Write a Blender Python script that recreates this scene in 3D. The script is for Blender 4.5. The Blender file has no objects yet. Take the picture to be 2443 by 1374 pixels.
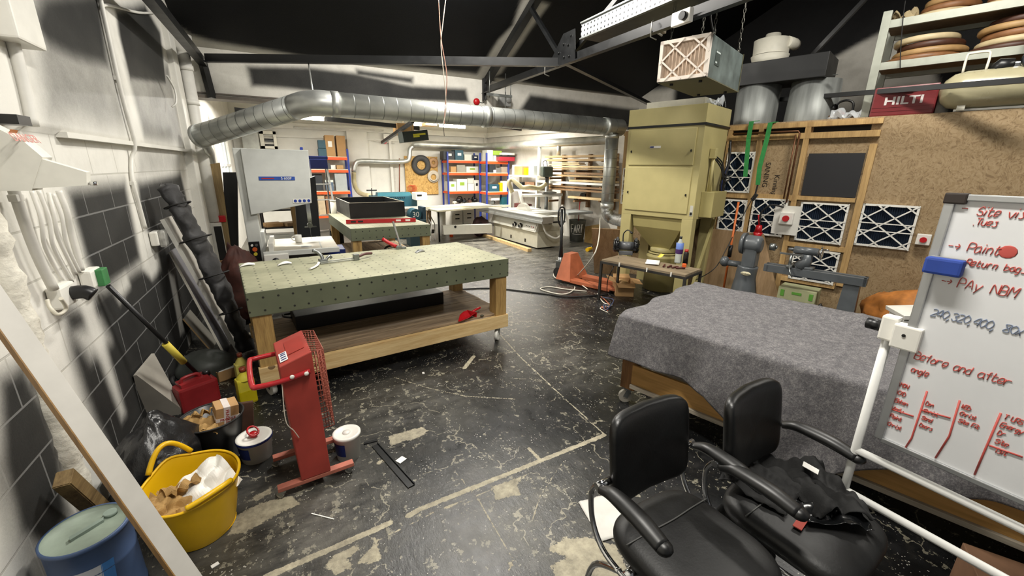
import bpy, bmesh, math, random
import numpy as np
from mathutils import Vector, Matrix, Euler
random.seed(7)
SC = bpy.context.scene
COL = SC.collection
# ---------------------------------------------------------------- camera
F, PITCH, ROLL, AZ, H = 985.0, math.radians(16.238), math.radians(0.735), math.radians(27.916), 1.8
_up = Vector((math.sin(ROLL)*math.cos(PITCH), math.cos(ROLL)*math.cos(PITCH), math.sin(PITCH)))
_fw = Vector((0, 0, -1)); _fw = (_fw - _up*_fw.dot(_up)).normalized(); _rt = _fw.cross(_up)
_Y = math.cos(AZ)*_fw - math.sin(AZ)*_rt
_X = _Y.cross(_up)
CM = Matrix((_X, _Y, _up))              # camera axes seen in world axes
CP = Vector((0, 0, H))
cam_data = bpy.data.cameras.new('camera'); cam = bpy.data.objects.new('camera', cam_data); COL.objects.link(cam)
cam.matrix_world = Matrix.Translation(CP) @ CM.to_4x4()
cam_data.sensor_width = 36.0; cam_data.lens = F/2443*36.0; cam_data.clip_start = 0.05; cam_data.clip_end = 100
SC.camera = cam
# ---------------------------------------------------------------- light and exposure
SC.view_settings.view_transform = 'Standard'; SC.view_settings.look = 'None'
SC.view_settings.gamma = 1.0; SC.view_settings.use_curve_mapping = False
SC.view_settings.exposure = 0.5
world = bpy.data.worlds.new('world'); SC.world = world; world.use_nodes = True
world.node_tree.nodes['Background'].inputs[0].default_value = (0.95, 0.97, 1.0, 1)
world.node_tree.nodes['Background'].inputs[1].default_value = 0.11
def area(name, loc, sx, sy, power, col=(1, .96, .88), rz=0.0, rx=0.0):
    l = bpy.data.lights.new(name, 'AREA'); l.shape = 'RECTANGLE'; l.size = sx; l.size_y = sy
    l.energy = power; l.color = col
    o = bpy.data.objects.new(name, l); COL.objects.link(o); o.location = loc; o.rotation_euler = (rx, 0, rz); return o
area('hall_batten', (0.9, 1.0, 3.9), .25, 1.5, 100)
area('hall_batten', (1.9, 4.7, 4.3), .25, 1.5, 170)
area('hall_batten', (4.7, 1.5, 4.4), .25, 1.5, 105)
area('back_room_batten', (0.2, 9.4, 2.86), 1.5, .12, 170)
area('back_room_batten', (3.3, 9.6, 2.86), 1.5, .12, 170)
area('back_room_batten', (5.0, 9.8, 2.9), 1.5, .12, 110)
_l = bpy.data.lights.new('hall_lamp', 'POINT'); _l.energy = 55; _l.shadow_soft_size = .12; _l.color = (1, .96, .9); _o = bpy.data.objects.new('hall_lamp', _l); COL.objects.link(_o); _o.location = (2.1, 5.0, 4.05)
# ---------------------------------------------------------------- measuring: a pixel's ray met with a real plane
def ray(u, v): return CM @ Vector((u-1221.5, -(v-687.0), -F))
def P(u, v, z=0.0): d = ray(u, v); return CP + d*((z-H)/d.z)
def PX(u, v, x): d = ray(u, v); return CP + d*(x/d.x)
def PY(u, v, y): d = ray(u, v); return CP + d*(y/d.y)
SR = math.radians(16.96)
NV = Vector((math.cos(SR), math.sin(SR), 0)); AV = Vector((-math.sin(SR), math.cos(SR), 0))
def PL(u, v, p0, n): d = ray(u, v); return CP + d*((p0-CP).dot(n)/d.dot(n))
def PS(u, v, n): return PL(u, v, NV*n, NV)
def SW(n, a, z=0.0): return NV*n + AV*a + Vector((0, 0, z))
def S_(p): return (p.dot(NV), p.dot(AV), p.z)
# ---------------------------------------------------------------- objects
def tag(o, label=None, cat=None, group=None, kind=None):
    if label: o['label'] = label
    if cat: o['category'] = cat
    if group: o['group'] = group
    if kind: o['kind'] = kind
    return o
def T(name, loc, rz, label, cat, group=None, rot=None):
    o = bpy.data.objects.new(name, None); COL.objects.link(o)
    o.empty_display_size = .1
    o.location = loc; o.rotation_euler = rot if rot else (0, 0, rz)
    return tag(o, label, cat, group)
def dup(o, parent=None):
    c = o.copy(); COL.objects.link(c)
    if parent: c.parent = parent
    for ch in list(o.children): dup(ch, c)
    return c
def lm(o): return Matrix.LocRotScale(o.location, o.rotation_euler, o.scale)
def wm(o): return (wm(o.parent) @ lm(o)) if o.parent else lm(o)
class G:
    def __init__(s): s.b = bmesh.new(); s.m = 0
    def _n(s, faces, smooth=False):
        for f in faces: f.material_index = s.m; f.smooth = smooth
    def box(s, c, d, rot=None, bev=0.0):
        r = bmesh.ops.create_cube(s.b, size=1.0); vs = r['verts']
        mt = Matrix.Translation(Vector(c)) @ (Euler(rot).to_matrix().to_4x4() if rot else Matrix.Identity(4)) @ Matrix.Diagonal((*d, 1))
        bmesh.ops.transform(s.b, matrix=mt, verts=vs)
        fs = list({f for v in vs for f in v.link_faces}); s._n(fs)
        if bev > 0:
            es = list({e for v in vs for e in v.link_edges})
            r = bmesh.ops.bevel(s.b, geom=es, offset=min(bev, min(d)*.45), segments=2, affect='EDGES', profile=.6)
            s._n(r['faces'])
        return s
    def b2(s, a, b, bev=0.0):
        return s.box([(a[i]+b[i])/2 for i in range(3)], [abs(b[i]-a[i]) for i in range(3)], None, bev)
    def bar(s, p, q, w, h, up=(0, 0, 1), bev=0.0):
        p, q = Vector(p), Vector(q); y = (q-p); L = y.length; y.normalize(); u = Vector(up)
        x = y.cross(u)
        if x.length < 1e-4: x = y.cross(Vector((1, 0, 0)))
        x.normalize(); z = x.cross(y)
        r = bmesh.ops.create_cube(s.b, size=1.0); vs = r['verts']
        m = Matrix((x, y, z)).transposed().to_4x4(); m.translation = (p+q)/2
        bmesh.ops.transform(s.b, matrix=m @ Matrix.Diagonal((w, L, h, 1)), verts=vs)
        s._n(list({f for v in vs for f in v.link_faces}))
        if bev > 0:
            r = bmesh.ops.bevel(s.b, geom=list({e for v in vs for e in v.link_edges}), offset=bev, segments=2, affect='EDGES'); s._n(r['faces'])
        return s
    def cyl(s, p, q, r, r2=None, seg=20, caps=True):
        p, q = Vector(p), Vector(q); d = q-p
        if r2 is None: r2 = r
        k = bmesh.ops.create_cone(s.b, cap_ends=caps, segments=seg, radius1=r, radius2=max(r2, 1e-5), depth=d.length)
        m = d.to_track_quat('Z', 'Y').to_matrix().to_4x4(); m.translation = (p+q)/2
        bmesh.ops.transform(s.b, matrix=m, verts=k['verts'])
        for f in {f for v in k['verts'] for f in v.link_faces}:
            f.material_index = s.m; f.smooth = len(f.verts) == 4
        return s
    def sph(s, c, r, sc=(1, 1, 1), seg=16, rot=None):
        k = bmesh.ops.create_uvsphere(s.b, u_segments=seg, v_segments=max(6, seg//2), radius=r)
        m = Matrix.Translation(Vector(c)) @ (Euler(rot).to_matrix().to_4x4() if rot else Matrix.Identity(4)) @ Matrix.Diagonal((*sc, 1))
        bmesh.ops.transform(s.b, matrix=m, verts=k['verts'])
        s._n({f for v in k['verts'] for f in v.link_faces}, True); return s
    def tube(s, pts, r, seg=8, closed=False, smooth=0, caps=True, rs=None, flat=None):
        pts = [Vector(p) for p in pts]
        if smooth:
            o = []; n = len(pts); rr = []
            for i in range(n if closed else n-1):
                a, b, c, d = (pts[(i-1) % n], pts[i], pts[(i+1) % n], pts[(i+2) % n]) if closed else (pts[max(i-1, 0)], pts[i], pts[i+1], pts[min(i+2, n-1)])
                for k in range(smooth):
                    t = k/smooth
                    o.append(.5*((2*b)+(c-a)*t+(2*a-5*b+4*c-d)*t*t+(3*b-a-3*c+d)*t**3))
                    if rs: rr.append(rs[i]*(1-t)+rs[(i+1) % n]*t)
            if not closed:
                o.append(pts[-1])
                if rs: rr.append(rs[-1])
            pts = o
            if rs: rs = rr
        n = len(pts); rings = []; pu = None
        for i in range(n):
            t = (pts[(i+1) % n]-pts[i-1]) if (closed or 0 < i < n-1) else (pts[1]-pts[0] if i == 0 else pts[-1]-pts[-2])
            if t.length < 1e-9: t = Vector((0, 0, 1))
            t.normalize()
            if pu is None:
                pu = t.cross(Vector((0, 0, 1)))
                if pu.length < .05: pu = t.cross(Vector((0, 1, 0)))
            pu = (pu - t*pu.dot(t))
            if pu.length < 1e-6: pu = t.orthogonal()
            pu.normalize(); w = t.cross(pu); R = rs[i] if rs else r
            f2 = flat if flat else 1.0
            rings.append([s.b.verts.new(pts[i]+pu*R*math.cos(2*math.pi*k/seg)+w*R*f2*math.sin(2*math.pi*k/seg)) for k in range(seg)])
        fs = []
        for i in range(n if closed else n-1):
            a, b = rings[i], rings[(i+1) % n]
            for k in range(seg): fs.append(s.b.faces.new((a[k], a[(k+1) % seg], b[(k+1) % seg], b[k])))
        s._n(fs, True)
        if caps and not closed: s._n([s.b.faces.new(rings[0][::-1]), s.b.faces.new(rings[-1])])
        return s
    def prism(s, pts, off):
        """planar polygon pts (3D) pushed out by vector off"""
        off = Vector(off); a = [s.b.verts.new(Vector(p)) for p in pts]; b = [s.b.verts.new(Vector(p)+off) for p in pts]; n = len(a)
        fs = [s.b.faces.new(a[::-1]), s.b.faces.new(b)]
        for i in range(n): fs.append(s.b.faces.new((a[i], a[(i+1) % n], b[(i+1) % n], b[i])))
        s._n(fs); return s
    def lathe(s, prof, c=(0, 0, 0), seg=32, rot=None, smooth=True):
        m = Matrix.Translation(Vector(c)) @ (Euler(rot).to_matrix().to_4x4() if rot else Matrix.Identity(4))
        rings = []; fs = []
        for r, z in prof:
            if r < 1e-5: rings.append([s.b.verts.new(m @ Vector((0, 0, z)))])
            else: rings.append([s.b.verts.new(m @ Vector((r*math.cos(2*math.pi*k/seg), r*math.sin(2*math.pi*k/seg), z))) for k in range(seg)])
        for a, b in zip(rings, rings[1:]):
            for k in range(seg):
                k2 = (k+1) % seg
                if len(a) == 1 and len(b) == 1: continue
                if len(a) == 1: fs.append(s.b.faces.new((a[0], b[k2], b[k])))
                elif len(b) == 1: fs.append(s.b.faces.new((a[k], a[k2], b[0])))
                else: fs.append(s.b.faces.new((a[k], a[k2], b[k2], b[k])))
        s._n(fs, smooth); return s
    def grid(s, fn, nu, nv, smooth=True):
        V = [[s.b.verts.new(Vector(fn(i/nu, j/nv))) for j in range(nv+1)] for i in range(nu+1)]
        s._n([s.b.faces.new((V[i][j], V[i+1][j], V[i+1][j+1], V[i][j+1])) for i in range(nu) for j in range(nv)], smooth); return s
    def o(s, name, mat, parent=None, world=False, sub=0, solid=0.0, smooth_all=False, label=None):
        if world and parent:
            bmesh.ops.transform(s.b, matrix=wm(parent).inverted(), verts=s.b.verts)
        loc = Vector((0, 0, 0))
        if parent is None and len(s.b.verts):
            xs = [v.co for v in s.b.verts]
            loc = Vector(((min(c.x for c in xs)+max(c.x for c in xs))/2, (min(c.y for c in xs)+max(c.y for c in xs))/2, min(c.z for c in xs)))
            bmesh.ops.translate(s.b, verts=s.b.verts, vec=-loc)
        bmesh.ops.recalc_face_normals(s.b, faces=s.b.faces)
        me = bpy.data.meshes.new(name)
        if smooth_all:
            for f in s.b.faces: f.smooth = True
        s.b.to_mesh(me); s.b.free()
        for mm in (mat if isinstance(mat, (list, tuple)) else [mat]): me.materials.append(mm)
        ob = bpy.data.objects.new(name, me); COL.objects.link(ob)
        if parent: ob.parent = parent
        else: ob.location = loc
        if solid:
            md = ob.modifiers.new('solid', 'SOLIDIFY'); md.thickness = solid; md.offset = 0
        if sub:
            md = ob.modifiers.new('sub', 'SUBSURF'); md.levels = sub; md.render_levels = sub
        if label: ob['label'] = label
        return ob
def one(g, name, mat, label, cat, group=None, **k):
    return tag(g.o(name, mat, None, **k), label, cat, group)
def struct(g, name, mat, parent=None, **k):
    o = g.o(name, mat, parent, **k)
    if parent is None: o['kind'] = 'structure'
    return o
# ---------------------------------------------------------------- materials
def srgb(h):
    h = h.lstrip('#'); c = [int(h[i:i+2], 16)/255 for i in (0, 2, 4)]
    return tuple(((x+.055)/1.055)**2.4 if x > .04045 else x/12.92 for x in c)
class N:
    """small node helper"""
    def __init__(s, name):
        s.mat = bpy.data.materials.new(name); s.mat.use_nodes = True; s.t = s.mat.node_tree; s.n = s.t.nodes; s.p = s.n['Principled BSDF']
    def new(s, typ, **k):
        nd = s.n.new(typ)
        for a, v in k.items(): setattr(nd, a, v)
        return nd
    def L(s, a, b): s.t.links.new(a, b)
    def set(s, nd, inp, v):
        if isinstance(v, bpy.types.NodeSocket): s.L(v, nd.inputs[inp])
        else: nd.inputs[inp].default_value = v
    def math(s, op, a, b=0.0, c=0.0):
        nd = s.new('ShaderNodeMath', operation=op); s.set(nd, 0, a); s.set(nd, 1, b); s.set(nd, 2, c); return nd.outputs[0]
    def coord(s, scale=(1, 1, 1), rot=(0, 0, 0), which='Object'):
        tc = s.new('ShaderNodeTexCoord'); mp = s.new('ShaderNodeMapping'); s.L(tc.outputs[which], mp.inputs[0])
        mp.inputs['Scale'].default_value = scale; mp.inputs['Rotation'].default_value = rot; return mp.outputs[0]
    def noise(s, vec, scale, detail=4, rough=.55):
        nd = s.new('ShaderNodeTexNoise'); s.L(vec, nd.inputs['Vector']); nd.inputs['Scale'].default_value = scale
        nd.inputs['Detail'].default_value = detail; nd.inputs['Roughness'].default_value = rough; return nd.outputs['Fac']
    def ramp(s, fac, stops):
        nd = s.new('ShaderNodeValToRGB'); s.L(fac, nd.inputs[0]); e = nd.color_ramp.elements
        while len(e) < len(stops): e.new(.5)
        for el, (p, c) in zip(e, stops): el.position = p; el.color = (*c, 1) if len(c) == 3 else c
        return nd.outputs[0]
    def mix(s, f, a, b):
        nd = s.new('ShaderNodeMix', data_type='RGBA'); s.set(nd, 0, f)
        s.set(nd, 6, (*a, 1) if isinstance(a, tuple) else a); s.set(nd, 7, (*b, 1) if isinstance(b, tuple) else b); return nd.outputs[2]
    def bump(s, h, st=.2, dist=.01):
        nd = s.new('ShaderNodeBump'); nd.inputs['Strength'].default_value = st; nd.inputs['Distance'].default_value = dist
        s.L(h, nd.inputs['Height']); s.L(nd.outputs[0], s.p.inputs['Normal'])
    def attr(s, name): nd = s.new('ShaderNodeAttribute'); nd.attribute_name = name; return nd.outputs['Fac']
    def sep(s, vec): nd = s.new('ShaderNodeSeparateXYZ'); s.L(vec, nd.inputs[0]); return nd.outputs
_MC = {}
def M(name, hexc, rough=.5, metal=0.0, var=.06, vs=9.0, bump=0.0, bs=60.0, spec=.5, coat=0.0, stretch=(1, 1, 1), alpha=1.0, emit=0.0, sheen=0.0, trans=0.0):
    if name in _MC: return _MC[name]
    n = N(name); c = srgb(hexc)
    if var:
        f = n.noise(n.coord(stretch), vs)
        lo = tuple(x*(1-var*2.2) for x in c); hi = tuple(min(1, x*(1+var*1.6)) for x in c)
        n.L(n.ramp(f, [(.25, lo), (.75, hi)]), n.p.inputs['Base Color'])
        rr = n.math('MULTIPLY_ADD', f, .2, max(.02, rough-.1)); n.L(rr, n.p.inputs['Roughness'])
    else:
        n.p.inputs['Base Color'].default_value = (*c, 1); n.p.inputs['Roughness'].default_value = rough
    n.p.inputs['Metallic'].default_value = metal; n.p.inputs['Specular IOR Level'].default_value = spec
    n.p.inputs['Coat Weight'].default_value = coat
    if bump: n.bump(n.noise(n.coord(stretch), bs, 5), bump, .01)
    if alpha < 1: n.p.inputs['Alpha'].default_value = alpha
    if trans: n.p.inputs['Transmission Weight'].default_value = trans
    if sheen: n.p.inputs['Sheen Weight'].default_value = sheen
    if emit: n.p.inputs['Emission Color'].default_value = (*c, 1); n.p.inputs['Emission Strength'].default_value = emit
    _MC[name] = n.mat; return n.mat
def wood(name, h1, h2, axis=1, scale=6.0, rough=.6, knots=0.0):
    if name in _MC: return _MC[name]
    n = N(name); st = [9, 9, 9]; st[axis] = .7
    v = n.coord(tuple(st)); f = n.noise(v, scale*.5, 6, .6); g = n.noise(v, scale*3, 3)
    k = n.math('ADD', n.math('MULTIPLY', f, .7), n.math('MULTIPLY', g, .3))
    col = n.ramp(k, [(.35, srgb(h2)), (.62, srgb(h1))])
    if knots:
        vo = n.new('ShaderNodeTexVoronoi'); n.L(n.coord((1, 1, 1)), vo.inputs[0]); vo.inputs['Scale'].default_value = knots
        kf = n.math('LESS_THAN', vo.outputs['Distance'], .11); col = n.mix(n.math('MULTIPLY', kf, .75), col, srgb('4a2c14'))
    n.L(col, n.p.inputs['Base Color']); n.p.inputs['Roughness'].default_value = rough; n.bump(g, .12, .004)
    _MC[name] = n.mat; return n.mat
def osb_mat(name, h1, h2, h3, scale=26):
    n = N(name); v = n.coord((1, 1, 1))
    dn = n.new('ShaderNodeTexNoise'); n.L(v, dn.inputs[0]); dn.inputs['Scale'].default_value = 5
    ad = n.new('ShaderNodeVectorMath', operation='MULTIPLY_ADD'); n.L(dn.outputs['Color'], ad.inputs[0]); ad.inputs[1].default_value = (.25, .25, .25); n.L(v, ad.inputs[2])
    cols = []
    for rot, sc in (((.3, .5, .2), (1, 2.6, .9)), ((.9, 1.3, .7), (2.4, .8, 1.2))):
        mp = n.new('ShaderNodeMapping'); n.L(ad.outputs[0], mp.inputs[0]); mp.inputs['Rotation'].default_value = rot; mp.inputs['Scale'].default_value = sc
        vo = n.new('ShaderNodeTexVoronoi'); n.L(mp.outputs[0], vo.inputs[0]); vo.inputs['Scale'].default_value = scale
        cols.append(n.sep(vo.outputs['Color'])[0])
    f = n.math('ADD', n.math('MULTIPLY', cols[0], .5), n.math('MULTIPLY', cols[1], .5))
    col = n.ramp(f, [(.1, srgb(h3)), (.35, srgb(h2)), (.75, srgb(h1))])
    big = n.noise(v, 1.6, 4); col = n.mix(n.math('MULTIPLY', big, .5), col, srgb(h2))
    n.L(col, n.p.inputs['Base Color']); n.p.inputs['Roughness'].default_value = .6; n.bump(f, .15, .004); return n.mat
def perf_mat(name, hexc, pitch=(.1, .1), r=.008, rough=.5, hole='14160f', metal=0.0, dirt=None):
    """drilled plate: the pattern follows the face's own plane"""
    n = N(name); tc = n.new('ShaderNodeTexCoord'); x, y, z = n.sep(tc.outputs['Object'])
    nx, ny, nz = n.sep(tc.outputs['Normal'])
    az = n.math('GREATER_THAN', n.math('ABSOLUTE', nz), .7); ax = n.math('GREATER_THAN', n.math('ABSOLUTE', nx), .7)
    u = n.math('ADD', n.math('MULTIPLY', x, n.math('SUBTRACT', 1, ax)), n.math('MULTIPLY', y, ax))
    v = n.math('ADD', n.math('MULTIPLY', y, az), n.math('MULTIPLY', z, n.math('SUBTRACT', 1, az)))
    def fr(q, p): return n.math('MULTIPLY', n.math('SUBTRACT', n.math('FRACT', n.math('ADD', n.math('DIVIDE', q, p), 100.0)), .5), p)
    a, b = fr(u, pitch[0]), fr(v, pitch[1])
    d = n.math('SQRT', n.math('ADD', n.math('MULTIPLY', a, a), n.math('MULTIPLY', b, b)))
    h = n.math('LESS_THAN', d, r)
    c = srgb(hexc); f = n.noise(tc.outputs['Object'], 3.0, 6)
    base = n.ramp(f, [(.3, tuple(q*.8 for q in c)), (.7, tuple(min(1, q*1.12) for q in c))])
    if dirt:
        base = n.mix(n.math('MULTIPLY', az, n.ramp(n.noise(tc.outputs['Object'], 2.2, 8, .65), [(.3, (.35,)*3), (.7, (1,)*3)])), base, srgb(dirt))
    n.L(n.mix(h, base, srgb(hole)), n.p.inputs['Base Color']); n.p.inputs['Roughness'].default_value = rough; n.p.inputs['Metallic'].default_value = metal
    return n.mat
def text(body, mat, parent, size, m4, name='lettering', shear=0.0, align='CENTER', ext=.0004, sx=1.0, off=0.0):
    cu = bpy.data.curves.new('tmp_text', 'FONT'); cu.body = body; cu.size = size; cu.shear = shear; cu.align_x = align; cu.align_y = 'CENTER'; cu.extrude = ext; cu.offset = off
    ob = bpy.data.objects.new('tmp_text', cu); COL.objects.link(ob)
    me = bpy.data.meshes.new_from_object(ob.evaluated_get(bpy.context.evaluated_depsgraph_get())); bpy.data.objects.remove(ob); bpy.data.curves.remove(cu)
    me.transform(m4 @ Matrix.Diagonal((sx, 1, 1, 1))); me.materials.clear(); me.materials.append(mat); me.name = name
    o = bpy.data.objects.new(name, me); COL.objects.link(o); o.parent = parent; return o
def frame4(o, x, y):
    """matrix whose x/y axes run along x and y at o"""
    x = Vector(x).normalized(); y = Vector(y); z = x.cross(y).normalized(); y = z.cross(x)
    m = Matrix((x, y, z)).transposed().to_4x4(); m.translation = Vector(o); return m
# hand-drawn strokes on a 0..4 by 0..6 cell (y up)
GL = {'A': '00 26 40|12 32', 'B': '00 06 35 33 03 33 41 30 00', 'C': '45 26 04 02 20 41', 'D': '00 06 25 42 20 00', 'E': '40 00 06 46|03 33', 'F': '00 06 46|03 33', 'I': '20 26',
 'M': '00 06 23 46 40', 'N': '00 06 40 46', 'O': '26 04 02 20 42 44 26', 'P': '00 06 36 44 33 03', 'R': '00 06 36 44 33 03|23 40', 'S': '45 26 04 33 41 20 01', 'T': '20 26|06 46', 'U': '06 01 20 41 46', 'W': '06 10 24 30 46',
 'a': '34 14 02 10 31 34|33 40', 'b': '06 00|03 24 42 20 00', 'c': '34 14 02 10 31', 'd': '36 30|34 14 02 10 31', 'e': '02 32 34 14 02 10 31', 'f': '36 25 20|04 34', 'g': '34 14 02 10 31|34 3a 1b', 'h': '06 00|03 24 33 30', 'i': '14 10|16 16', 'k': '06 00|34 02 30',
 'l': '16 10', 'm': '00 04|03 14 20 24 34 40', 'n': '00 04|03 24 33 30', 'o': '14 02 10 31 33 14', 'p': '0b 04|03 24 42 20 00', 'r': '00 04|02 14 34', 's': '34 14 23 31 20 00', 't': '16 11 20 31|04 34', 'u': '04 01 20 31|34 30', 'v': '04 20 44', 'w': '04 10 23 30 44', 'x': '04 30|00 34', 'y': '04 20|44 1b', 'z': '04 34 00 30',
 '0': '26 04 02 20 42 44 26', '2': '05 26 44 00 40', '3': '05 26 44 23 41 20 01', '4': '30 36 02 42', '8': '23 05 26 45 23 01 20 41 23', '5': '46 06 03 33 41 20 00', '-': '03 43', ',': '10 0b', '.': '10 10', '>': '03 43|25 43 21', '*': '23 23', ' ': ''}
def hand(body, mat, parent, m4, h, r, name='handwriting', jit=.25, sp=1.15, slant=.12, rnd=None, xs=.74):
    rnd = rnd or random; g = G(); x0 = 0; k = h/6
    for ch in body:
        gl = GL.get(ch, GL.get(ch.upper(), ''))
        for st in [q for q in gl.split('|') if q]:
            pts = []
            for p in st.split():
                py = {'a': -1, 'b': -2}.get(p[1]); py = int(p[1]) if py is None else py
                px = int(p[0])+rnd.uniform(-jit, jit); py = py+rnd.uniform(-jit, jit)
                pts.append(Vector((x0+(px*xs+py*slant)*k, py*k, r*.3)))
            if len(pts) < 2: pts.append(pts[0]+Vector((r, 0, 0)))
            if len(pts) == 2 and (pts[0]-pts[1]).length < r*1.5: pts[1] = pts[0]+Vector((r*1.6, 0, 0))
            g.tube([m4 @ p for p in pts], r, 6, smooth=4 if len(pts) > 2 else 0)
        x0 += (4 if ch not in 'il.,' else 2.6)*k*sp*1.15*xs
    return g.o(name, mat, parent)
# ---------------------------------------------------------------- painted coverage with a shape of its own
def sdpoly(X, Y, poly):
    d = np.full(X.shape, 1e9); ins = np.zeros(X.shape, bool); n = len(poly)
    for i in range(n):
        ax, ay = poly[i]; bx, by = poly[(i+1) % n]; ex, ey = bx-ax, by-ay; L = ex*ex+ey*ey+1e-12
        t = np.clip(((X-ax)*ex+(Y-ay)*ey)/L, 0, 1); d = np.minimum(d, np.hypot(X-ax-t*ex, Y-ay-t*ey))
        if abs(ey) > 1e-12:
            c = ((ay > Y) != (by > Y)) & (X < ex*(Y-ay)/ey+ax); ins ^= c
    return np.where(ins, -d, d)
def sdseg(X, Y, pts):
    d = np.full(X.shape, 1e9)
    for (ax, ay), (bx, by) in zip(pts, pts[1:]):
        ex, ey = bx-ax, by-ay; L = ex*ex+ey*ey+1e-12; t = np.clip(((X-ax)*ex+(Y-ay)*ey)/L, 0, 1)
        d = np.minimum(d, np.hypot(X-ax-t*ex, Y-ay-t*ey))
    return d
def soft(sd, f): t = np.clip(.5-sd/(2*f), 0, 1); return t*t*(3-2*t)
def gridmesh(name, mat, nu, nv, fn, attrs, kind='structure'):
    u, v = np.meshgrid(np.linspace(0, 1, nu+1), np.linspace(0, 1, nv+1), indexing='ij')
    co = fn(u, v).reshape(-1, 3); idx = np.arange((nu+1)*(nv+1)).reshape(nu+1, nv+1)
    fc = np.stack([idx[:-1, :-1], idx[1:, :-1], idx[1:, 1:], idx[:-1, 1:]], -1).reshape(-1, 4)
    me = bpy.data.meshes.new(name); me.vertices.add(len(co)); me.vertices.foreach_set('co', co.astype(np.float32).ravel())
    me.loops.add(fc.size); me.loops.foreach_set('vertex_index', fc.astype(np.int32).ravel())
    me.polygons.add(len(fc)); me.polygons.foreach_set('loop_start', np.arange(0, fc.size, 4, dtype=np.int32)); me.update(calc_edges=True); me.validate()
    for k, f in attrs.items():
        a = me.attributes.new(k, 'FLOAT', 'POINT'); a.data.foreach_set('value', f(co).astype(np.float32))
    me.materials.append(mat); o = bpy.data.objects.new(name, me); COL.objects.link(o)
    if kind: o['kind'] = kind
    return o
# ================================================================ palette
WHITE = M('white_paint', 'dcdad2', .55, var=.04, vs=3, bump=.15, bs=40)
WHITEP = M('white_plastic', 'e4e2da', .4, var=.03)
CREAMW = M('cream_white', 'e3dfcf', .5, var=.04)
BLACK = M('black_paint', '0c0d0e', .45, var=.2, vs=6)
BLACKM = M('black_metal', '101112', .4, var=.15)
BLKPL = M('black_plastic', '151516', .35, var=.1)
RUB = M('black_rubber', '1b1a19', .7, var=.1)
GALV = M('galvanised_steel', 'c6c8c4', .42, .8, var=.1, vs=5)
GALVD = M('dull_galvanised_steel', '8f928f', .45, .9, var=.12, vs=5)
CHROME = M('chrome', 'd8d8d8', .12, 1.0, var=.03)
STEEL = M('grey_steel', '8c8f8e', .4, .9, var=.1)
GREYM = M('light_grey_enamel', 'cfd1cc', .42, var=.03)
GREYB = M('grey_enamel', '9fa3a2', .45, var=.05)
REDP = M('red_paint', 'a8281f', .45, var=.08)
REDB = M('bright_red_plastic', 'b3121c', .35, var=.05)
ORANGE = M('orange_enamel', 'e2531f', .45, var=.05)
BLUE = M('blue_enamel', '26398c', .45, var=.06)
NAVY = M('navy_blue', '1c2a66', .4, var=.05)
TEAL = M('teal_enamel', '1d4a58', .45, var=.06)
YEL = M('yellow_plastic', 'e3b410', .38, var=.03)
CARD = M('cardboard', 'b08a5c', .8, var=.06, vs=5, bump=.05)
KRAFT = M('kraft_paper', 'a6844f', .8, var=.08, vs=8)
PAPER = M('white_paper', 'e6e4de', .7, var=.02)
RINK = M('red_ink', 'bb5048', .5, var=0); BINK = M('blue_ink', '7d89a0', .5, var=0); KINK = M('black_ink', '17171a', .5, var=0)
GREEN = M('green_webbing', '2f8a45', .7, var=.1, vs=20)
PINE = wood('pine', 'd2b27a', 'a98550', 1, 5, knots=5)
PINEX = wood('pine_along_x', 'e2c894', 'c29e68', 0, 5, knots=4)
PINEZ = wood('pine_upright', 'b8975c', '7f6136', 2, 6)
PLYW = wood('plywood', 'b29a78', '8b7455', 1, 3)
PLYB = wood('brown_plywood', '9a7f5e', '7d6444', 2, 3)
OSB = osb_mat('osb', 'a38d6c', '917a58', '735c40', 38)
OSBB = osb_mat('pale_osb', 'd3ae6a', 'c09650', '8a662f', 20)
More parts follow.
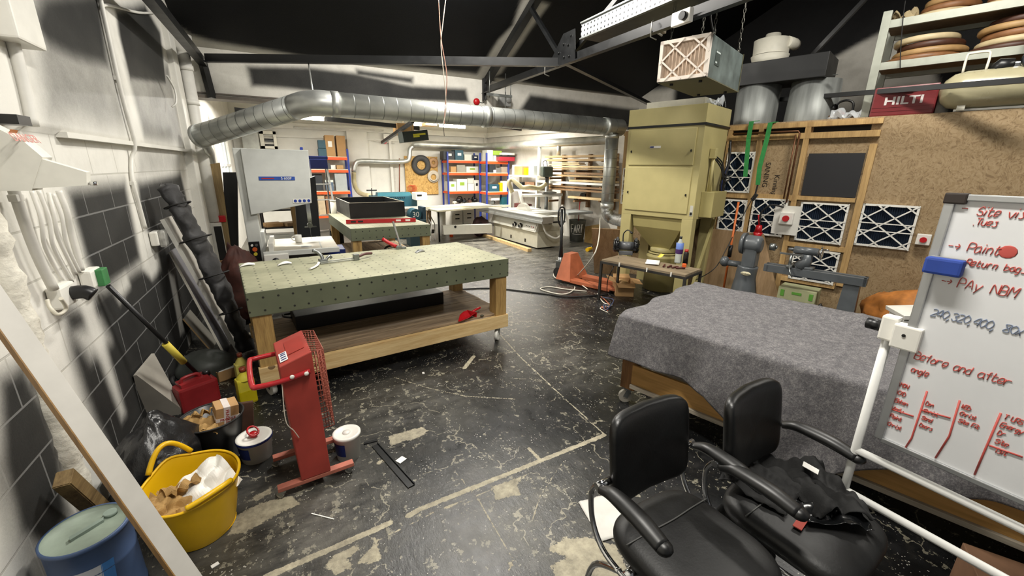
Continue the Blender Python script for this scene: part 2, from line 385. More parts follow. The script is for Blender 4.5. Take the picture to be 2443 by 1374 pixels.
# ================================================================ floor
def npoly(px, z=0.0): return [tuple(P(u, v, z).xy) for u, v in px]
def floor_chip(co):
    X, Y = co[:, 0].astype(float), co[:, 1].astype(float); r = np.zeros(len(X))
    def add(sd, w, f=.02): np.maximum(r, np.clip(.5-(sd-w)/(2*f), 0, 1), out=r)
    for pts, w in [([(560, 1420), (640, 1374), (930, 1248)], .018), ([(975, 1230), (1000, 1215), (1442, 1038)], .017), ([(1444, 1038), (1330, 935), (1240, 850), (1195, 800)], .006),
                   ([(1262, 1070), (1290, 1098)], .012), ([(1108, 878), (1130, 850)], .02), ([(1000, 1230), (1120, 1190), (1190, 1160)], .004), ([(900, 1290), (1040, 1220), (1180, 1180), (1290, 1130)], .003),
                   ([(940, 900), (1020, 925), (1110, 945), (1230, 952)], .006), ([(1090, 1130), (1140, 1190), (1180, 1260), (1250, 1374)], .003), ([(700, 1040), (740, 1050)], .008),
                   ([(1345, 1100), (1290, 1180), (1270, 1240)], .003), ([(1380, 1100), (1440, 1120), (1400, 1180)], .003), ([(1180, 900), (1250, 930)], .003)]:
        add(sdseg(X, Y, npoly(pts)), w, .012)
    for px in [[(925, 1040), (960, 1030), (1005, 1018), (1025, 1026), (1000, 1045), (960, 1055), (930, 1066)], [(770, 1350), (800, 1320), (850, 1296), (862, 1310), (830, 1335), (850, 1352), (800, 1374)],
               [(850, 1345), (888, 1300), (895, 1280), (905, 1300), (915, 1330), (880, 1348)], [(1172, 1160), (1230, 1140), (1262, 1130), (1235, 1155), (1245, 1180), (1200, 1190), (1180, 1195)],
               [(1300, 1310), (1345, 1282), (1400, 1280), (1470, 1300), (1520, 1400), (1330, 1400), (1310, 1350), (1350, 1330)], [(560, 1230), (620, 1200), (700, 1180), (720, 1200), (640, 1240), (590, 1270), (540, 1280)], [(1210, 1340), (1235, 1330), (1225, 1350), (1212, 1365)],
               [(600, 1185), (650, 1160), (655, 1172), (610, 1200)], [(985, 1030), (1010, 1022), (1020, 1035), (990, 1045)], [(895, 1105), (905, 1095), (918, 1098), (902, 1112)]]:
        add(sdpoly(X, Y, npoly(px)), -.004, .03)
    return r
def floor_wear(co):
    X, Y = co[:, 0].astype(float), co[:, 1].astype(float)
    w = np.clip((Y-4.6)/3.0, 0, 1)
    for c, rad, k in [((-.15, 2.0), .8, .5), ((.9, 1.5), .8, .35), ((2.2, 4.2), .9, .4), ((.6, 2.9), .8, .35), ((2.2, 3.0), .7, .3)]: w = np.maximum(w, k*np.clip(1-np.hypot(X-c[0], Y-c[1])/rad, 0, 1)*1.6)
    return w
def floor_mat():
    n = N('worn_black_floor_paint'); v = n.coord((1, 1, 1))
    f1 = n.noise(v, 3.2, 8, .65); f2 = n.noise(v, 22, 6, .7); f3 = n.noise(v, 70, 4, .6); f4 = n.noise(n.coord((1.2, .5, 1), (0, 0, .5)), 9, 8, .75)
    black = n.ramp(f1, [(.3, srgb('0b0c0d')), (.5, srgb('151617')), (.72, srgb('2a2a2c'))])
    wear = n.attr('wear')
    scf = n.ramp(n.noise(n.coord((1, 1.7, 1), (0, 0, .7)), 5.5, 10, .78), [(.52, (0,)*3), (.66, (1,)*3)])
    c0 = n.mix(n.math('MULTIPLY', scf, n.math('ADD', .12, n.math('MULTIPLY', wear, .5))), black, srgb('5f5b52'))
    speck = n.math('GREATER_THAN', n.math('ADD', n.math('ADD', n.math('MULTIPLY', f2, .6), n.math('MULTIPLY', f4, .5)), n.math('MULTIPLY', wear, .04)), .635)
    c = n.mix(n.math('MULTIPLY', speck, .7), c0, srgb('8d8877'))
    dots = n.new('ShaderNodeTexVoronoi'); n.L(v, dots.inputs[0]); dots.inputs['Scale'].default_value = 24
    ds = n.math('LESS_THAN', dots.outputs['Distance'], n.math('MULTIPLY', n.math('SUBTRACT', f4, .36), .38))
    c = n.mix(n.math('MULTIPLY', ds, .8), c, srgb('b9b5a6'))
    wn = n.math('MULTIPLY', wear, n.ramp(n.noise(n.coord((1, 2.2, 1)), 2.6, 9, .7), [(.36, (.1,)*3), (.62, (.85,)*3)]))
    c = n.mix(wn, c, srgb('76736a'))
    d2 = n.new('ShaderNodeTexVoronoi'); n.L(v, d2.inputs[0]); d2.inputs['Scale'].default_value = 55
    fl = n.math('LESS_THAN', d2.outputs['Distance'], n.math('MULTIPLY', n.math('SUBTRACT', n.noise(v, 6, 6, .7), .44), 1.1))
    c = n.mix(n.math('MULTIPLY', fl, .75), c, srgb('c9c6bb'))
    wp = n.new('ShaderNodeVectorMath', operation='MULTIPLY_ADD'); wn3 = n.new('ShaderNodeTexNoise'); n.L(v, wn3.inputs[0]); wn3.inputs['Scale'].default_value = 4; wn3.inputs['Detail'].default_value = 6; n.L(wn3.outputs['Color'], wp.inputs[0]); wp.inputs[1].default_value = (.5, .5, .5); n.L(v, wp.inputs[2])
    ck = n.new('ShaderNodeTexVoronoi', feature='DISTANCE_TO_EDGE'); n.L(wp.outputs[0], ck.inputs[0]); ck.inputs['Scale'].default_value = 1.7
    crk = n.math('MULTIPLY', n.math('LESS_THAN', ck.outputs['Distance'], .007), n.math('GREATER_THAN', n.noise(v, 3.1, 5, .7), .5))
    c = n.mix(n.math('MULTIPLY', crk, .6), c, srgb('a09a87'))
    chip = n.attr('chip'); edge = n.math('ADD', chip, n.math('MULTIPLY', n.math('SUBTRACT', n.math('ADD', n.math('MULTIPLY', n.noise(v, 20, 10, .8), .7), n.math('MULTIPLY', f3, .3)), .5), 1.9))
    hit = n.math('GREATER_THAN', edge, .52); hit = n.math('MULTIPLY', hit, n.math('GREATER_THAN', chip, .02))
    cream = n.ramp(n.math('ADD', n.math('MULTIPLY', f2, .6), n.math('MULTIPLY', f1, .4)), [(.35, srgb('6d6758')), (.6, srgb('aba38c'))])
    n.L(n.mix(hit, c, cream), n.p.inputs['Base Color'])
    ro = n.math('ADD', n.math('MULTIPLY', f4, .35), n.math('MULTIPLY', n.math('MAXIMUM', hit, wn), .25)); n.L(n.math('ADD', ro, .13), n.p.inputs['Roughness'])
    n.p.inputs['Specular IOR Level'].default_value = .5
    n.bump(n.math('ADD', n.math('ADD', n.math('MULTIPLY', f2, .5), n.math('MULTIPLY', f4, 1.6)), n.math('MULTIPLY', n.math('ADD', hit, crk), -.6)), .35, .006); return n.mat
fx = np.concatenate([np.linspace(-1.3, 3.6, 410), np.linspace(3.68, 9.2, 60)]); fy = np.concatenate([np.linspace(-2, .62, 16), np.linspace(.64, 4.6, 330), np.linspace(4.7, 13.3, 90)])
gridmesh('floor', floor_mat(), len(fx)-1, len(fy)-1, lambda u, v: np.stack([fx[np.rint(u*(len(fx)-1)).astype(int)], fy[np.rint(v*(len(fy)-1)).astype(int)], 0*u], -1), {'chip': floor_chip, 'wear': floor_wear})
# ================================================================ sprayed walls
def spray_mat(name, white, black, blocks=False, dirt=.25, axes=(1, 2), warm=None):
    n = N(name); tc = n.new('ShaderNodeTexCoord'); q = n.sep(tc.outputs['Object'])
    at = n.attr('dark'); big = n.noise(tc.outputs['Object'], 2.6, 6, .6); fine = n.noise(tc.outputs['Object'], 90, 3, .7)
    k = n.math('ADD', at, n.math('MULTIPLY', n.math('SUBTRACT', big, .5), n.math('MULTIPLY', n.math('MULTIPLY', at, n.math('SUBTRACT', 1, at)), 2.2)))
    k = n.math('ADD', k, n.math('MULTIPLY', n.math('SUBTRACT', fine, .5), n.math('MULTIPLY', n.math('MULTIPLY', at, n.math('SUBTRACT', 1, at)), .9)))
    w = n.mix(n.math('MULTIPLY', n.ramp(n.noise(tc.outputs['Object'], 5, 8, .7), [(.45, (0,)*3), (.8, (1,)*3)]), dirt), srgb(white), srgb('8f8a7c'))
    b = n.ramp(big, [(.3, srgb(black)), (.75, tuple(x*1.7 for x in srgb(black)))])
    c = n.mix(k, w, b); h = fine
    if blocks:
        cv = n.new('ShaderNodeCombineXYZ'); n.L(q[axes[0]], cv.inputs[0]); n.L(n.math('SUBTRACT', q[axes[1]], .12), cv.inputs[1])
        br = n.new('ShaderNodeTexBrick'); n.L(cv.outputs[0], br.inputs[0]); br.inputs['Scale'].default_value = 1.0; br.inputs['Brick Width'].default_value = .46; br.inputs['Row Height'].default_value = .229; br.inputs['Mortar Size'].default_value = .006; br.inputs['Mortar Smooth'].default_value = .3
        low = n.math('LESS_THAN', q[2], 1.94); mf = n.math('MULTIPLY', br.outputs['Fac'], low)
        c = n.mix(n.math('MULTIPLY', mf, .55), c, n.mix(k, srgb('a9a69c'), srgb('8b8b8a')))  # joints paler in black paint: thinner paint, plus caught light put into colour
        h = n.math('ADD', n.math('MULTIPLY', fine, .35), n.math('MULTIPLY', mf, -1.3))
    n.L(c, n.p.inputs['Base Color']); n.p.inputs['Roughness'].default_value = .6; n.p.inputs['Specular IOR Level'].default_value = .22; n.bump(h, .35, .006); return n.mat
XL = -1.1
def wyz(px): return [(lambda p: (p.y, p.z))(PX(u, v, XL)) for u, v in px]
LW = [([(52, 10), (75, -40), (226, -40), (236, 60), (252, 175), (170, 160), (105, 130), (66, 80)], .12, 1), ([(56, 60), (240, 60), (290, 250), (292, 300), (170, 296), (95, 285)], .16, .6),
      ([(264, 20), (335, 8), (374, 75), (390, 205), (300, 195), (272, 80)], .06, 1), ([(286, 150), (392, 150), (430, 345), (334, 330)], .09, .62),
      ([(328, 435), (430, 412), (460, 540), (500, 620), (600, 830), (470, 800), (400, 700), (352, 660), (352, 560), (336, 520)], .07, 1), ([(330, 350), (430, 365), (428, 410), (330, 425)], .08, .35),
      ([(158, 452), (298, 430), (316, 520), (338, 625), (300, 660), (240, 700), (205, 620), (176, 520)], .08, 1),
      ([(150, 740), (205, 720), (240, 690), (340, 630), (420, 610), (480, 660), (600, 850), (560, 930), (420, 980), (330, 1120), (290, 1150), (250, 1060), (205, 960), (170, 850)], .09, 1),
      ([(-10, 900), (55, 860), (110, 960), (150, 1080), (165, 1230), (120, 1340), (40, 1290), (0, 1120)], .08, 1), ([(-40, 1100), (60, 1000), (190, 1300), (100, 1500)], .1, .7)]
LWW = [([(346, 560), (370, 560), (384, 640), (362, 665), (340, 640)], .05), ([(402, 650), (416, 660), (440, 790), (430, 800)], .03), ([(446, 800), (452, 800), (462, 850), (455, 850)], .03), ([(176, 690), (212, 690), (300, 985), (290, 1000)], .05), ([(268, 690), (300, 655), (310, 680), (285, 720)], .05), ([(180, 800), (240, 770), (262, 810), (215, 850)], .09)]
LWP = [(wyz(p), f, k) for p, f, k in LW]; LWWP = [(wyz(p), f) for p, f in LWW]
def left_dark(co):
    X, Y = co[:, 1].astype(float), co[:, 2].astype(float); r = np.zeros(len(X))
    for p, f, k in LWP: r = np.maximum(r, soft(sdpoly(X, Y, p), f)*.97*k)
    for p, f in LWWP: r = r*(1-.8*soft(sdpoly(X, Y, p), f))
    return r
LWM = spray_mat('sprayed_block_wall', 'dfddd6', '0e0f10', True, .22)
gridmesh('wall_left', LWM, 420, 160, lambda u, v: np.stack([0*u+XL-np.where(v > .479, -.03, 0), -1.8+u*8.7, v*4.09], -1), {'dark': left_dark})
g = G(); g.b2((XL-.25, -1.8, 0), (XL-.002, 6.9, 4.1)); struct(g, 'wall_left_core', WHITE)
g = G(); g.bar((XL+.02, 3.3, 1.945), (XL+.02, 6.72, 1.955), .06, .03); struct(g, 'trim_1', WHITE)
# pilaster at the end of the left wall
g = G(); g.b2((XL-.2, 6.62, 0), (XL+.09, 6.9, 4.2), .01); struct(g, 'wall_left_pier', WHITE)
g = G(); g.tube([(XL+.0, 2.47, z) for z in np.linspace(0, 2.3, 60)], .05, 12, rs=[.045+.02*abs(math.sin(i*1.7)*math.sin(i*.61)) for i in range(60)]); struct(g, 'trim_5', M('foam_seam', 'dcd8cb', .8, var=.1, vs=20, bump=.6, bs=30))
# header over the opening into the back room
YB = 7.4
def bxz(px): return [(lambda p: (p.x, p.z))(PY(u, v, YB)) for u, v in px]
BHP = [(bxz(p), f) for p, f in [([(588, 158), (735, 160), (850, 175), (985, 205), (1112, 212), (1120, 245), (900, 238), (700, 213), (600, 205)], .05), ([(1265, 225), (1400, 245), (1530, 262), (1800, 300), (1800, 380), (1480, 330), (1240, 262)], .06), ([(850, 165), (985, 185), (985, 200), (850, 180)], .05)]]
def bh_dark(co):
    r = np.zeros(len(co))
    for p, f in BHP: r = np.maximum(r, soft(sdpoly(co[:, 0].astype(float), co[:, 2].astype(float), p), f)*.96)
    return r
BHM = spray_mat('sprayed_header_wall', 'dedbd2', '0f1011', False, .35)
gridmesh('wall_header', BHM, 340, 36, lambda u, v: np.stack([-1.3+u*8.5, 0*u+YB, 2.69+v*.62], -1), {'dark': bh_dark})
g = G(); g.b2((-1.3, YB+.003, 2.69), (7.2, YB+.22, 3.32)); struct(g, 'wall_header_core', WHITE)
g = G(); g.b2((-1.3, YB-.05, 2.66), (7.2, YB+.24, 2.70)); g.b2((-1.3, YB-.02, 2.715), (7.2, YB-.002, 2.735)); struct(g, 'trim_2', M('brown_grey_steel', '6d655c', .6, var=.12))
# roof slope of the hall
RT = math.tan(math.radians(25.0)); RZ = 3.29
RN = Vector((0, RT, 1)).normalized(); R0 = Vector((0, YB, RZ))
def rxy(px): return [(lambda p: (p.x, p.y))(PL(u, v, R0, RN)) for u, v in px]
RWP = [(rxy(p), f) for p, f in [([(420, 62), (455, 85), (520, 102), (600, 114), (735, 138), (1000, 162), (1160, 180), (1165, 205), (450, 115)], .06), ([(1246, 0), (1272, -10), (1160, 195), (1130, 190), (1190, 95), (1225, 60)], .05), ([(1290, 5), (1308, 12), (1262, 75), (1195, 175), (1165, 190), (1240, 85)], .05), ([(1180, 185), (1300, 205), (1540, 236), (1540, 246), (1180, 212)], .04)]]
def rf_dark(co):
    w = np.zeros(len(co))
    for p, f in RWP: w = np.maximum(w, soft(sdpoly(co[:, 0].astype(float), co[:, 1].astype(float), p), f)*.9)
    return 1-w
RFM = spray_mat('sprayed_roof', 'cfccc2', '050608', False, .3)
gridmesh('ceiling', RFM, 330, 150, lambda u, v: np.stack([-1.3+u*10.5, YB+.05-v*6.0, RZ-RT*.05+v*6.0*RT], -1), {'dark': rf_dark})
g = G(); g.grid(lambda u, v: (-1.3+u*10.5, 1.45-v*3.5, RZ+RT*5.95-v*3.5*RT), 2, 2); struct(g, 'ceiling_near', BLACK)
# building wall on the far side of the booth and behind the timber rack
RWA = Vector((5.95, 13.1, 0)); RWD = Vector((-.1857, .9826, 0)); RWN = Vector((.9826, .1857, 0))
def PR(u, v, off=0.0): return PL(u, v, RWA-RWN*off, RWN)
def RW(t, z, off=0.0): return RWA-RWD*t-RWN*off+Vector((0, 0, z))    # t metres back from the far corner
def rtz(px): return [(lambda p: ((RWA-p).dot(RWD), p.z))(PR(u, v)) for u, v in px]
RWW = [(rtz([(1945, 330), (1950, 195), (1988, 140), (2050, 105), (2112, 72), (2200, 40), (2260, 300)]), .05), ([(-1, -1), (6.6, -1), (6.6, 3.4), (-1, 3.6)], .1)]
def rw_dark(co):
    d = co-np.array(RWA); t_ = -(d[:, 0]*RWD.x+d[:, 1]*RWD.y); w = np.zeros(len(co))
    for p, f in RWW: w = np.maximum(w, soft(sdpoly(t_.astype(float), co[:, 2].astype(float), p), f)*.95)
    return 1-w
_a, _d = np.array(RWA), np.array(RWD)
gridmesh('wall_right', spray_mat('sprayed_far_wall', 'd8d5cc', '0f0f10', False, .3), 520, 140, lambda u, v: _a-_d*(u*14.9)[..., None]+np.stack([0*u, 0*u, v*5.4], -1), {'dark': rw_dark})
g = G(); g.prism([RW(0, 0, -.01), RW(14.9, 0, -.01), RW(14.9, 5.2, -.01), RW(0, 5.2, -.01)], RWN*.2); struct(g, 'wall_right_core', WHITE)
g = G(); g.b2((-1.3, 13.1, 0), (6.4, 13.3, 4.2)); struct(g, 'wall_back', WHITE)
g = G(); g.b2((-1.3, 12.98, 2.72), (5.9, 13.1, 2.86)); g.b2((-1.3, 13.04, 2.5), (5.9, 13.1, 2.55)); struct(g, 'trim_3', WHITE)
g = G(); g.prism([RW(.1, 2.72), RW(6.5, 2.72), RW(6.5, 2.86), RW(.1, 2.86)], -RWN*.1); struct(g, 'trim_4', WHITE)
g = G(); g.b2((-1.3, YB+.2, 3.75), (7.6, 13.2, 3.85)); struct(g, 'ceiling_back', M('back_ceiling_paint', 'cfcabc', .7, var=.1, vs=2))
g = G(); g.b2((XL-.2, 6.9, 0), (XL, 10.0, 4)); g.b2((XL-.2, 11.7, 0), (XL, 13.2, 4)); g.b2((XL-.2, 10, 0), (XL, 11.7, 1.2)); g.b2((XL-.2, 10, 2.35), (XL, 11.7, 4)); struct(g, 'wall_back_room_left', WHITE)
g = G()
for y in (10.0, 10.55, 11.1, 11.66): g.b2((XL-.07, y, 1.2), (XL-.01, y+.05, 2.35))
for z in (1.2, 1.75, 2.3): g.b2((XL-.07, 10, z), (XL-.01, 11.7, z+.05))
w1 = struct(g, 'window_1', WHITEP)
g = G(); g.b2((XL-.05, 10, 1.2), (XL-.04, 11.7, 2.35)); g.o('pane', M('frosted_pane', 'd9e4e8', .5, var=.02, trans=.2), w1, world=True)
g = G(); g.b2((1.6, 13.0, 0), (2.15, 13.1, 2.86)); g.b2((2.75, 13.0, 1.0), (2.82, 13.1, 2.5)); struct(g, 'wall_back_pier', WHITE)
# roof steelwork
def steel(name, parts, mat=BLACKM):
    g = G()
    for p, q, w, h in parts: g.bar(p, q, w, h)
    o = g.o(name, mat); o['kind'] = 'structure'; return o
steel('tie_beam', [((-.82, YB, 3.1), (-.82, 1.0, 3.1), .09, .09)])
steel('tie_bracket', [((-.82, YB-.03, 3.1), (-.78, YB-.06, 2.66), .09, .06)])
steel('tie_beam', [((3.31, YB, 3.12), (3.33, .8, 3.12), .02, .1), ((3.29, YB, 3.07), (3.31, .8, 3.07), .07, .015)])
steel('cross_beam', [((-.76, 7.15, 3.12), (3.28, 5.0, 3.12), .02, .1), ((-.76, 7.12, 3.07), (3.28, 4.97, 3.07), .07, .015)])
steel('rafter', [((3.33, YB-.02, 3.24), (3.33, 2.6, 3.24+4.78*RT), .1, .1)])
steel('strut', [((3.3, 5.75, 3.93), (3.32, 4.98, 3.16), .05, .05)])
steel('strut', [((3.33, 4.92, 3.1), (3.9, 3.0, 4.6), .05, .05)])
steel('wind_brace', [((3.36, 4.9, 3.1), (6.9, 6.7, 3.0), .07, .05)])
g = G(); g.prism([(3.29, 5.28, 3.07), (3.29, 4.62, 3.06), (3.29, 4.66, 3.42), (3.29, 4.9, 3.42)], (-.012, 0, 0)); 
for y, z in ((5.1, 3.13), (4.98, 3.22), (4.86, 3.15), (4.75, 3.14), (4.73, 3.36), (4.88, 3.3), (4.78, 3.27)): g.cyl((3.29, y, z), (3.26, y, z), .017, .012, 8)
o = g.o('gusset_plate', BLACKM); o['kind'] = 'structure'
steel('end_post', [((3.28, YB-.06, 2.95), (3.28, YB-.06, 3.3), .06, .06)])
for i, (p, q) in enumerate([(PY(560, 262, 9.4), PY(1000, 306, 9.4)), (PY(1030, 279, 9.4), PY(1243, 308, 9.4))]): steel('back_room_beam', [(p, q, .08, .08)])
steel('back_room_beam', [(PY(912, 340, 10.6), PY(985, 290, 8.3), .06, .06)])
steel('long_rail', [(SW(7.2, 2.05, 2.78), SW(6.2, -.35, 2.62), .05, .05)])
steel('high_brace', [(SW(7.6, 1.9, 3.1), SW(7.4, .6, 4.6), .05, .05)])
# ================================================================ the booth: OSB partition in timber framing
BN = 6.6
def ps(n, a, z): return SW(n, a, z)
g = G(); g.prism([ps(BN, -2.2, 0), ps(BN, 3.95, 0), ps(BN, 3.95, 2.40), ps(BN, -2.2, 2.40)], NV*.02); wb = struct(g, 'wall_booth', OSB)
g = G()
def stud(a, z0, z1, w=.06, d=.05): 
    g.prism([ps(BN, a-w/2, z0), ps(BN, a+w/2, z0), ps(BN, a+w/2, z1), ps(BN, a-w/2, z1)], -NV*d)
def rail(a0, a1, z, h=.06, d=.052): g.prism([ps(BN, a0, z-h/2), ps(BN, a1, z-h/2), ps(BN, a1, z+h/2), ps(BN, a0, z+h/2)], -NV*d)
for a in (3.9, 3.3, 2.72, 2.25, 1.86, 1.33): stud(a, 0, 2.36)
stud(.655, .4, 2.12, .07)
rail(.62, 3.95, 2.37); rail(.62, 2.7, 2.235, .07); rail(1.3, 3.9, 1.46, .07); rail(.68, 1.32, .86, .06); rail(.7, 1.3, .38); rail(.7, 1.3, 1.47, .05); rail(3.3, 3.9, 1.46)
struct(g, 'wall_booth_framing', wood('stud_pine', 'c2a06a', '97774a', 2, 4))
g = G()
for a0, a1 in ((2.28, 1.9), (1.83, 1.36), (1.28, .72)): g.prism([ps(BN-.002, a0, 2.275), ps(BN-.002, a1, 2.275), ps(BN-.002, a1, 2.335), ps(BN-.002, a0, 2.335)], -NV*.002)
struct(g, 'wall_booth_slots', M('dark_gap', '0b0b0b', .9, var=0))
g = G(); g.prism([ps(BN, -2.2, 2.40), ps(BN, 3.95, 2.40), ps(8.3, 3.95, 2.40), ps(8.6, -2.2, 2.40)], (0, 0, .02)); struct(g, 'ceiling_booth', OSB)
g = G(); g.prism([ps(BN, 3.93, 0), ps(8.3, 3.93, 0), ps(8.3, 3.93, 2.4), ps(BN, 3.93, 2.4)], AV*.02); struct(g, 'wall_booth_side', OSB)
# ================================================================ helpers for soft things
from mathutils import noise as mno
def lump(name, c, sc, mat, parent=None, amp=.18, fr=2.2, seed=0, seg=32, flat=None, fold=0.0, squash=None, world=True):
    """a soft bag or crumpled sheet; flat = height below which it is pressed flat"""
    g = G(); k = bmesh.ops.create_uvsphere(g.b, u_segments=seg, v_segments=seg//2, radius=1.0); c = Vector(c)
    for v in k['verts']:
        d = v.co.normalized(); q = d*fr+Vector((seed*3.1, seed*1.7, seed))
        a = mno.noise(q)*amp + (abs(mno.noise(q*2.7))-.25)*amp*.9*fold + mno.noise(q*5)*amp*.25
        p = d*(1+a)
        if squash: p = squash(p)
        v.co = Vector((p.x*sc[0], p.y*sc[1], p.z*sc[2]))+c
        if flat is not None and v.co.z < flat: v.co.z = flat
    for f in g.b.faces: f.smooth = True
    return g.o(name, mat, parent, world=world and parent is not None)
def caster(parent, x, y, top, r=.045, w=.03, a=0.0, wheel=None, name='caster'):
    k_ = min(.075, r*1.7); g = G(); g.box((x, y, top-.006), (k_, k_, .012)); ox, oy = r*.6*math.cos(a), r*.6*math.sin(a)
    for s in (-1, 1):
        px, py = -math.sin(a)*s*(w/2+.006), math.cos(a)*s*(w/2+.006)
        g.bar((x+px, y+py, top-.01), (x+ox+px, y+oy+py, r), .004, .035, (math.cos(a), math.sin(a), .01))
    o = g.o(name, STEEL, parent)
    g = G(); dx, dy = -math.sin(a)*w/2, math.cos(a)*w/2
    g.cyl((x+ox-dx, y+oy-dy, r), (x+ox+dx, y+oy+dy, r), r, seg=20); g.cyl((x+ox-dx*1.2, y+oy-dy*1.2, r), (x+ox+dx*1.2, y+oy+dy*1.2, r), r*.3, seg=10)
    g.o('wheel', wheel or M('caster_grey', 'b4b1a8', .5), o); return o
# ================================================================ drilled welding tables
PERF = perf_mat('drilled_green_plate', '666b55', (.1, .1), .0085, .55, '23241f', dirt='a9a78c')
DUSTYW = wood('dusty_board', 'a08b70', '5e4d3c', 0, 4, .75)
def weld_table(loc, rz, L, W, top, label, shelf=True):
    t = T('welding_table', loc, rz, label, 'workbench', 'drilled green welding tables')
    g = G(); g.b2((-L/2, -W/2, top-.19), (L/2, W/2, top), .006); g.o('drilled_top', PERF, t)
    lx, ly = L/2-.08, W/2-.08
    for sx in (-1, 1):
        for sy in (-1, 1):
            g = G(); g.b2((sx*lx-.065, sy*ly-.065, .15), (sx*lx+.065, sy*ly+.065, top-.19), .004); g.o('leg', PINEZ, t)
            caster(t, sx*lx, sy*ly, .15, .062, .036, random.uniform(0, 6), WHITEP)
    for sy in (-1, 1):
        g = G(); g.b2((-L/2, sy*(W/2-.02)-.022, .15), (L/2, sy*(W/2-.02)+.022, .29), .003); g.o('rail', PINEX, t)
    if shelf:
        g = G(); n = 6
        for i in range(n):
            y0 = -W/2+.045+i*(W-.09)/n; g.b2((-L/2+.01, y0, .29), (L/2-.01, y0+(W-.09)/n-.004, .31+.002*(i % 2)), .002)
        g.o('shelf', DUSTYW, t)
    return t
ca, cb, cc, cd = P(583, 700, .9), P(1210, 617, .9), P(1095, 577, .9), P(570, 628, .9)
TC = (ca+cb+cc+cd)/4; TR = math.atan2((cb-ca).y, (cb-ca).x); TLn = ((cb-ca).length+(cc-cd).length)/2; TW = ((cd-ca).length+(cc-cb).length)/2
wt1 = weld_table((TC.x, TC.y, 0), TR, TLn, TW, .9, 'drilled green welding table on timber legs in front of the bandsaw')
def TP(u, v): return P(u, v, .9)
# things on the near welding table
def clamp_obj():
    t = T('bar_clamp', TP(800, 626), TR+.05, 'steel bar clamp with a curved white handle lying on the drilled table', 'clamp')
    g = G(); g.bar((-.14, 0, .02), (.2, .02, .02), .022, .008); g.bar((-.14, -.03, .012), (.2, -.012, .012), .012, .006); g.o('bar', GALV, t)
    g = G(); g.tube([(-.15, 0, .02), (-.17, -.06, .015), (-.22, -.15, .014), (-.27, -.2, .012)], .014, 8, smooth=4, flat=.5); g.o('handle', WHITEP, t)
    g = G(); g.tube([(-.1, .05, .0), (-.1, .07, .06), (-.13, .09, .1), (-.17, .09, .12)], .016, 8, smooth=4); g.tube([(-.09, .05, .01), (-.03, .08, .05), (-.01, .09, .03)], .014, 8, smooth=3); g.box((-.1, .04, .02), (.07, .08, .04), bev=.006); g.o('jaw', STEEL, t)
    g = G(); g.box((.2, .0, .03), (.05, .06, .06), bev=.006); g.o('sliding_head', STEEL, t)
    g = G(); g.tube([(.22, .0, .03), (.3, .03, .045), (.38, .07, .035)], .014, 8, smooth=3); g.o('grip', M('dark_grip', '5a3a38', .5), t)
clamp_obj()
t = T('quick_clamp', TP(953, 594), 0, 'small clamp with a red handle standing at the far edge of the drilled table', 'clamp')
g = G(); g.bar((.02, 0, 0.01), (-.03, .1, .3), .02, .012); g.o('bar', GALV, t)
g = G(); g.tube([(-.03, .0, .03), (-.1, .02, .07), (-.17, .05, .12)], .02, 10, smooth=3); g.o('handle', REDB, t)
g = G(); g.box((-.01, 0, .02), (.06, .05, .04), bev=.008); g.box((.05, .0, .012), (.05, .04, .024), bev=.006); g.o('jaw', STEEL, t)
for i, (u, v, l) in enumerate([(590, 634, 'curled white paper scrap on the left back corner of the drilled table'), (679, 631, 'pale paper scrap near the middle of the drilled table'), (1002, 601, 'dark metal offcut on the drilled table')]):
    p = TP(u, v); g = G(); g.grid(lambda a, b: (p.x+(a-.5)*.12, p.y+(b-.5)*.05+(a-.5)*.05, .902+.012*math.sin(a*3)*(1+b)), 8, 4)
    one(g, 'paper_scrap' if i < 2 else 'metal_offcut', PAPER if i < 2 else STEEL, l, 'scrap', solid=.001)
# things on its shelf
def tl(x, y, z): 
    m = Matrix.LocRotScale(Vector((TC.x, TC.y, 0)), Euler((0, 0, TR)), None); return m @ Vector((x, y, z))
t = T('black_tray', tl(-.05, .25, .312), TR, 'long black tray box stored on the shelf of the drilled table', 'tray')
g = G(); g.b2((-.75, -.2, 0), (.75, .2, .14), .01); g.o('body', BLACK, t)
g = G(); g.tube([(-.76, -.05, .09), (-.82, -.02, .1), (-.82, .05, .1), (-.76, .08, .09)], .01, 8, smooth=3); g.o('handle', BLKPL, t)
p = P(1120, 757, .315); t = T('hand_scoop', p, TR+.35, 'red plastic hand scoop on the dusty shelf of the drilled table', 'scoop')
g = G(); g.grid(lambda a, b: (-.16+a*.2, (b-.5)*.13*min(1, a*2+.15), .004+(.05*abs(b-.5)*2*min(1, a*1.4))), 10, 10); g.o('bowl', REDB, t, solid=.003)
g = G(); g.prism([(.04, -.06, .002), (.04, .06, .002), (.04, .065, .055), (.04, -.065, .055)], (.004, 0, 0)); g.tube([(.04, 0, .045), (.1, 0, .055), (.17, 0, .06)], .013, 8); g.o('handle', REDB, t)
p = P(1150, 756, .315); g = G(); g.sph((p.x, p.y, .328), .018, (1.2, .9, .75)); one(g, 'wood_knot', M('dark_knot', '4b4636', .8), 'small dark lump beside the red scoop', 'lump')
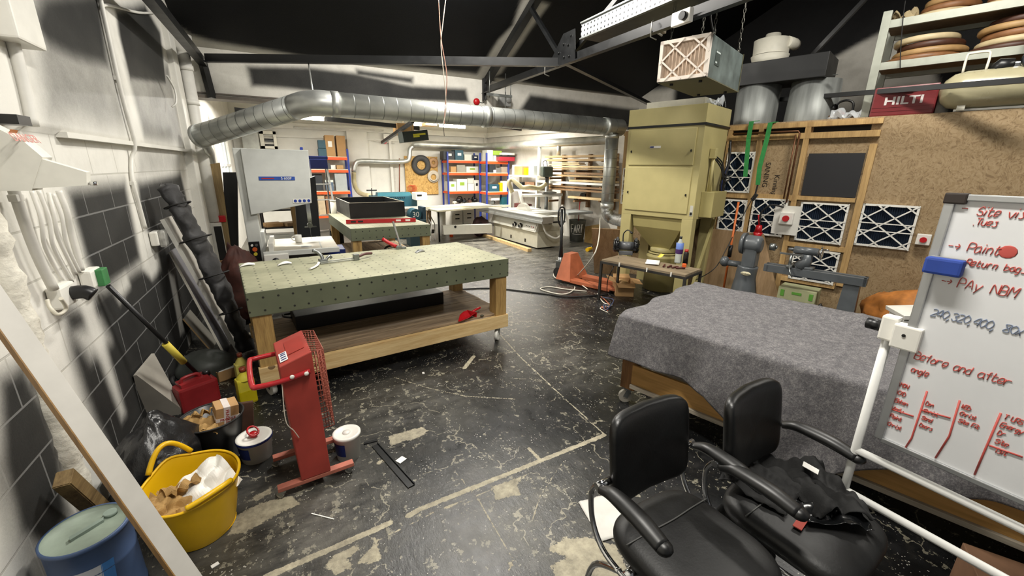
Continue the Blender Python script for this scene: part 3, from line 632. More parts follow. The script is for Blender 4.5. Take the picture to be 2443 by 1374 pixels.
# ================================================================ workshop heater
hA, hB = P(720, 1150, .07), P(790, 1125, .07); hx = (hB-hA); hx.z = 0; hx.normalize(); hy = Vector((-hx.y, hx.x, 0))
HO = Vector((hA.x, hA.y, 0)); hw = (hB-hA).length; hr = math.atan2(hx.y, hx.x)
def HPl(u, v): q = PL(u, v, HO, hy)-HO; return (q.dot(hx), q.z)
t = T('infrared_heater', HO, hr, 'red upright workshop heater on castors with wire guard', 'heater')
pf = [(0, .075), (hw, .075), HPl(743, 838), HPl(666, 876)]; HD = .36
g = G(); g.prism([(x, 0, z) for x, z in pf], (0, HD, 0)); hb = g.o('casing', M('dusty_red_paint', '9c382e', .6, var=.2, vs=3), t)
bm = hb.modifiers.new('bev', 'BEVEL'); bm.width = .006; bm.segments = 2; bm.limit_method = 'ANGLE'
(xr, zr), (xl, zl) = pf[2], pf[3]
def htop(s, y, up=.002): return Vector((xl+(xr-xl)*s, y*HD, zl+(zr-zl)*s+up))
g = G(); g.prism([htop(.3, .25), htop(.85, .25), htop(.85, .78), htop(.3, .78)], (0, 0, .002)); g.o('vent_panel', M('darker_red', '8f2a20', .55), hb)
g = G(); g.prism([htop(.06, .1, .004), htop(.3, .1, .004), htop(.3, .42, .004), htop(.06, .42, .004)], (0, 0, .001)); lab = g.o('maker_label', M('label_white', 'd5d4d4', .5), hb)
g = G(); 
for yy in (.14, .22, .3, .36): g.prism([htop(.1, yy, .006), htop(.26, yy, .006), htop(.26, yy+.03, .006), htop(.1, yy+.03, .006)], (0, 0, .0006))
g.o('lettering', NAVY, hb)
zh = HPl(700, 893)[1]
g = G(); g.tube([(xr-.02, -.015, zh+.005), (xl+.02, -.015, zh-.015), (xl-.1, -.01, zh-.02), (xl-.13, .03, zh-.02), (xl-.13, HD-.03, zh-.02), (xl-.1, HD+.01, zh-.02), (xl+.05, HD+.015, zh-.015), (xr-.02, HD+.015, zh)], .014, 12, smooth=5)
hh = g.o('push_handle', M('gloss_red_tube', 'a3262a', .25, var=.05), t)
for x in (xl+.05, xr-.04): g = G(); g.sph((x, -.028, zh), .012, (1, .6, 1), 10); g.o('bolt', WHITEP, hh)
g = G(); gx = xr; z0, z1 = .36, zr-.01; gd = .06
for i in range(15):
    z = z0+(z1-z0)*i/14; xx = hw+(xr-hw)*(z-.075)/(zr-.075)
    g.tube([(xx, .01, z), (xx+gd, .02, z), (xx+gd, HD-.02, z), (xx, HD-.01, z)], .0022, 5)
for j in range(11):
    y = .02+(HD-.04)*j/10; xa = hw+(xr-hw)*(z0-.075)/(zr-.075); g.tube([(xa, y, z0), (xa+gd, y, z0), (xr+gd, y, z1), (xr-.005, y, z1+.01)], .0022, 5)
for k in range(1, 4):
    for y in (.01, HD-.01): xa = hw+(xr-hw)*(z0-.075)/(zr-.075); g.tube([(xa+gd*k/4, y, z0), (xr+gd*k/4, y, z1)], .0022, 5)
g.o('wire_guard', M('guard_wire', 'a05a4a', .45, .3), t)
for yy, nm in ((.02, 'near'), (HD-.04, 'far')):
    g = G(); g.b2((-.12, yy-.02, .05), (hw+.13, yy+.025, .075), .004); r_ = g.o('foot_bar', M('worn_pink_red', 'a4604f', .6, var=.2, vs=8), t)
    for x in (-.1, hw+.11): caster(r_, x, yy, .05, .02, .016, 2.5)
g = G(); g.tube([(xl+.0, -.01, zh-.04), (xl-.01, -.03, .5), (.0, -.02, .42), (.02, -.008, .36)], .0025, 6, smooth=6); g.o('lead', M('thin_white_lead', 'cfc6b8', .6), t)
# ================================================================ tubs along the left wall
def round_tub(name, c, r, h, label, cat, lid_knob=False, group=None):
    t = T(name, c, .6, label, cat, group)
    g = G(); g.lathe([(0, 0), (r*.86, 0), (r*.98, h*.9), (r, h*.9), (r, h*.96), (r*.9, h*.96)]); b = g.o('tub_body', WHITEP, t)
    g = G(); g.lathe([(0, h*1.0), (r*.8, h*1.0), (r*.86, h*1.02), (r*1.02, h*1.02), (r*1.04, h*.9), (r*1.0, h*.9)]); l = g.o('lid', WHITEP, t)
    g = G(); r1, r2 = r*.90+.001, r*.965+.001
    def band(a, b2): th = a*4.2-.4; rr = r1+(r2-r1)*b2; return (rr*math.cos(th), rr*math.sin(th), h*.25+b2*h*.52)
    g.grid(band, 24, 1); g.o('printed_label', NAVY, b)
    if lid_knob:
        g = G(); g.lathe([(0, h*1.2), (r*.2, h*1.19), (r*.28, h*1.1), (r*.2, h*1.0)], seg=16); g.tube([(r*.3*math.cos(a)-.0, r*.3*math.sin(a), h*1.25+.02*math.sin(a)) for a in np.linspace(0, 6.283, 14)[:-1]], .006, 6, closed=True); g.o('red_knob', REDB, l, label='red knob with a loop')
        g = G(); g.lathe([(r*1.045, h*.9), (r*1.06, h*.96), (r*1.03, h*1.0)]); g.o('blue_rim', NAVY, l)
    else:
        g = G(); g.lathe([(0, h*1.035), (r*.3, h*1.035), (r*.3, h*1.0)], seg=20); g.o('lid_boss', WHITEP, l)
    return t
q = P(835, 1103, 0); d = Vector((q.x, q.y, 0)).normalized(); round_tub('plastic_tub', q+d*.075, .082, .17, 'white lidded tub with blue label beside the castored heater foot', 'tub')
q = P(618, 1106, 0); d = Vector((q.x, q.y, 0)).normalized(); round_tub('plastic_tub', q+d*.085, .098, .15, 'white tub with a red knob on its lid behind the heater', 'tub', True)
# yellow flexible tub
yc = Vector((-.605, 2.24, 0)); t = T('flexible_tub', yc, 0, 'big yellow flexible trug holding crumpled paper', 'trug')
def ytub(inner):
    def f(u, v):
        a = 2*math.pi*u; k = v**.85
        rx, ry = .145+.055*k, .155+.075*k
        if inner: rx -= .005; ry -= .005
        z = .004+.285*v - (.006 if inner and v > .99 else 0)
        z += .035*v*v*(math.exp(-((a-2.2)/.35)**2)+.3*math.exp(-((a-5.3)/.4)**2))
        return (rx*math.cos(a), ry*math.sin(a), z)
    return f
g = G(); g.grid(ytub(False), 64, 16); g.grid(ytub(True), 64, 16); g.lathe([(0, .006), (.15, .006)], seg=40); g.o('tub_wall', YEL, t)
g = G(); g.tube([(.203*math.cos(a), .233*math.sin(a), .289+.035*(math.exp(-((a-2.2)/.35)**2)+.3*math.exp(-((a-5.3)/.4)**2))) for a in np.linspace(0, 6.283, 60)[:-1]], .007, 8, closed=True); g.o('rolled_rim', YEL, t)
for a0, hh_ in ((2.2, .1), (5.3, .015)):
    pts = []
    for k in range(11):
        s = k/10; a = a0+(s-.5)*.95; pts.append((.207*math.cos(a), .237*math.sin(a), .30+hh_*math.sin(math.pi*s)+.01))
    g = G(); g.tube(pts, .013, 8, smooth=2); g.o('loop_handle', YEL, t)
def crumple(name, c, sx, sy, mat, label, cat, seed, h=.05, tilt=(0, 0, 0), n=22, group=None, sol=.0015):
    g = G(); E_ = Euler(tilt).to_matrix()
    def f(a, b):
        q = Vector((a*2.3+seed*7, b*2.3, seed)); z = h*(abs(mno.noise(q))*1.3+mno.noise(q*2.3)*.35)
        return Vector(c)+E_ @ Vector(((a-.5)*sx+.01*mno.noise(q*2), (b-.5)*sy+.01*mno.noise(q*2.2), z))
    g.grid(f, n, n, smooth=False); return one(g, name, mat, label, cat, group, solid=sol)
crumple('paper_sheet', (-.545, 2.26, .23), .22, .23, PAPER, 'large crumpled white paper in the yellow trug', 'paper', 3, .04, (.35, -.25, .5))
crumple('kraft_scrap', (-.685, 2.17, .225), .16, .16, KRAFT, 'brown kraft paper scrap in the yellow trug nearest the plank', 'paper', 5, .05, (.2, .3, .2))
crumple('kraft_scrap', (-.66, 2.265, .24), .14, .12, KRAFT, 'brown kraft paper scrap in the yellow trug beside the white sheet', 'paper', 9, .05, (-.3, .2, .9))
g = G(); g.lathe([(0, .2), (.125, .2), (.13, .17), (0, .1)], c=(-.605, 2.24, 0), seg=24); one(g, 'rubbish_fill', M('dark_rubbish', '4a3d33', .9, var=.3, vs=30), 'dark layer of rubbish under the paper in the yellow trug', 'rubbish', kind=None) if False else tag(g.o('rubbish_fill', M('dark_rubbish', '4a3d33', .9, var=.3, vs=30)), 'dark layer of rubbish under the paper in the yellow trug', 'rubbish', kind='stuff')
# blue drum
t = T('blue_drum', (-.905, 2.0, 0), 0, 'blue steel drum with dusty lid standing behind the leaning plank', 'drum')
r, h = .135, .36
g = G(); g.lathe([(0, 0), (r, 0), (r, .02), (r*.985, .03), (r*.985, h*.6), (r*1.0, h*.62), (r*.985, h*.64), (r*.985, h-.02), (r*1.02, h-.015), (r*1.02, h), (r*.96, h)], seg=48); b = g.o('shell', M('blue_drum_paint', '44597e', .45, var=.12, vs=4), t)
g = G(); g.lathe([(r*.97, h), (r*.95, h-.015), (r*.3, h-.01), (0, h-.012)], seg=40); l = g.o('lid', M('dusty_green_lid', '8d9a8c', .6, var=.18, vs=6), t)
g = G(); g.prism([(-.03, -.05, h-.01), (.05, .02, h-.01), (.045, .04, h-.01), (-.04, -.03, h-.01)], (0, 0, .012)); g.cyl((.06, .06, h-.012), (.06, .06, h+.004), .022, seg=16); g.o('lid_tab', M('dusty_green_tab', '7c8a80', .6), l)
g = G()
def lb(z0, z1, a0, a1, cut=0.0):
    return lambda u, v: ((r*.995)*math.cos(a0+(a1-a0)*u+cut*v), (r*.995)*math.sin(a0+(a1-a0)*u+cut*v), z0+(z1-z0)*v)
g.grid(lb(.02, .26, -2.35, -1.2, .12), 20, 2); g.o('pale_label', M('grey_label', 'b8bcc2', .5), b)
g = G(); g.grid(lb(.02, .26, -1.25, -.95, .15), 10, 2); g.o('bright_blue_label', M('bright_blue_label', '3f78b8', .5), b)
# white faced plank leaning across the corner
pa, pb_ = P(522, 1490, 0.0), PX(-2, 738, -.93); dv = (pb_-pa); tt = (XL+.07-pa.x)/dv.x; pt = pa+dv*tt
pa.z = .03
t = T('plank', pa, 0, 'white faced plank with raw brown edge leaning on the left wall', 'plank')
up_ = Vector((.75, -.6, .55)); up_ = (up_-dv.normalized()*up_.dot(dv.normalized())).normalized()
g = G(); g.bar((0, 0, 0), pt-pa, .07, .022, up_, .002); g.o('board', M('grey_white_melamine', 'bab7b0', .5, var=.04), t)
sd = dv.normalized().cross(up_).normalized()
g = G(); g.bar(-sd*.036, pt-pa-sd*.036, .004, .026, up_); g.o('raw_edge', wood('raw_edge', '93703f', '6e5230', 2, 4), t)
bl0, bl1 = PX(150, 1140, -1.02), P(238, 1212, .16)
g = G(); g.bar(bl0, bl1+Vector((0, 0, -.02)), .075, .06, (1, -.5, 1), .004); one(g, 'timber_offcut', wood('dark_timber', '86704a', '5a472c', 1, 6), 'short brown timber offcut leaning behind the blue drum', 'timber')
# black bag, black bucket and what is in it
BAGM = N('black_bag_plastic'); BAGM.p.inputs['Base Color'].default_value = (.012, .012, .013, 1); BAGM.p.inputs['Roughness'].default_value = .32
_nf = BAGM.noise(BAGM.coord((1, 1, .4)), 18, 5, .6); BAGM.bump(_nf, .5, .012); BAGM = BAGM.mat
def bagsq(p):
    if p.z > .3: k = 1-.55*(p.z-.3); return Vector((p.x*k, p.y*k, p.z))
    return p
def at_floor(u, v, back=0.0):
    q = P(u, v, 0); d = Vector((q.x, q.y, 0)).normalized(); return q+d*back
bc = Vector((-.83, 2.66, .2)); tag(lump('bin_bag', bc, (.19, .24, .26), BAGM, amp=.2, fr=1.6, seed=4, seg=48, flat=.002, fold=1.2, squash=bagsq), 'full black bin bag slumped against the left wall', 'bag')
kc = (P(425, 1005, .28)+P(578, 985, .28))/2; kr = (P(425, 1005, .28)-P(578, 985, .28)).length/2; kc.z = 0
t = T('black_bucket', kc, 0, 'black builders bucket full of kraft paper beside the black bag', 'bucket')
g = G(); g.lathe([(0, .003), (kr*.72, .003), (kr*.97, .27), (kr, .285), (kr*.96, .283), (kr*.7, .012), (0, .012)], seg=40); g.o('bucket_wall', BLKPL, t)
g = G(); g.tube([(kr*1.0*math.cos(a), kr*math.sin(a), .285) for a in np.linspace(0, 6.28, 40)[:-1]], .006, 6, closed=True); g.o('bucket_rim', RUB, t)
for i, (dx, dy, s, z) in enumerate([(-.06, -.03, .2, .25), (.0, -.07, .17, .24), (-.07, .05, .15, .27), (.03, .06, .17, .22)]):
    crumple('kraft_paper', (kc.x+dx, kc.y+dy, z), s, s*.85, KRAFT, ['crumpled kraft paper at the wall side of the black bucket', 'crumpled kraft paper at the front of the black bucket', 'crumpled kraft paper at the back of the black bucket', 'crumpled kraft paper under the taped carton'][i], 'paper', 11+i*3, .055, (.3*math.sin(i), .3, i*1.3))
bp = P(520, 1003, .2); bp = Vector((kc.x+.07, kc.y+.0, .245)); t = T('carton', bp, .25, 'small cardboard carton with red printed tape standing in the black bucket', 'box', rot=(.12, .1, .3))
g = G(); g.b2((-.055, -.05, -.04), (.065, .055, .115), .003); b = g.o('carton_body', CARD, t)
TAPE = M('white_tape', 'd8cfca', .4); g = G(); g.b2((-.015, -.052, -.041), (.02, .057, .117)); g.b2((-.057, -.051, .02), (.067, .056, .045)); tp = g.o('tape', TAPE, b)
text('FRAGILE', REDP, tp, .026, frame4((.003, -.0526, .05), (0, 0, -1), (1, 0, 0)))
text('FRAGILE', REDP, tp, .022, frame4((.005, -.0526, .032), (1, 0, 0), (0, 0, 1)))
# red fuel can, brush, board and the rest of that corner
fc = at_floor(478, 972, .05); t = T('fuel_can', fc, .5, 'red fuel can with black cap beside the leaning brush', 'can')
g = G(); g.b2((-.13, -.07, 0), (.13, .07, .2), .02); g.prism([(-.1, -.055, .19), (.1, -.055, .19), (.08, -.05, .235), (-.1, -.05, .225)], (0, .11, 0)); g.tube([(-.08, 0, .22), (-.07, 0, .255), (.02, 0, .26), (.04, 0, .23)], .012, 8, smooth=3); g.o('can_body', M('red_can', '8e2326', .4, var=.1), t)
g = G(); g.cyl((.085, 0, .22), (.085, 0, .262), .026, seg=16); g.o('cap', BLKPL, t)
q = at_floor(442, 925, .05); g = G(); g.tube([(q.x+.075*math.cos(a), q.y+.06*math.sin(a), .06+.03*math.sin(a)) for a in np.linspace(0, 6.28, 24)[:-1]], .022, 8, closed=True); one(g, 'hose_coil', RUB, 'coil of black hose behind the red fuel can', 'hose')
b0, b1 = PX(258, 682, XL+.05), at_floor(508, 938, 0); b1.z = .02
t = T('broom', b1, 0, 'black broom with yellow foam grip leaning on the left wall', 'broom'); dv = b0-b1
g = G(); g.tube([(0, 0, .03), dv], .014, 12); g.o('handle', BLKPL, t)
def on_line(u, v):
    # nearest point of the handle to the pixel's ray
    r_ = ray(u, v).normalized(); w0 = CP-b1; d1 = dv.normalized(); b_ = r_.dot(d1); return (d1.dot(w0)-b_*r_.dot(w0))/(1-b_*b_)
s0, s1 = on_line(395, 820), on_line(438, 864); dn = dv.normalized()
g = G(); g.cyl(dn*s1, dn*s0, .024, seg=16); g.o('foam_grip', M('yellow_foam', 'd6c24a', .7), t)
g = G(); g.box((0, 0, .02), (.06, .28, .035), (0, 0, .3), .006); g.o('brush_head', BLKPL, t)
q1, q2, q3, q4 = PX(326, 895, XL+.03), PX(368, 843, XL+.03), P(446, 985, .0), P(352, 1003, .0)
nrm = (q2-q1).cross(q4-q1).normalized()
g = G(); g.prism([q1, q2, q3, q4], nrm*.018); o = one(g, 'board_offcut', M('grey_board', '9c978d', .7, var=.1, vs=4), 'square grey board offcut propped on the wall behind the black bag', 'board')
q = at_floor(497, 905, .08); tag(lump('sand_sack', (q.x, q.y, .1), (.2, .2, .13), M('grey_green_sack', '3c3f3b', .55, var=.12), amp=.18, fr=1.6, seed=8, flat=.002, fold=.6), 'grey sack lying on the floor under the leaning boards', 'sack')
# ---- boards leaning on the left wall
def lean(name, top, bot, width, th, mat, label, cat='board', ext=Vector((.02, 1, 0))):
    top, bot = Vector(top), Vector(bot); e = ext.normalized()*width; n = (top-bot).cross(e).normalized()
    t = T(name, bot, 0, label, cat); g = G(); g.prism([(0, 0, 0), top-bot, top-bot+e, e], n*th)
    g.o('panel', mat[0], t)
    g = G(); d = (top-bot).normalized(); g.prism([n*0-e.normalized()*.002, top-bot-e.normalized()*.002, top-bot+n*th-e.normalized()*.002, n*th-e.normalized()*.002], e.normalized()*.002); g.o('sawn_edge', mat[1], t); return t
EDG = M('pale_edge', 'd8d3c6', .6)
lean('panel_board', PX(407, 600, XL+.05), at_floor(540, 848), .3, .02, (M('grey_laminate', '77777c', .4, var=.15, vs=3), EDG), 'grey laminated board leaning on the left wall nearest the broom')
lean('panel_board', PX(392, 522, XL+.1), at_floor(573, 838), .25, .034, (M('off_white_laminate', 'b9b5ac', .5), WHITE), 'tall board with a thick white edge leaning in front of the grey laminated one')
lean('panel_board', PX(438, 760, XL+.02), at_floor(506, 838), .3, .012, (M('dull_board', '6f6c64', .6), M('brown_edge', '8c7350', .6)), 'thin short board leaning behind the grey laminated one')
# quilted black cover standing against the pier
_a, _b = PX(396, 440, XL+.15), P(590, 836, .05); c0 = [_a.lerp(_b, k/5)+Vector((.02, .02, .03))*math.sin(k*.63) for k in range(6)]
g = G(); n_ = 46; path = []
for i in range(5):
    for k in range(10): path.append(c0[i].lerp(c0[i+1], k/10))
path.append(c0[5])
rs = [.105+.006*math.sin(i*.8)+.006*math.sin(i*2.1)+(.012 if 14 < i < 34 else 0)-(.04 if i == 0 else 0) for i in range(len(path))]
g.tube(path, .1, 18, rs=rs, flat=.5)
for v in g.b.verts: v.co += Vector((mno.noise(v.co*14), mno.noise(v.co*14+Vector((5, 0, 0))), mno.noise(v.co*11)))*.03
QB = M('black_quilted_fabric', '161517', .65, var=.2, vs=12, bump=.5, bs=14, sheen=.1)
t = T('quilted_cover', path[-1], 0, 'rolled black quilted cover leaning against the wall pier', 'cover'); g.o('padded_roll', QB, t, world=True)
for i in (6, 16, 27, 38): 
    g = G(); a, b = path[i], path[i+1]; d = (b-a).normalized(); u_ = d.orthogonal().normalized(); w_ = d.cross(u_)
    g.tube([a+(u_*math.cos(k)*1.0+w_*math.sin(k)*1.0)*(rs[i]*1.02) for k in np.linspace(0, 6.28, 20)[:-1]], .007, 5, closed=True)
    g.o('binding_strap', RUB, t, world=True)
tag(lump('fabric_sack', (-.62, 5.6, .42), (.22, .25, .44), M('brown_sack', '4a2820', .75, var=.2), amp=.3, fr=1.5, seed=13, flat=.003, fold=.8), 'dark brown sack standing between the drilled table and the wall', 'sack')
t = T('open_carton', (-.8, 5.85, 0), .3, 'open cardboard carton behind the quilted cover', 'box'); g = G(); g.b2((-.15, -.15, 0), (.15, .15, .62), .003); g.o('carton_body', CARD, t)
g = G(); g.prism([(-.15, -.15, .62), (.15, -.15, .62), (.17, -.2, .74), (-.13, -.2, .74)], (0, .004, 0)); g.prism([(.15, -.15, .62), (.15, .15, .62), (.22, .15, .74), (.22, -.15, .74)], (.004, 0, 0)); g.o('flap', M('pale_card', 'c49a70', .8), t)
# yellow bottles and floor litter by the table leg
def bottle(u, v, w, h, label, mat, liquid):
    q = at_floor(u, v, w*.4); t = T('coolant_bottle', q, .35, label, 'bottle'); g = G(); g.b2((-w/2, -w*.35, 0), (w/2, w*.35, h*.72), w*.12)
    g.lathe([(w*.45, h*.68), (w*.36, h*.78), (w*.15, h*.88), (w*.15, h*.92)], seg=20); b = g.o('bottle_body', mat, t)
    g = G(); g.cyl((0, 0, h*.9), (0, 0, h), w*.19, seg=14); g.o('cap', M('rust_red_cap', '8a3a24', .4), t)
    g = G(); g.b2((-w/2-.001, -w*.35-.001, .004), (w/2+.001, w*.35+.001, liquid*h), w*.1); g.o('liquid_level', M('deeper_yellow', 'b9a90e', .3), b)
bottle(594, 966, .12, .3, 'yellow liquid bottle on the floor by the table castor', M('cloudy_yellow', 'cfc23c', .35, var=.08), .42)
bottle(586, 925, .1, .3, 'yellow bottle standing behind the fuller yellow bottle', M('pale_yellow', 'd3c766', .4), .3)
q = at_floor(552, 897, .05); t = T('low_carton', q, .5, 'low open carton of white packaging beside the yellow bottles', 'box')
g = G()
for a, b in (((-.13, -.09, 0), (.13, -.085, .09)), ((-.13, .085, 0), (.13, .09, .09)), ((-.13, -.09, 0), (-.125, .09, .09)), ((.125, -.09, 0), (.13, .09, .09)), ((-.13, -.09, 0), (.13, .09, .004))): g.b2(a, b)
g.o('carton_body', CARD, t); g = G(); g.b2((-.11, -.07, .06), (.08, .06, .085), .01); g.o('white_packaging', PAPER, t)
w0 = at_floor(590, 1045, .03); g = G(); g.bar(w0, w0+Vector((.02, .05, .23)), .09, .045, (0, 1, 0), .003); one(g, 'timber_offcut', M('dark_red_timber', '4d3222', .7, var=.2), 'dark timber offcut standing between the bucket and the heater', 'timber')
# litter on the open floor
a, b = P(895, 1062, .004), P(982, 1160, .004); g = G(); g.bar(a, b, .045, .006); g.bar(a+Vector((.018, .01, .006)), b+Vector((.018, .01, .006)), .006, .012); one(g, 'steel_angle', BLACKM, 'dark steel angle strip lying on the floor beside the white tub', 'strip')
a, b = P(868, 1058, .004), P(900, 1050, .004); g = G(); g.bar(a, b, .02, .006); one(g, 'steel_flat', BLACKM, 'short dark flat bar at the end of the steel angle', 'strip')
p = P(957, 1097, .002); g = G(); g.box((p.x, p.y, .003), (.055, .045, .002), (0, 0, .5)); one(g, 'paper_square', PAPER, 'small square of white paper beside the steel angle strip', 'paper')
for i, (u, v, l) in enumerate([(513, 1348, 'white chip of paper near the blue drum'), (1010, 890, 'tiny white scrap on the bare floor before the drilled table'), (770, 1232, 'thin pale sliver on the floor in front of the heater')]):
    p = P(u, v, .002); g = G(); g.box((p.x, p.y, .003), ((.03, .02, .003) if i < 2 else (.14, .005, .003)), (0, 0, .4+i)); one(g, 'paper_chip', PAPER, l, 'scrap')
# ================================================================ salon chairs
LEA = M('black_leatherette', '0d0d0d', .38, var=.15, vs=7, bump=.08, bs=120)
LEAW = M('worn_black_leatherette', '0d0d0d', .5, var=.35, vs=9, bump=.08, bs=90)
LACQ = M('scuffed_black_arm', '141414', .42, var=.3, vs=14)
def pad(g, fn, nu=14, nv=10):
    g.grid(fn, nu, nv)
def se(t, n): return math.copysign(abs(t)**n, t)
def make_chair():
    t = T('salon_chair', (0, 0, 0), 0, 'x', 'chair')
    # backrest: a rounded cushion, superellipse outline, slightly dished and reclined
    g = G()
    def bk(u, v):
        a = 2*math.pi*u; ph = math.pi*(v-.5); c = math.cos(ph); e = .3
        x = se(math.cos(a), e)*se(c, .45)*.210; z = se(math.sin(a), e)*se(c, .45)*.182; y = se(math.sin(ph), .6)*.036
        wv = 1-.02*(z/.2 < 0)*abs(z/.2)
        return (x*wv, y+.225+(z*.14)+.03*(x/.2)**2*-1+.02, z+.727)
    g.grid(bk, 56, 14); g.o('backrest', LEA, t)
    g = G()
    def st(u, v):
        a = 2*math.pi*u; ph = math.pi*(v-.5); c = math.cos(ph)
        x = se(math.cos(a), .5)*se(c, .42)*.235; y = se(math.sin(a), .55)*se(c, .42)*.25; z = se(math.sin(ph), .7)*.055
        return (x*(1+.06*(y < 0)*(-y/.25)), y-.02, z+.44-.012*(y < -.1)*(-(y+.1)*6))
    g.grid(st, 60, 16); s = g.o('seat', LEAW, t)
    g = G(); g.tube([(-.228, .09, .482), (-.12, .08, .4975), (0, .075, .4985), (.12, .08, .4975), (.228, .09, .482)], .003, 6, smooth=4); g.o('seam', M('grey_seam', '4a4a48', .6), s)
    for sx in (-1, 1):
        g = G(); x = sx*.262
        pts = [(x, .2, .655), (x, .15, .678), (x, .08, .682), (x, .0, .678), (x, -.08, .662)]
        g.tube(pts, .03, 14, smooth=5, flat=.7, rs=[.022, .03, .034, .035, .03]); g.sph((x, -.085, .661), .03, (1, 1, .72), 12); g.o('armrest', LACQ, t)
        g = G(); g.tube([(x*.97, .23, .655), (x, .255, .6), (x, .235, .48), (x*.99, .17, .40), (x*.99, .06, .385), (x, -.02, .40)], .011, 10, smooth=6)
        g.cyl((sx*.2, .22, .66), (x+sx*.012, .22, .66), .014, seg=12); g.cyl((x, .05, .39), (sx*.2, .05, .4), .02, seg=12)
        fr = g.o('arm_tube', CHROME, t)
        g = G(); g.tube([(x, -.02, .40), (x*.93, -.13, .385), (x*.5, -.235, .375), (0, -.255, .372)] if sx < 0 else [(0, -.255, .372), (x*.5, -.235, .375), (x*.93, -.13, .385), (x, -.02, .4)], .008, 8, smooth=5); g.o('seat_rail', CHROME, fr)
        g = G(); g.tube([(x*.99, .08, .39), (x*1.02, .2, .3), (x*1.02, .24, .12), (x*1.0, .2, .02), (x*.98, .0, .013), (x*.95, -.22, .013)], .012, 10, smooth=6); g.o('leg', CHROME, t)
    g = G(); g.tube([(-.25, -.22, .013), (0, -.24, .013), (.25, -.22, .013)], .012, 10, smooth=4); g.o('floor_bar', CHROME, t)
    g = G(); g.b2((-.19, -.2, .375), (.19, .16, .395)); g.o('seat_pan', BLKPL, t)
    return t
ch1 = make_chair(); ch1.location = (1.165, .765, 0); ch1.rotation_euler.z = math.radians(2); ch1['label'] = 'empty black salon chair with bare seat nearest the open floor'
ch2 = dup(ch1); ch2.location = (1.685, .665, 0); ch2.rotation_euler.z = math.radians(6); ch2['label'] = 'black salon chair heaped with dark clothes beside the whiteboard'
def cloth(name, c, sx, sy, rz, mat, label, cat, seed, h=.05, n=26, sol=.003, edge=.0, group=None):
    g = G(); R = Matrix.Rotation(rz, 3, 'Z'); c = Vector(c)
    def f(a, b):
        x, y = (a-.5)*sx, (b-.5)*sy; q = Vector((x*9+seed*3, y*9, seed)); k = abs(mno.noise(q))
        wob = 1+.18*mno.noise(Vector((a*3, b*3, seed*2.2)))
        z = h*(k*2.2+.7*abs(mno.noise(q*2.2)))
        z -= edge*(max(0, abs(a-.5)*2-.7)/.3+max(0, abs(b-.5)*2-.7)/.3)
        return c+R @ Vector((x*wob, y*wob, z))
    g.grid(f, n, n); return one(g, name, mat, label, cat, group, solid=sol)
BCL = M('black_cloth', '0b0b0b', .85, var=.2, vs=10, bump=.2, bs=80)
BPLS = M('black_shiny_plastic', '111213', .22, var=.1)
cloth('black_garment', (1.70, .80, .50), .34, .26, .2, BCL, 'black garment heaped against the backrest of the chair by the whiteboard', 'clothing', 3, .05)
cloth('black_garment', (1.83, .66, .50), .22, .3, -.5, BCL, 'black garment spread over the seat edge beside the whiteboard post', 'clothing', 6, .055)
cloth('plastic_wrapper', (1.72, .555, .496), .1, .24, .95, BPLS, 'shiny black plastic wrapper at the front of the heaped chair seat', 'wrapper', 11, .03, sol=.001)
cloth('black_garment', (1.53, .77, .40), .12, .24, .1, BCL, 'dark garment hanging between the two salon chairs', 'clothing', 15, .05, edge=.12)
g = G(); p = Vector((1.86, .72, .565)); g.box(p, (.03, .06, .002), (.25, -.2, .35)); one(g, 'care_label', PAPER, 'white garment label on the black clothes of the heaped chair', 'label')
g = G(); g.box((1.58, .60, .507), (.07, .03, .004), (0, 0, .2)); one(g, 'red_cloth', M('faded_red_cloth', '8e3a30', .8), 'strip of faded red cloth beside the plastic wrapper on the seat', 'cloth')
q0 = P(1445, 1232, .001); g = G(); g.grid(lambda a, b: (q0.x+(a-.5)*.2+(b-.5)*.05, q0.y-.0+(b-.5)*.26-(a-.5)*.03, .004+.012*abs(mno.noise(Vector((a*6, b*6, 1))))), 14, 14); one(g, 'cleaning_rag', M('grey_white_rag', 'c8c6c0', .8, var=.06), 'whitish paper rag on the floor beside the empty salon chair', 'rag', solid=.002)
# ================================================================ low table under the grey blanket (booth-aligned)
BT = T('low_table', SW(2.67, .2, 0), SR, 'low timber table on castors under the grey blanket', 'table')   # local x = towards booth, y = along it
def bl(x, y, z): return SW(2.67+x, .2+y, z)
Z0, Z1 = -1.45, 1.28      # local y extents
g = G(); g.b2((0, Z0, .70), (1.28, Z1, .745)); g.o('tabletop', PLYW, BT)
RWOOD = wood('reddish_worn_wood', '8a6238', '5e3f22', 2, 5); AWOOD = wood('amber_board', 'b98d50', '94703a', 1, 3)
for x in (.04, 1.18):
    for y in (Z0+.06, Z1-.06):
        g = G(); g.b2((x-.0, y-.06, .13), (x+.09, y+.06, .70), .004); g.o('leg', RWOOD, BT)
        caster(BT, x+.045, y, .13, .05, .035, 2.2, M('dirty_wheel', '8f8a80', .6))
g = G(); g.b2((.02, Z0+.1, .2), (.045, Z1-.1, .36), .003); g.o('apron', AWOOD, BT)
g = G(); g.b2((.0, Z0+.1, .17), (1.26, Z1-.1, .2), .002); g.o('lower_shelf', wood('pale_shelf', 'a39a8a', '7e7466', 1, 4), BT)
FELT = N('grey_felt'); v_ = FELT.coord((1, 1, 1)); fa = FELT.noise(v_, 150, 3, .8); fb = FELT.noise(v_, 75, 5, .8); fc_ = FELT.noise(v_, 3, 4)
fd = FELT.noise(v_, 22, 5, .8); kk = FELT.math('ADD', FELT.math('ADD', FELT.math('MULTIPLY', fa, .25), FELT.math('MULTIPLY', fb, .42)), FELT.math('MULTIPLY', fd, .4))
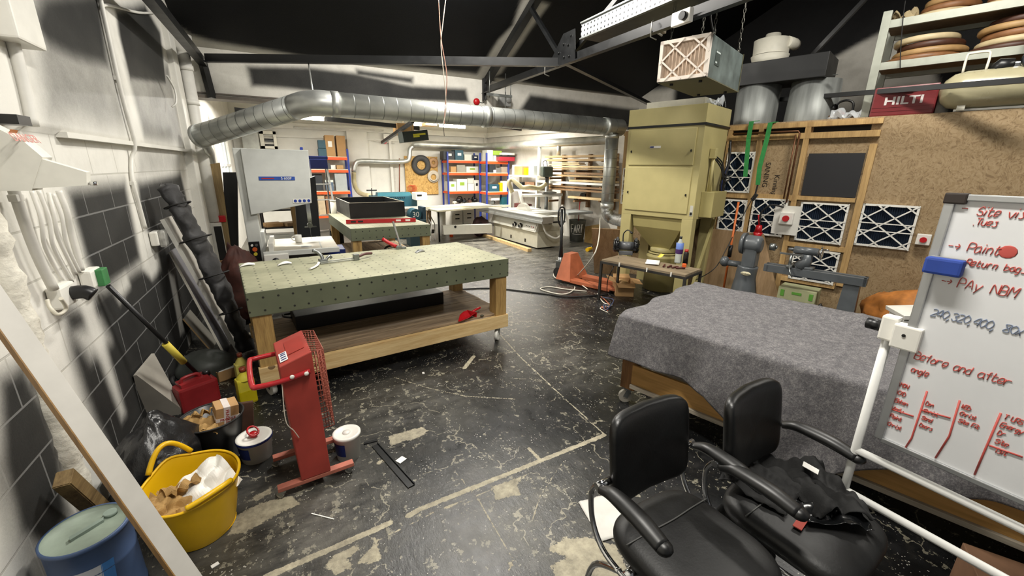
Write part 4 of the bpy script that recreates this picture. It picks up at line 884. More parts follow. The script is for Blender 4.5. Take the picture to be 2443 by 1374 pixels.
FELT.L(FELT.ramp(kk, [(.36, srgb('434244')), (.53, srgb('636163')), (.72, srgb('94918f'))]), FELT.p.inputs['Base Color']); FELT.p.inputs['Roughness'].default_value = .95; FELT.p.inputs['Specular IOR Level'].default_value = .15; FELT.bump(fb, .5, .006); FELT = FELT.mat
def interp(x, xs, ys): return float(np.interp(x, xs, ys))
def blanket(u, v):
    yl = -1.62+u*3.2               # along the table; +1.28 is the far-left end
    over = interp(yl, [-1.6, -1.2, -.7, -.3, -.12, .05, .3, .48, .62, .8, 1.0, 1.58], [.32, .34, .36, .38, .5, .66, .66, .48, .37, .33, .31, .32])
    # v: 0 back edge .. .62 front edge .. 1 hem
    if v < .6: x = 1.34*(1-v/.6); dn = 0
    else: x = 0; dn = (v-.6)/.4*over
    da = max(0, yl-Z1); top = .752
    q = Vector((x*2.2, yl*2.2, 3.3))
    z = top+.006*mno.noise(q*2)+.004*mno.noise(q*6)
    # raised wrinkles on the top
    wx = math.exp(-((x-1.02-.25*(yl+.2))/.07)**2)*math.exp(-((yl+.02)/.28)**2); wx2 = math.exp(-((x-.9+.5*(yl+.25))/.05)**2)*math.exp(-((yl+.3)/.25)**2)
    z += .05*wx+.03*wx2+.008*math.exp(-((yl-.02)/.02)**2)
    drop = max(dn, da) if not (dn and da) else math.hypot(dn, da)*.95
    xx, yy = x, min(yl, Z1)
    if dn > 0:
        k = dn/.7; fold = (.05*math.sin(yl*8+dn*3+.6)+.035*math.sin(yl*17+2-dn*4)+.03*mno.noise(Vector((yl*6, dn*3, 1))))*min(1, dn*2.2)
        xx = -.012-.07*k-.03*dn+fold*.8-.02*min(1, dn*3); z -= dn
        tw = math.exp(-((yl-.15)/.45)**2)*dn; yy += -.12*tw*math.sin(dn*5)
    if da > 0:
        yy = Z1+.02+.12*da+.02*math.sin(x*14); 
        if dn == 0: z -= da
        else: z = top-max(dn, da)*.98; yy += .05*dn
    return bl(xx-.012 if dn > 0 else xx, yy, max(z, .012+.01*abs(mno.noise(q*3))))
g = G(); g.grid(blanket, 150, 80); one(g, 'felt_blanket', FELT, 'speckled grey felt blanket draped over the low timber table', 'blanket', solid=.006)
q = P(1556, 943, 0); g = G(); g.box((q.x+.05, q.y, .012), (.13, .2, .02), (0, 0, .5)); one(g, 'red_board', M('faded_red_board', '8c463b', .7, var=.15), 'flat red board on the floor under the blanketed table', 'board')
cb_ = SW(2.42, -.62, 0); t = T('torn_carton', cb_, SR+.2, 'torn brown carton on the floor in front of the whiteboard frame', 'box')
g = G(); g.b2((-.16, -.22, 0), (.12, .2, .2), .004); g.o('carton_body', M('brown_carton', '7d5c44', .8, var=.12), t)
for k in range(2): 
    g = G(); g.prism([(-.16, -.22+.21*k, .2), (-.16, -.03+.21*k, .2), (-.25, -.05+.21*k, .24), (-.24, -.2+.21*k, .25)], (0, 0, .004)); g.o('flap', CARD, t)
# ================================================================ whiteboard on its frame
wA = Vector((1.925, .545, 0)); e1 = P(2443, 1190, .82)-P(2100, 1040, .82); e1.z = 0; e1.normalize()
WN = Vector((-e1.y, e1.x, 0)); 
if WN.dot(wA) > 0: WN = -WN            # faces the camera
def PW(u, v): q = PL(u, v, wA, WN)-wA; return (q.dot(e1), q.z)
zt, zb = PW(2289, 478)[1], PW(2100, 1040)[1]
WL = 1.2
wbt = T('whiteboard', wA, math.atan2(e1.y, e1.x), 'tall mobile whiteboard covered in red handwriting on a white tube frame', 'whiteboard')
def wl(s, z, d=0.0): return Vector((s, -d if True else d, z))
yd = -1 if (Matrix.Rotation(math.atan2(e1.y, e1.x), 3, 'Z') @ Vector((0, -1, 0))).dot(WN) > 0 else 1
def W(s, z, d=0.0): return Vector((s, yd*d, z))
g = G(); g.b2(W(0, zb, -.012), W(WL, zt, .0)); panel = g.o('board', M('whiteboard_enamel', 'dedfe0', .22, var=.025, vs=4), wbt)
ALU = M('brushed_aluminium', 'b9bbbc', .4, .85, var=.05)
g = G(); g.b2(W(-.022, zb-.01, -.018), W(.004, zt+.01, .01), .003); g.b2(W(WL, zb-.01, -.018), W(WL+.022, zt+.01, .01), .003); g.b2(W(0, zt, -.018), W(WL, zt+.02, .01), .003); g.b2(W(0, zb-.02, -.018), W(WL, zb, .01), .003); fr = g.o('aluminium_frame', ALU, wbt)
g = G(); g.b2(W(-.025, zt-.012, -.02), W(.03, zt+.023, .014), .005); g.o('corner_cap', M('dark_brown_plastic', '2c2420', .4), fr)
zc = PW(2150, 795)[1]; TUBE = M('white_tube', 'd6d6d2', .35, var=.03)
g = G(); g.tube([W(-.075, .04, -.03), W(-.075, zc+.03, -.03)], .0155, 14); g.o('post', TUBE, wbt)
g = G(); g.tube([W(WL+.075, .04, -.03), W(WL+.075, zc+.03, -.03)], .0155, 14); g.o('post', TUBE, wbt)
for s in (-.075, WL+.075):
    g = G(); g.tube([W(s, .03, -.33), W(s, .03, .27)], .0155, 12); f_ = g.o('foot_bar', TUBE, wbt)
    for d in (-.31, .25): caster(f_, s, yd*d, .03, .014, .012)
g = G(); g.b2(W(-.1, zc-.045, -.05), W(-.05, zc+.05, .0), .008); g.b2(W(-.055, zc-.055, -.03), W(.025, zc+.035, .02), .006); br = g.o('pivot_bracket', WHITEP, wbt)
g = G(); g.cyl(W(-.1, zc, -.025), W(-.145, zc, -.025), .021, seg=16); g.o('clamp_knob', BLKPL, br)
g = G(); g.cyl(W(-.02, zc+.0, .021), W(-.02, zc, .023), .006, seg=8); g.o('bolt_hole', BLKPL, br)
z1_ = PW(2240, 1178)[1]; z2_ = PW(2240, 1305)[1]
g = G(); g.tube([W(-.075, z1_, -.03), W(WL+.075, z1_, -.03)], .0155, 12); g.o('cross_tube', TUBE, wbt)
g = G(); g.tube([W(-.075, max(.06, z2_), -.03), W(WL+.075, max(.06, z2_), -.03)], .0155, 12); g.o('cross_tube', TUBE, wbt)
rw = random.Random(4)
def write(s, u, v, h, ink=RINK, sp=1.0, r=.0035, slant=.15, tilt=0.0, lab=None):
    h *= .5; r = .0014
    a, z = PW(u, v); m = frame4(W(a, z, .0015), (1, 0, tilt), (-tilt, 0, 1)) if yd < 0 else frame4(W(a, z, .0015), (1, 0, tilt), (0, 0, 1))
    hand(s, ink, panel, m, h, r, jit=.3, sp=sp, slant=slant, rnd=rw)
write('-', 2291, 506, .055); write('Site visit', 2328, 514, .055, sp=.9); write('.Tues', 2318, 536, .045, sp=.95)
write('->', 2258, 594, .05, sp=1.1); write('Paint', 2305, 600, .06, sp=.95)
write('->', 2256, 628, .04); write('Return bags', 2303, 632, .042, sp=1.0)
write('->', 2243, 676, .045); write('PAy NBM', 2283, 685, .06, sp=1.1)
write('240,320,400, 80x153', 2220, 752, .055, BINK, sp=.9, r=.0028)
write('Before and after', 2180, 855, .06, sp=.85); write('angle', 2172, 886, .045, sp=.8, r=.0028)
for i, s in enumerate(['MON', 'CAD', 'Ekken', 'Andy', 'Paint', 'Christ']): write(s, 2147-6*i, 921+18.5*i, .032, sp=.8, r=.003)
for i, s in enumerate(['Don', 'Christ', 'Send', 'Doors']): write(s, 2208-5*i, 965+17*i, .03, sp=.8, r=.003)
for i, s in enumerate(['WED', 'Christ', 'Site Fit']): write(s, 2293-4*i, 972+17*i, .03, sp=.8, r=.003)
for i, s in enumerate(['THURS', 'Energy', 'Dr', 'Site', 'Visit']): write(s, 2393-7*i, 998+19*i, .034, sp=.8, r=.003)
def rule(pts, r=.0028):
    g = G(); g.tube([W(*PW(u, v), .0015) for u, v in pts], r, 6); g.o('ruled_line', RINK, panel)
rule([(2212, 933), (2175, 1045), (2160, 1068)]); rule([(2290, 955), (2265, 1040), (2232, 1092)]); rule([(2388, 985), (2345, 1085), (2325, 1132)]); rule([(2122, 974), (2180, 993)]); rule([(2200, 978), (2268, 997)]); rule([(2360, 1062), (2440, 1090)])
g = G(); a, z = PW(2405, 601); g.sph(W(a, z, .001), .02, (1, .05, 1), 12); g.o('ink_blot', RINK, panel)
a0, zz0 = PW(2213, 632); a1, zz1 = PW(2300, 660)
t = T('board_eraser', wA+e1*((a0+a1)/2)+Vector((0, 0, zz1)), math.atan2(e1.y, e1.x), 'blue felt eraser stuck to the edge of the whiteboard', 'eraser')
g = G(); g.b2((-(a1-a0)/2, yd*.012, 0), ((a1-a0)/2, yd*.05, .055), .008); g.o('felt_block', M('royal_blue_felt', '25408f', .8, var=.1), t); g = G(); g.b2((-(a1-a0)/2+.004, yd*.0105, -.004), ((a1-a0)/2-.004, yd*.022, .057), .004); g.o('backing', M('grey_backing', '77797c', .5), t)
# ================================================================ dust collector
DC = M('olive_beige_enamel', 'b0a572', .48, var=.06, vs=2.5); DCD = M('olive_beige_side', 'a39864', .5, var=.06, vs=2.5)
t = T('dust_collector', SW(5.69, 2.815, 0), SR, 'large olive beige dust collector cabinet with hopper beside the OSB wall', 'dust collector')
def dl(n, a, z): return (n-5.69, a-2.815, z)
def dbox(g, n0, n1, a0, a1, z0, z1, bev=.004): return g.b2(dl(n0, a0, z0), dl(n1, a1, z1), bev)
g = G(); dbox(g, 5.69, 6.5, 2.27, 3.36, 1.15, 2.36); b = g.o('cabinet', DC, t)
g = G(); dbox(g, 5.685, 6.52, 2.265, 3.365, 2.38, 2.61); g.o('top_section', DC, t)
g = G(); dbox(g, 5.68, 6.53, 2.255, 3.375, 2.355, 2.385, .0); g.o('black_band', BLACKM, t)
for (z0, z1) in ((1.86, 2.33), (1.22, 1.83)):
    g = G(); dbox(g, 5.672, 5.692, 2.36, 3.31, z0, z1, .006); d_ = g.o('door', DC, t)
    for a in (2.40, 3.27):
        g = G(); p_ = dl(5.668, a, (z0+z1)/2-.05); g.box(p_, (.02, .014, .03)); g.cyl((p_[0]-.02, p_[1], p_[2]), p_, .007, seg=8); g.o('latch', BLACKM, d_)
g = G(); dbox(g, 5.668, 5.674, 2.83, 2.99, 2.085, 2.115, 0); lb_ = g.o('maker_plate', WHITEP, t); g = G(); dbox(g, 5.6665, 5.6685, 2.93, 2.985, 2.09, 2.11, 0); g.o('plate_print', NAVY, lb_)
for (n0, n1, a0, a1) in ((5.69, 5.82, 3.2, 3.36), (5.69, 5.82, 2.27, 2.42), (6.35, 6.5, 3.2, 3.36), (6.35, 6.5, 2.27, 2.42)):
    g = G(); dbox(g, n0, n1, a0, a1, 0, 1.15, .004); g.o('leg', DC, t)
g = G()
ring1 = [dl(n, a, 1.15) for n, a in ((5.73, 2.43), (6.45, 2.43), (6.45, 3.19), (5.73, 3.19))]; ring2 = [dl(n, a, .98) for n, a in ((5.75, 2.45), (6.43, 2.45), (6.43, 3.17), (5.75, 3.17))]; ring3 = [dl(n, a, .66) for n, a in ((5.95, 2.66), (6.23, 2.66), (6.23, 2.96), (5.95, 2.96))]
for r1, r2 in ((ring1, ring2), (ring2, ring3)):
    A_ = [g.b.verts.new(p) for p in r1]; B_ = [g.b.verts.new(p) for p in r2]
    for i in range(4): g._n([g.b.faces.new((A_[i], A_[(i+1) % 4], B_[(i+1) % 4], B_[i]))])
g.o('hopper', DCD, t, solid=.004)
g = G(); c_ = dl(6.09, 2.81, 0); g.lathe([(.2, .60), (.2, .66), (.15, .67)], c=c_, seg=32); g.lathe([(.0, .004), (.26, .004), (.24, .50), (.245, .51), (.245, .53), (.2, .56), (.2, .59)], c=c_, seg=36); dr = g.o('waste_drum', DCD, t)
g = G(); g.tube([(c_[0]+.215*math.cos(a), c_[1]+.215*math.sin(a), .575) for a in np.linspace(0, 6.28, 30)[:-1]], .009, 6, closed=True); g.o('clamp_ring', DC, dr)
g = G(); g.bar(dl(5.8, 2.22, .06), dl(6.42, 2.25, 1.1), .04, .04); g.o('brace', DCD, t)
g = G(); dbox(g, 5.86, 6.32, 2.1, 2.268, 1.18, 1.52, .006); cb2 = g.o('control_box', DCD, t)
g = G(); g.tube([dl(5.98, 2.22, 1.52), dl(5.98, 2.22, 1.98)], .022, 10); g.b2(dl(5.94, 2.19, 1.95), dl(6.02, 2.265, 2.08), .005); g.o('switch_duct', DC, t)
for k in range(3):
    g = G(); g.tube([dl(6.0, 2.2, 1.98-.02*k), dl(6.12, 2.15, 1.9-.04*k), dl(6.2, 2.12, 1.74-.04*k), dl(6.45, 2.12, 1.74-.03*k)], .009, 8, smooth=5); g.o('cable', RUB, t)
g = G(); dbox(g, 5.686, 5.689, 2.285, 2.325, 1.2, 1.34, 0); lb2 = g.o('warning_label', M('grey_sticker', 'b9b7ac', .5), t); g = G(); dbox(g, 5.6845, 5.6862, 2.29, 2.32, 1.21, 1.25, 0); g.o('plate_print', BLACKM, lb2)
g = G(); p_ = [SW(5.95, 3.25, 2.625), SW(5.95, 2.42, 2.625), SW(6.35, 2.42, 2.625), SW(6.35, 3.25, 2.625)]; g.prism(p_, (0, 0, .1)); one(g, 'steel_channel', M('dusty_grey_channel', '9b988a', .6), 'dusty grey channel lying on top of the dust collector', 'channel')
CLR = M('crinkled_clear_plastic', 'c9cdd0', .15, var=.0, alpha=.55)
crumple('plastic_sheet', SW(6.15, 2.36, 2.63), .3, .2, CLR, 'crinkled clear plastic on top of the dust collector', 'plastic', 21, .12, (0, 0, .3), sol=0)
# duct riser at its side and the flexible elbow
SPI = N('spiral_duct'); x_, y_, z_ = SPI.sep(SPI.coord((1, 1, 1), which='Object')); SPI.p.inputs['Metallic'].default_value = .8
SPI.L(SPI.ramp(SPI.noise(SPI.coord((1, 1, 1)), 4, 5), [(.3, srgb('b3b6b2')), (.7, srgb('d6d8d3'))]), SPI.p.inputs['Base Color']); SPI.p.inputs['Roughness'].default_value = .4; SPI = SPI.mat
def duct(parent, pts, r, ribs=.12, smooth=0, name='duct_run', seg=24, mat=None):
    pts = [Vector(p) for p in pts]; g = G(); g.tube(pts, r, seg, smooth=smooth)
    if ribs:
        g.m = 1
        for a, b in zip(pts, pts[1:]):
            d = (b-a); n = int(d.length/ribs)
            for k in range(n):
                t0, t1 = (k+.3)*ribs/d.length, (k+.3)*ribs/d.length+.006/d.length; g.cyl(a+d*t0, a+d*t1, r*1.018, seg=seg, caps=False)
    return g.o(name, [mat or SPI, GALVD], parent, world=True)
D0 = Vector((.32, 5.29, 2.45)); D1 = Vector((4.93, 5.57, 2.45)); De = Vector((-.835, 6.31, 2.12))
t = T('spiral_duct', (.32, 5.29, 2.3), 0, 'large galvanised extraction duct spanning the hall in front of the white header', 'duct')
e0 = D0+(D1-D0).normalized()*.22; e1_ = D0+(De-D0).normalized()*.22
duct(t, [e0, D1], .128, .16); duct(t, [e1_, De], .128, .13)
g = G(); g.tube([e1_, D0+(De-D0).normalized()*.1, D0+((e0+e1_)/2-D0)*.35, D0+(D1-D0).normalized()*.1, e0], .13, 24, smooth=3); g.o('elbow', GALV, t, world=True)
for p_ in (D0+(D1-D0)*.46, e0+(D1-D0).normalized()*.02, D1-(D1-D0).normalized()*.35): 
    d = (D1-D0).normalized(); g = G(); g.cyl(p_-d*.04, p_+d*.04, .136, seg=24); g.o('collar', GALV, t, world=True)
g = G(); g.tube([D0+Vector((.03, 0, .12)), (.42, 6.52, 3.06)], .009, 8); g.o('hanger_rod', GALV, t, world=True)
g = G(); g.cyl(De, De+(De-D0).normalized()*.05, .134, seg=24); g.o('collar', GALV, t, world=True)
VD = P(1447, 470, 1.35); VD = Vector((D1.x-.12, D1.y-.01, 0)); vx = PL(1455, 400, VD, Vector((.45, .89, 0)))
t = T('riser_duct', (vx.x, vx.y, 1.2), 0, 'vertical galvanised duct dropping beside the dust collector', 'duct')
duct(t, [(vx.x, vx.y, 1.22), (vx.x, vx.y, 2.34)], .105, .14); g = G(); g.cyl((vx.x, vx.y, 1.16), (vx.x, vx.y, 1.24), .112, seg=24); g.o('collar', GALV, t, world=True); g = G(); g.cyl((vx.x, vx.y, 2.28), (vx.x, vx.y, 2.34), .112, seg=24); g.o('collar', GALV, t, world=True)
FOIL = M('crinkled_foil', 'c4c6c6', .28, 1.0, var=.05, bump=.9, bs=45)
g = G(); fl = [Vector((vx.x, vx.y, 1.18)), Vector((vx.x+.02, vx.y-.02, 1.05)), Vector((vx.x+.1, vx.y-.08, .98)), SW(5.95, 3.37, 1.0)]
g.tube(fl, .1, 20, smooth=12, rs=[.1, .1, .1, .1])
for v in g.b.verts: v.co += v.co.normalized()*0+Vector((mno.noise(v.co*30), mno.noise(v.co*31), mno.noise(v.co*29)))*.008
g.o('foil_elbow', FOIL, t, world=True)
# ================================================================ small steel table and what stands on it
st_c = SW(5.1, 2.53, 0); t = T('steel_table', st_c, SR, 'small rusty steel framed table in front of the dust collector', 'table')
FRM = M('dark_steel_frame', '3d3b38', .5, .4, var=.2); SZ = .59; sx_, sy_ = .235, .59
g = G(); g.b2((-sx_, -sy_, SZ-.03), (sx_, sy_, SZ), .004); g.o('board_top', wood('stained_top', '8f7f66', '5f5342', 1, 4), t)
for a in (-1, 1):
    for b in (-1, 1): g = G(); g.b2((a*sx_-.015, b*sy_-.015, 0), (a*sx_+.015, b*sy_+.015, SZ-.028)); g.o('leg', FRM, t)
g = G(); 
for a in (-1, 1): g.b2((a*(sx_+.004)-.012, -sy_, SZ-.055), (a*(sx_+.004)+.012, sy_, SZ-.025)); g.b2((-sx_, a*(sy_+.004)-.012, SZ-.055), (sx_, a*(sy_+.004)+.012, SZ-.025))
g.o('rim_frame', FRM, t)
for i, yy in enumerate((.3, -.1, -.42)): g = G(); g.b2((-sx_-.02, yy-.008, SZ-.05), (-sx_-.008, yy+.008, SZ+.003)); g.o('tape_strip', WHITEP, t)
gp = P(1492, 607, SZ); t = T('bench_grinder', (gp.x, gp.y, SZ), SR+.55, 'black twin wheel bench grinder with a lamp on the steel table', 'grinder')
g = G(); g.cyl((0, -.1, .13), (0, .1, .13), .062, seg=28); g.b2((-.06, -.1, 0), (.06, .1, .06), .01); g.o('motor', M('grinder_grey', '5b5d60', .35, var=.08), t)
for s in (-1, 1):
    g = G(); g.cyl((0, s*.1, .13), (0, s*.17, .13), .105, .098, seg=32); g.sph((0, s*.168, .13), .098, (1, .2, 1), 24); w_ = g.o('wheel_guard', M('gloss_black', '101012', .15, var=.05), t)
    g = G()
    for k in range(5): a = k*1.256; g.cyl((.07*math.cos(a), s*.176, .13+.07*math.sin(a)), (.07*math.cos(a), s*.188, .13+.07*math.sin(a)), .006, seg=6)
    g.box((-.09, s*.13, .24), (.03, .03, .05), (0, .3, 0)); g.box((-.12, s*.12, .1), (.05, .04, .02)); g.o('guard_fitting', BLKPL, w_)
g = G(); g.tube([(0, .05, .19), (.03, .05, .3), (-.0, .0, .36), (-.09, -.05, .345)], .009, 8, smooth=6); g.sph((-.1, -.055, .34), .022, (1.4, 1, .8), 10); g.o('lamp_arm', BLKPL, t)
np_ = P(1557, 628, SZ+.002); t = T('notebook', np_, SR+.4, 'open white notebook lying on the steel table', 'notebook')
for s in (-1, 1):
    g = G(); g.grid(lambda a, b: (s*(.004+a*.13), (b-.5)*.17, .004+.022*math.sin(a*2.6)), 8, 2); g.o('page', PAPER, t, solid=.004)
p_ = P(1575, 612, SZ+.015); g = G(); g.grid(lambda a, b: (p_.x+(a-.5)*.08, p_.y+(b-.5)*.07, SZ+.01+.04*a*a), 6, 2); one(g, 'sticky_note', M('sticky_yellow', 'e6cf5a', .7), 'yellow note curling up behind the open notebook', 'note', solid=.001)
p_ = P(1617, 627, SZ); t = T('drink_bottle', (p_.x, p_.y, SZ), 0, 'clear plastic drink bottle with blue label and black cap on the steel table', 'bottle')
g = G(); g.lathe([(0, .0), (.045, 0), (.047, .02), (.044, .1), (.047, .2), (.046, .25), (.016, .32), (.016, .335)], seg=20); b_ = g.o('bottle_body', M('cloudy_pet', 'cfd6d2', .12, var=.03, alpha=.7), t)
g = G(); g.lathe([(.048, .19), (.049, .27), (.045, .275)], seg=20); g.o('blue_label', M('light_blue_label', '6b86c9', .4), b_); g = G(); g.lathe([(.0475, .13), (.049, .19)], seg=20); g.o('purple_label', M('purple_label', '46285f', .4), b_); g = G(); g.cyl((0, 0, .33), (0, 0, .36), .018, seg=14); g.o('cap', BLKPL, b_)
p_ = P(1634, 630, SZ); t = T('spray_can', (p_.x, p_.y, SZ), 0, 'black aerosol can with a red cap beside the drink bottle', 'can')
g = G(); g.lathe([(0, 0), (.033, 0), (.033, .15), (.025, .165)], seg=20); g.o('can_body', M('black_can_print', '26221f', .3, var=.2, vs=20), t); g = G(); g.cyl((0, 0, .16), (0, 0, .2), .024, seg=16); g.o('red_cap', REDP, t)
for i in range(4):
    p_ = P(1585+13*i, 634+2*i, SZ+.012); g = G(); g.tube([p_+Vector((-.05, -.03+.02*i, 0)), p_+Vector((0, 0, .006)), p_+Vector((.05, .04-.02*i, 0))], .012, 8, smooth=3); one(g, 'wood_handle_tool', M('dark_red_handle', '4c1d1a', .45, var=.15), 'dark red handled hand tool in a row on the steel table', 'tool', 'dark red hand tools on the steel table')
p_ = P(1632, 637, SZ); g = G(); g.box((p_.x, p_.y, SZ+.022), (.06, .05, .044), (0, 0, .6), .008); one(g, 'tape_measure', M('orange_plastic', 'd9602a', .4, var=.1), 'orange tape measure at the end of the steel table', 'tape measure')
# carton, cables and panels around it
oc = P(1490, 705, 0)+Vector((.05, .1, 0)); t = T('open_carton', oc, SR+.7, 'open brown carton with round wooden discs inside on the floor under the steel table', 'box')
g = G()
for a, b in (((-.17, -.13, 0), (.17, -.125, .2)), ((-.17, .125, 0), (.17, .13, .2)), ((-.17, -.13, 0), (-.165, .13, .2)), ((.165, -.13, 0), (.17, .13, .2)), ((-.17, -.13, 0), (.17, .13, .005))): g.b2(a, b)
g.o('carton_body', CARD, t)
for pts in ([(-.17, -.13, .2), (.17, -.13, .2), (.15, -.25, .19), (-.15, -.25, .19)], [(-.17, .13, .2), (.17, .13, .2), (.15, .24, .24), (-.15, .24, .24)], [(-.17, -.13, .2), (-.17, .13, .2), (-.3, .12, .17), (-.3, -.12, .17)], [(.17, -.13, .2), (.17, .13, .2), (.29, .12, .23), (.29, -.12, .23)]):
    g = G(); g.prism(pts, (0, 0, .004)); g.o('flap', CARD, t)
for i, (x, y) in enumerate(((-.07, 0), (.07, .02))): m_ = Matrix.LocRotScale(oc, Euler((0, 0, SR+.7)), None) @ Vector((x, y, .15)); g = G(); g.sph(m_, .08, (1, 1, .7), 20); one(g, 'wooden_ball', M('turned_wood', 'b08c5c', .5, var=.08), ['turned wooden dome in the open carton, nearer the table leg', 'turned wooden dome in the open carton, deeper inside'][i], 'wooden dome')
t = lean('plywood_sheet', PL(1412, 545, SW(5.75, 3.55), NV)+Vector((0, 0, 0)), at_floor(1418, 652, .02), .55, .02, (PLYB, PLYB), 'brown plywood sheet leaning beside the dust collector', 'board', Vector((.75, -.66, 0)))
t = lean('plywood_sheet', PS(1650, 540, 6.5), SW(6.4, 2.2, .0), 1.0, .018, (PLYB, PLYB), 'brown plywood sheet leaning on the OSB wall behind the lathe', 'board', -AV)
def cable(pts, r, mat, label, cat='cable', group=None, name='power_cable', sm=6):
    g = G(); g.tube(pts, r, 7, smooth=sm); return one(g, name, mat, label, cat, group)
WCB = M('white_cable', 'cfcabb', .5, var=.05)
cable([P(1100, 690, .012), P(1180, 688, .012), P(1290, 700, .012), P(1360, 708, .012), P(1450, 702, .012)], .011, RUB, 'thick dark air hose lying across the floor to the pallet truck', name='air_hose')
def arc_px(l, z=.012): return [P(u, v, z) for u, v in l]
cable([PL(1432, 520, vx, Vector((.45, .89, 0)))]+[PL(1421, 600, SW(4.9, 3.3), NV)]+arc_px([(1372, 665), (1370, 690), (1340, 702), (1290, 690), (1310, 684), (1350, 690), (1400, 695)]), .009, WCB, 'white cable falling from the duct and coiling on the floor')
cable(arc_px([(1325, 640), (1322, 660), (1350, 670), (1380, 676), (1402, 690)], .03), .008, WCB, 'white cable curling around the pallet truck')
for i in range(4):
    c = arc_px([(1425+4*i, 700+3*i), (1440+8*i, 722-2*i), (1460-5*i, 728+4*i), (1432+3*i, 735-3*i), (1450, 745-4*i)], .012+.006*i); cable(c, .007, [WCB, M('orange_cable', 'a85a3a', .5), RUB, M('blue_cable', '39425f', .5)][i], ['white', 'orange', 'black', 'dark blue'][i]+' cable in the tangle under the steel table')
cable([P(1475, 615, SZ), P(1462, 640, .5), P(1450, 668, .3), P(1448, 700, .02)], .006, RUB, 'black lead hanging from the bench grinder')
# ================================================================ pallet truck
OR = M('faded_orange_paint', 'ab6040', .5, var=.12, vs=6)
a, b = P(1341, 671, 0), P(1460, 698, 0); pd = (b-a).normalized(); t = T('pallet_truck', a, math.atan2(pd.y, pd.x), 'faded orange hand pallet truck with a black loop handle', 'pallet truck')
Lf = (b-a).length*1.1
for s, y in ((-1, -.0), (1, .34)):
    g = G(); g.b2((.05, y-.08, .05), (Lf, y+.08, .085), .01); g.b2((.05, y-.08, .03), (Lf-.1, y-.07, .06)); g.b2((.05, y+.07, .03), (Lf-.1, y+.08, .06)); f_ = g.o('fork', OR, t)
    g = G(); g.cyl((Lf-.12, y-.04, .035), (Lf-.12, y+.04, .035), .035, seg=14); g.o('roller', RUB, f_)
g = G(); g.prism([(.0, -.06, .05), (.22, -.06, .05), (.10, .12, .46), (-.02, .12, .46)], (0, 0, 0)) if False else None
cw = [(-.06, -.1, .05), (.22, -.1, .05), (.22, .44, .05), (-.06, .44, .05)]; ct = [(-.03, .06, .46), (.10, .06, .46), (.10, .28, .46), (-.03, .28, .46)]
g = G(); A_ = [g.b.verts.new(p) for p in cw]; B_ = [g.b.verts.new(p) for p in ct]
for i in range(4): g._n([g.b.faces.new((A_[i], A_[(i+1) % 4], B_[(i+1) % 4], B_[i]))])
g._n([g.b.faces.new(B_), g.b.faces.new(A_[::-1])]); bd = g.o('chassis', OR, t)
HB = P(1334, 620, .12)
hbl = wm(t).inverted() @ Vector((HB.x, HB.y, 0))
g = G(); hx0, hy0 = -.17, .17; g.cyl((hx0, hy0-.07, .1), (hx0, hy0+.07, .1), .09, seg=20); g.o('steer_wheel', RUB, t)
g = G(); g.b2((hx0-.06, hy0-.06, .1), (-.02, hy0+.06, .3), .01); g.cyl((hx0, hy0, .2), (hx0, hy0, .36), .045, seg=16); pm = g.o('pump', STEEL, t)
g = G(); g.tube([(hx0, hy0, .3), (hx0+.0, hy0, .55), (hx0-.02, hy0, 1.16)], .024, 10, rs=[.045, .026, .022]); g.tube([(hx0-.02, hy0, .86), (hx0-.02, hy0-.08, .96), (hx0-.02, hy0-.09, 1.1), (hx0-.02, hy0-.05, 1.18), (hx0-.02, hy0+.05, 1.18), (hx0-.02, hy0+.09, 1.1), (hx0-.02, hy0+.08, .96), (hx0-.02, hy0, .86)], .013, 8, smooth=3); g.o('handle', BLKPL, t)
# ================================================================ OSB wall fittings
def filt(loc, w, h, label, media, rz=SR, group='pleated air filters on the OSB wall', small=False):
    """hangs on the booth wall: local x outward normal (towards the room is -x), y along, z up"""
    t = T('air_filter', loc, rz, label, 'filter', group)
    g = G(); f = .022
    for a, b in (((-.05, -w/2, 0), (0, -w/2+f, h)), ((-.05, w/2-f, 0), (0, w/2, h)), ((-.05, -w/2, 0), (0, w/2, f)), ((-.05, -w/2, h-f), (0, w/2, h))): g.b2(a, b)
    g.o('card_frame', WHITEP, t)
    g = G(); n = int(w/.022); pts = []
    for i in range(n*2+1): pts.append((-.012 if i % 2 else -.04, -w/2+f*.8+(w-f*1.6)*i/(n*2)))
    for (xa, ya), (xb, yb) in zip(pts, pts[1:]):
        A_ = [g.b.verts.new(p) for p in ((xa, ya, f*.8), (xb, yb, f*.8), (xb, yb, h-f*.8), (xa, ya, h-f*.8))]; g._n([g.b.faces.new(A_)])
    g.o('pleated_media', media, t)
    g = G(); k = 2; st = 2*w/(2*k) if False else w/k*1.0
    def strip(p, q): g.bar((-.052, *p), (-.052, *q), .015, .004, (1, 0, 0))
    for sgn in (1, -1):
        for i in range(-k, k+1):
            # lines of slope h/w*0.9 clipped to the frame
            y0 = -w/2+i*(w/k)*1.0-.0; m = .8*h/w
            pts2 = []
            for s in np.linspace(0, 1, 60):
                y = -w/2+w*s; z = m*(y-y0) if sgn > 0 else h-m*(y-y0)
                if 0 <= z <= h: pts2.append((y, z))
            if len(pts2) > 3: strip(pts2[0], pts2[-1])
    for z in (.38*h, .56*h): g.bar((-.054, -w/2, z), (-.054, w/2, z), .012, .003, (1, 0, 0))
    g.o('lattice', WHITEP, t); return t
BMED = M('dark_blue_media', '1b2c40', .8, var=.2, vs=14)
filt(SW(6.585, .99, .92), .5, .5, 'air filter framed in the timber opening below the black panel', BMED)
filt(SW(6.595, .365, .94), .5, .5, 'air filter fixed to the bare OSB between the timber opening and whiteboard', BMED)
filt(SW(6.585, .97, .40), .5, .42, 'air filter low on the OSB wall behind the lathe bed', BMED)
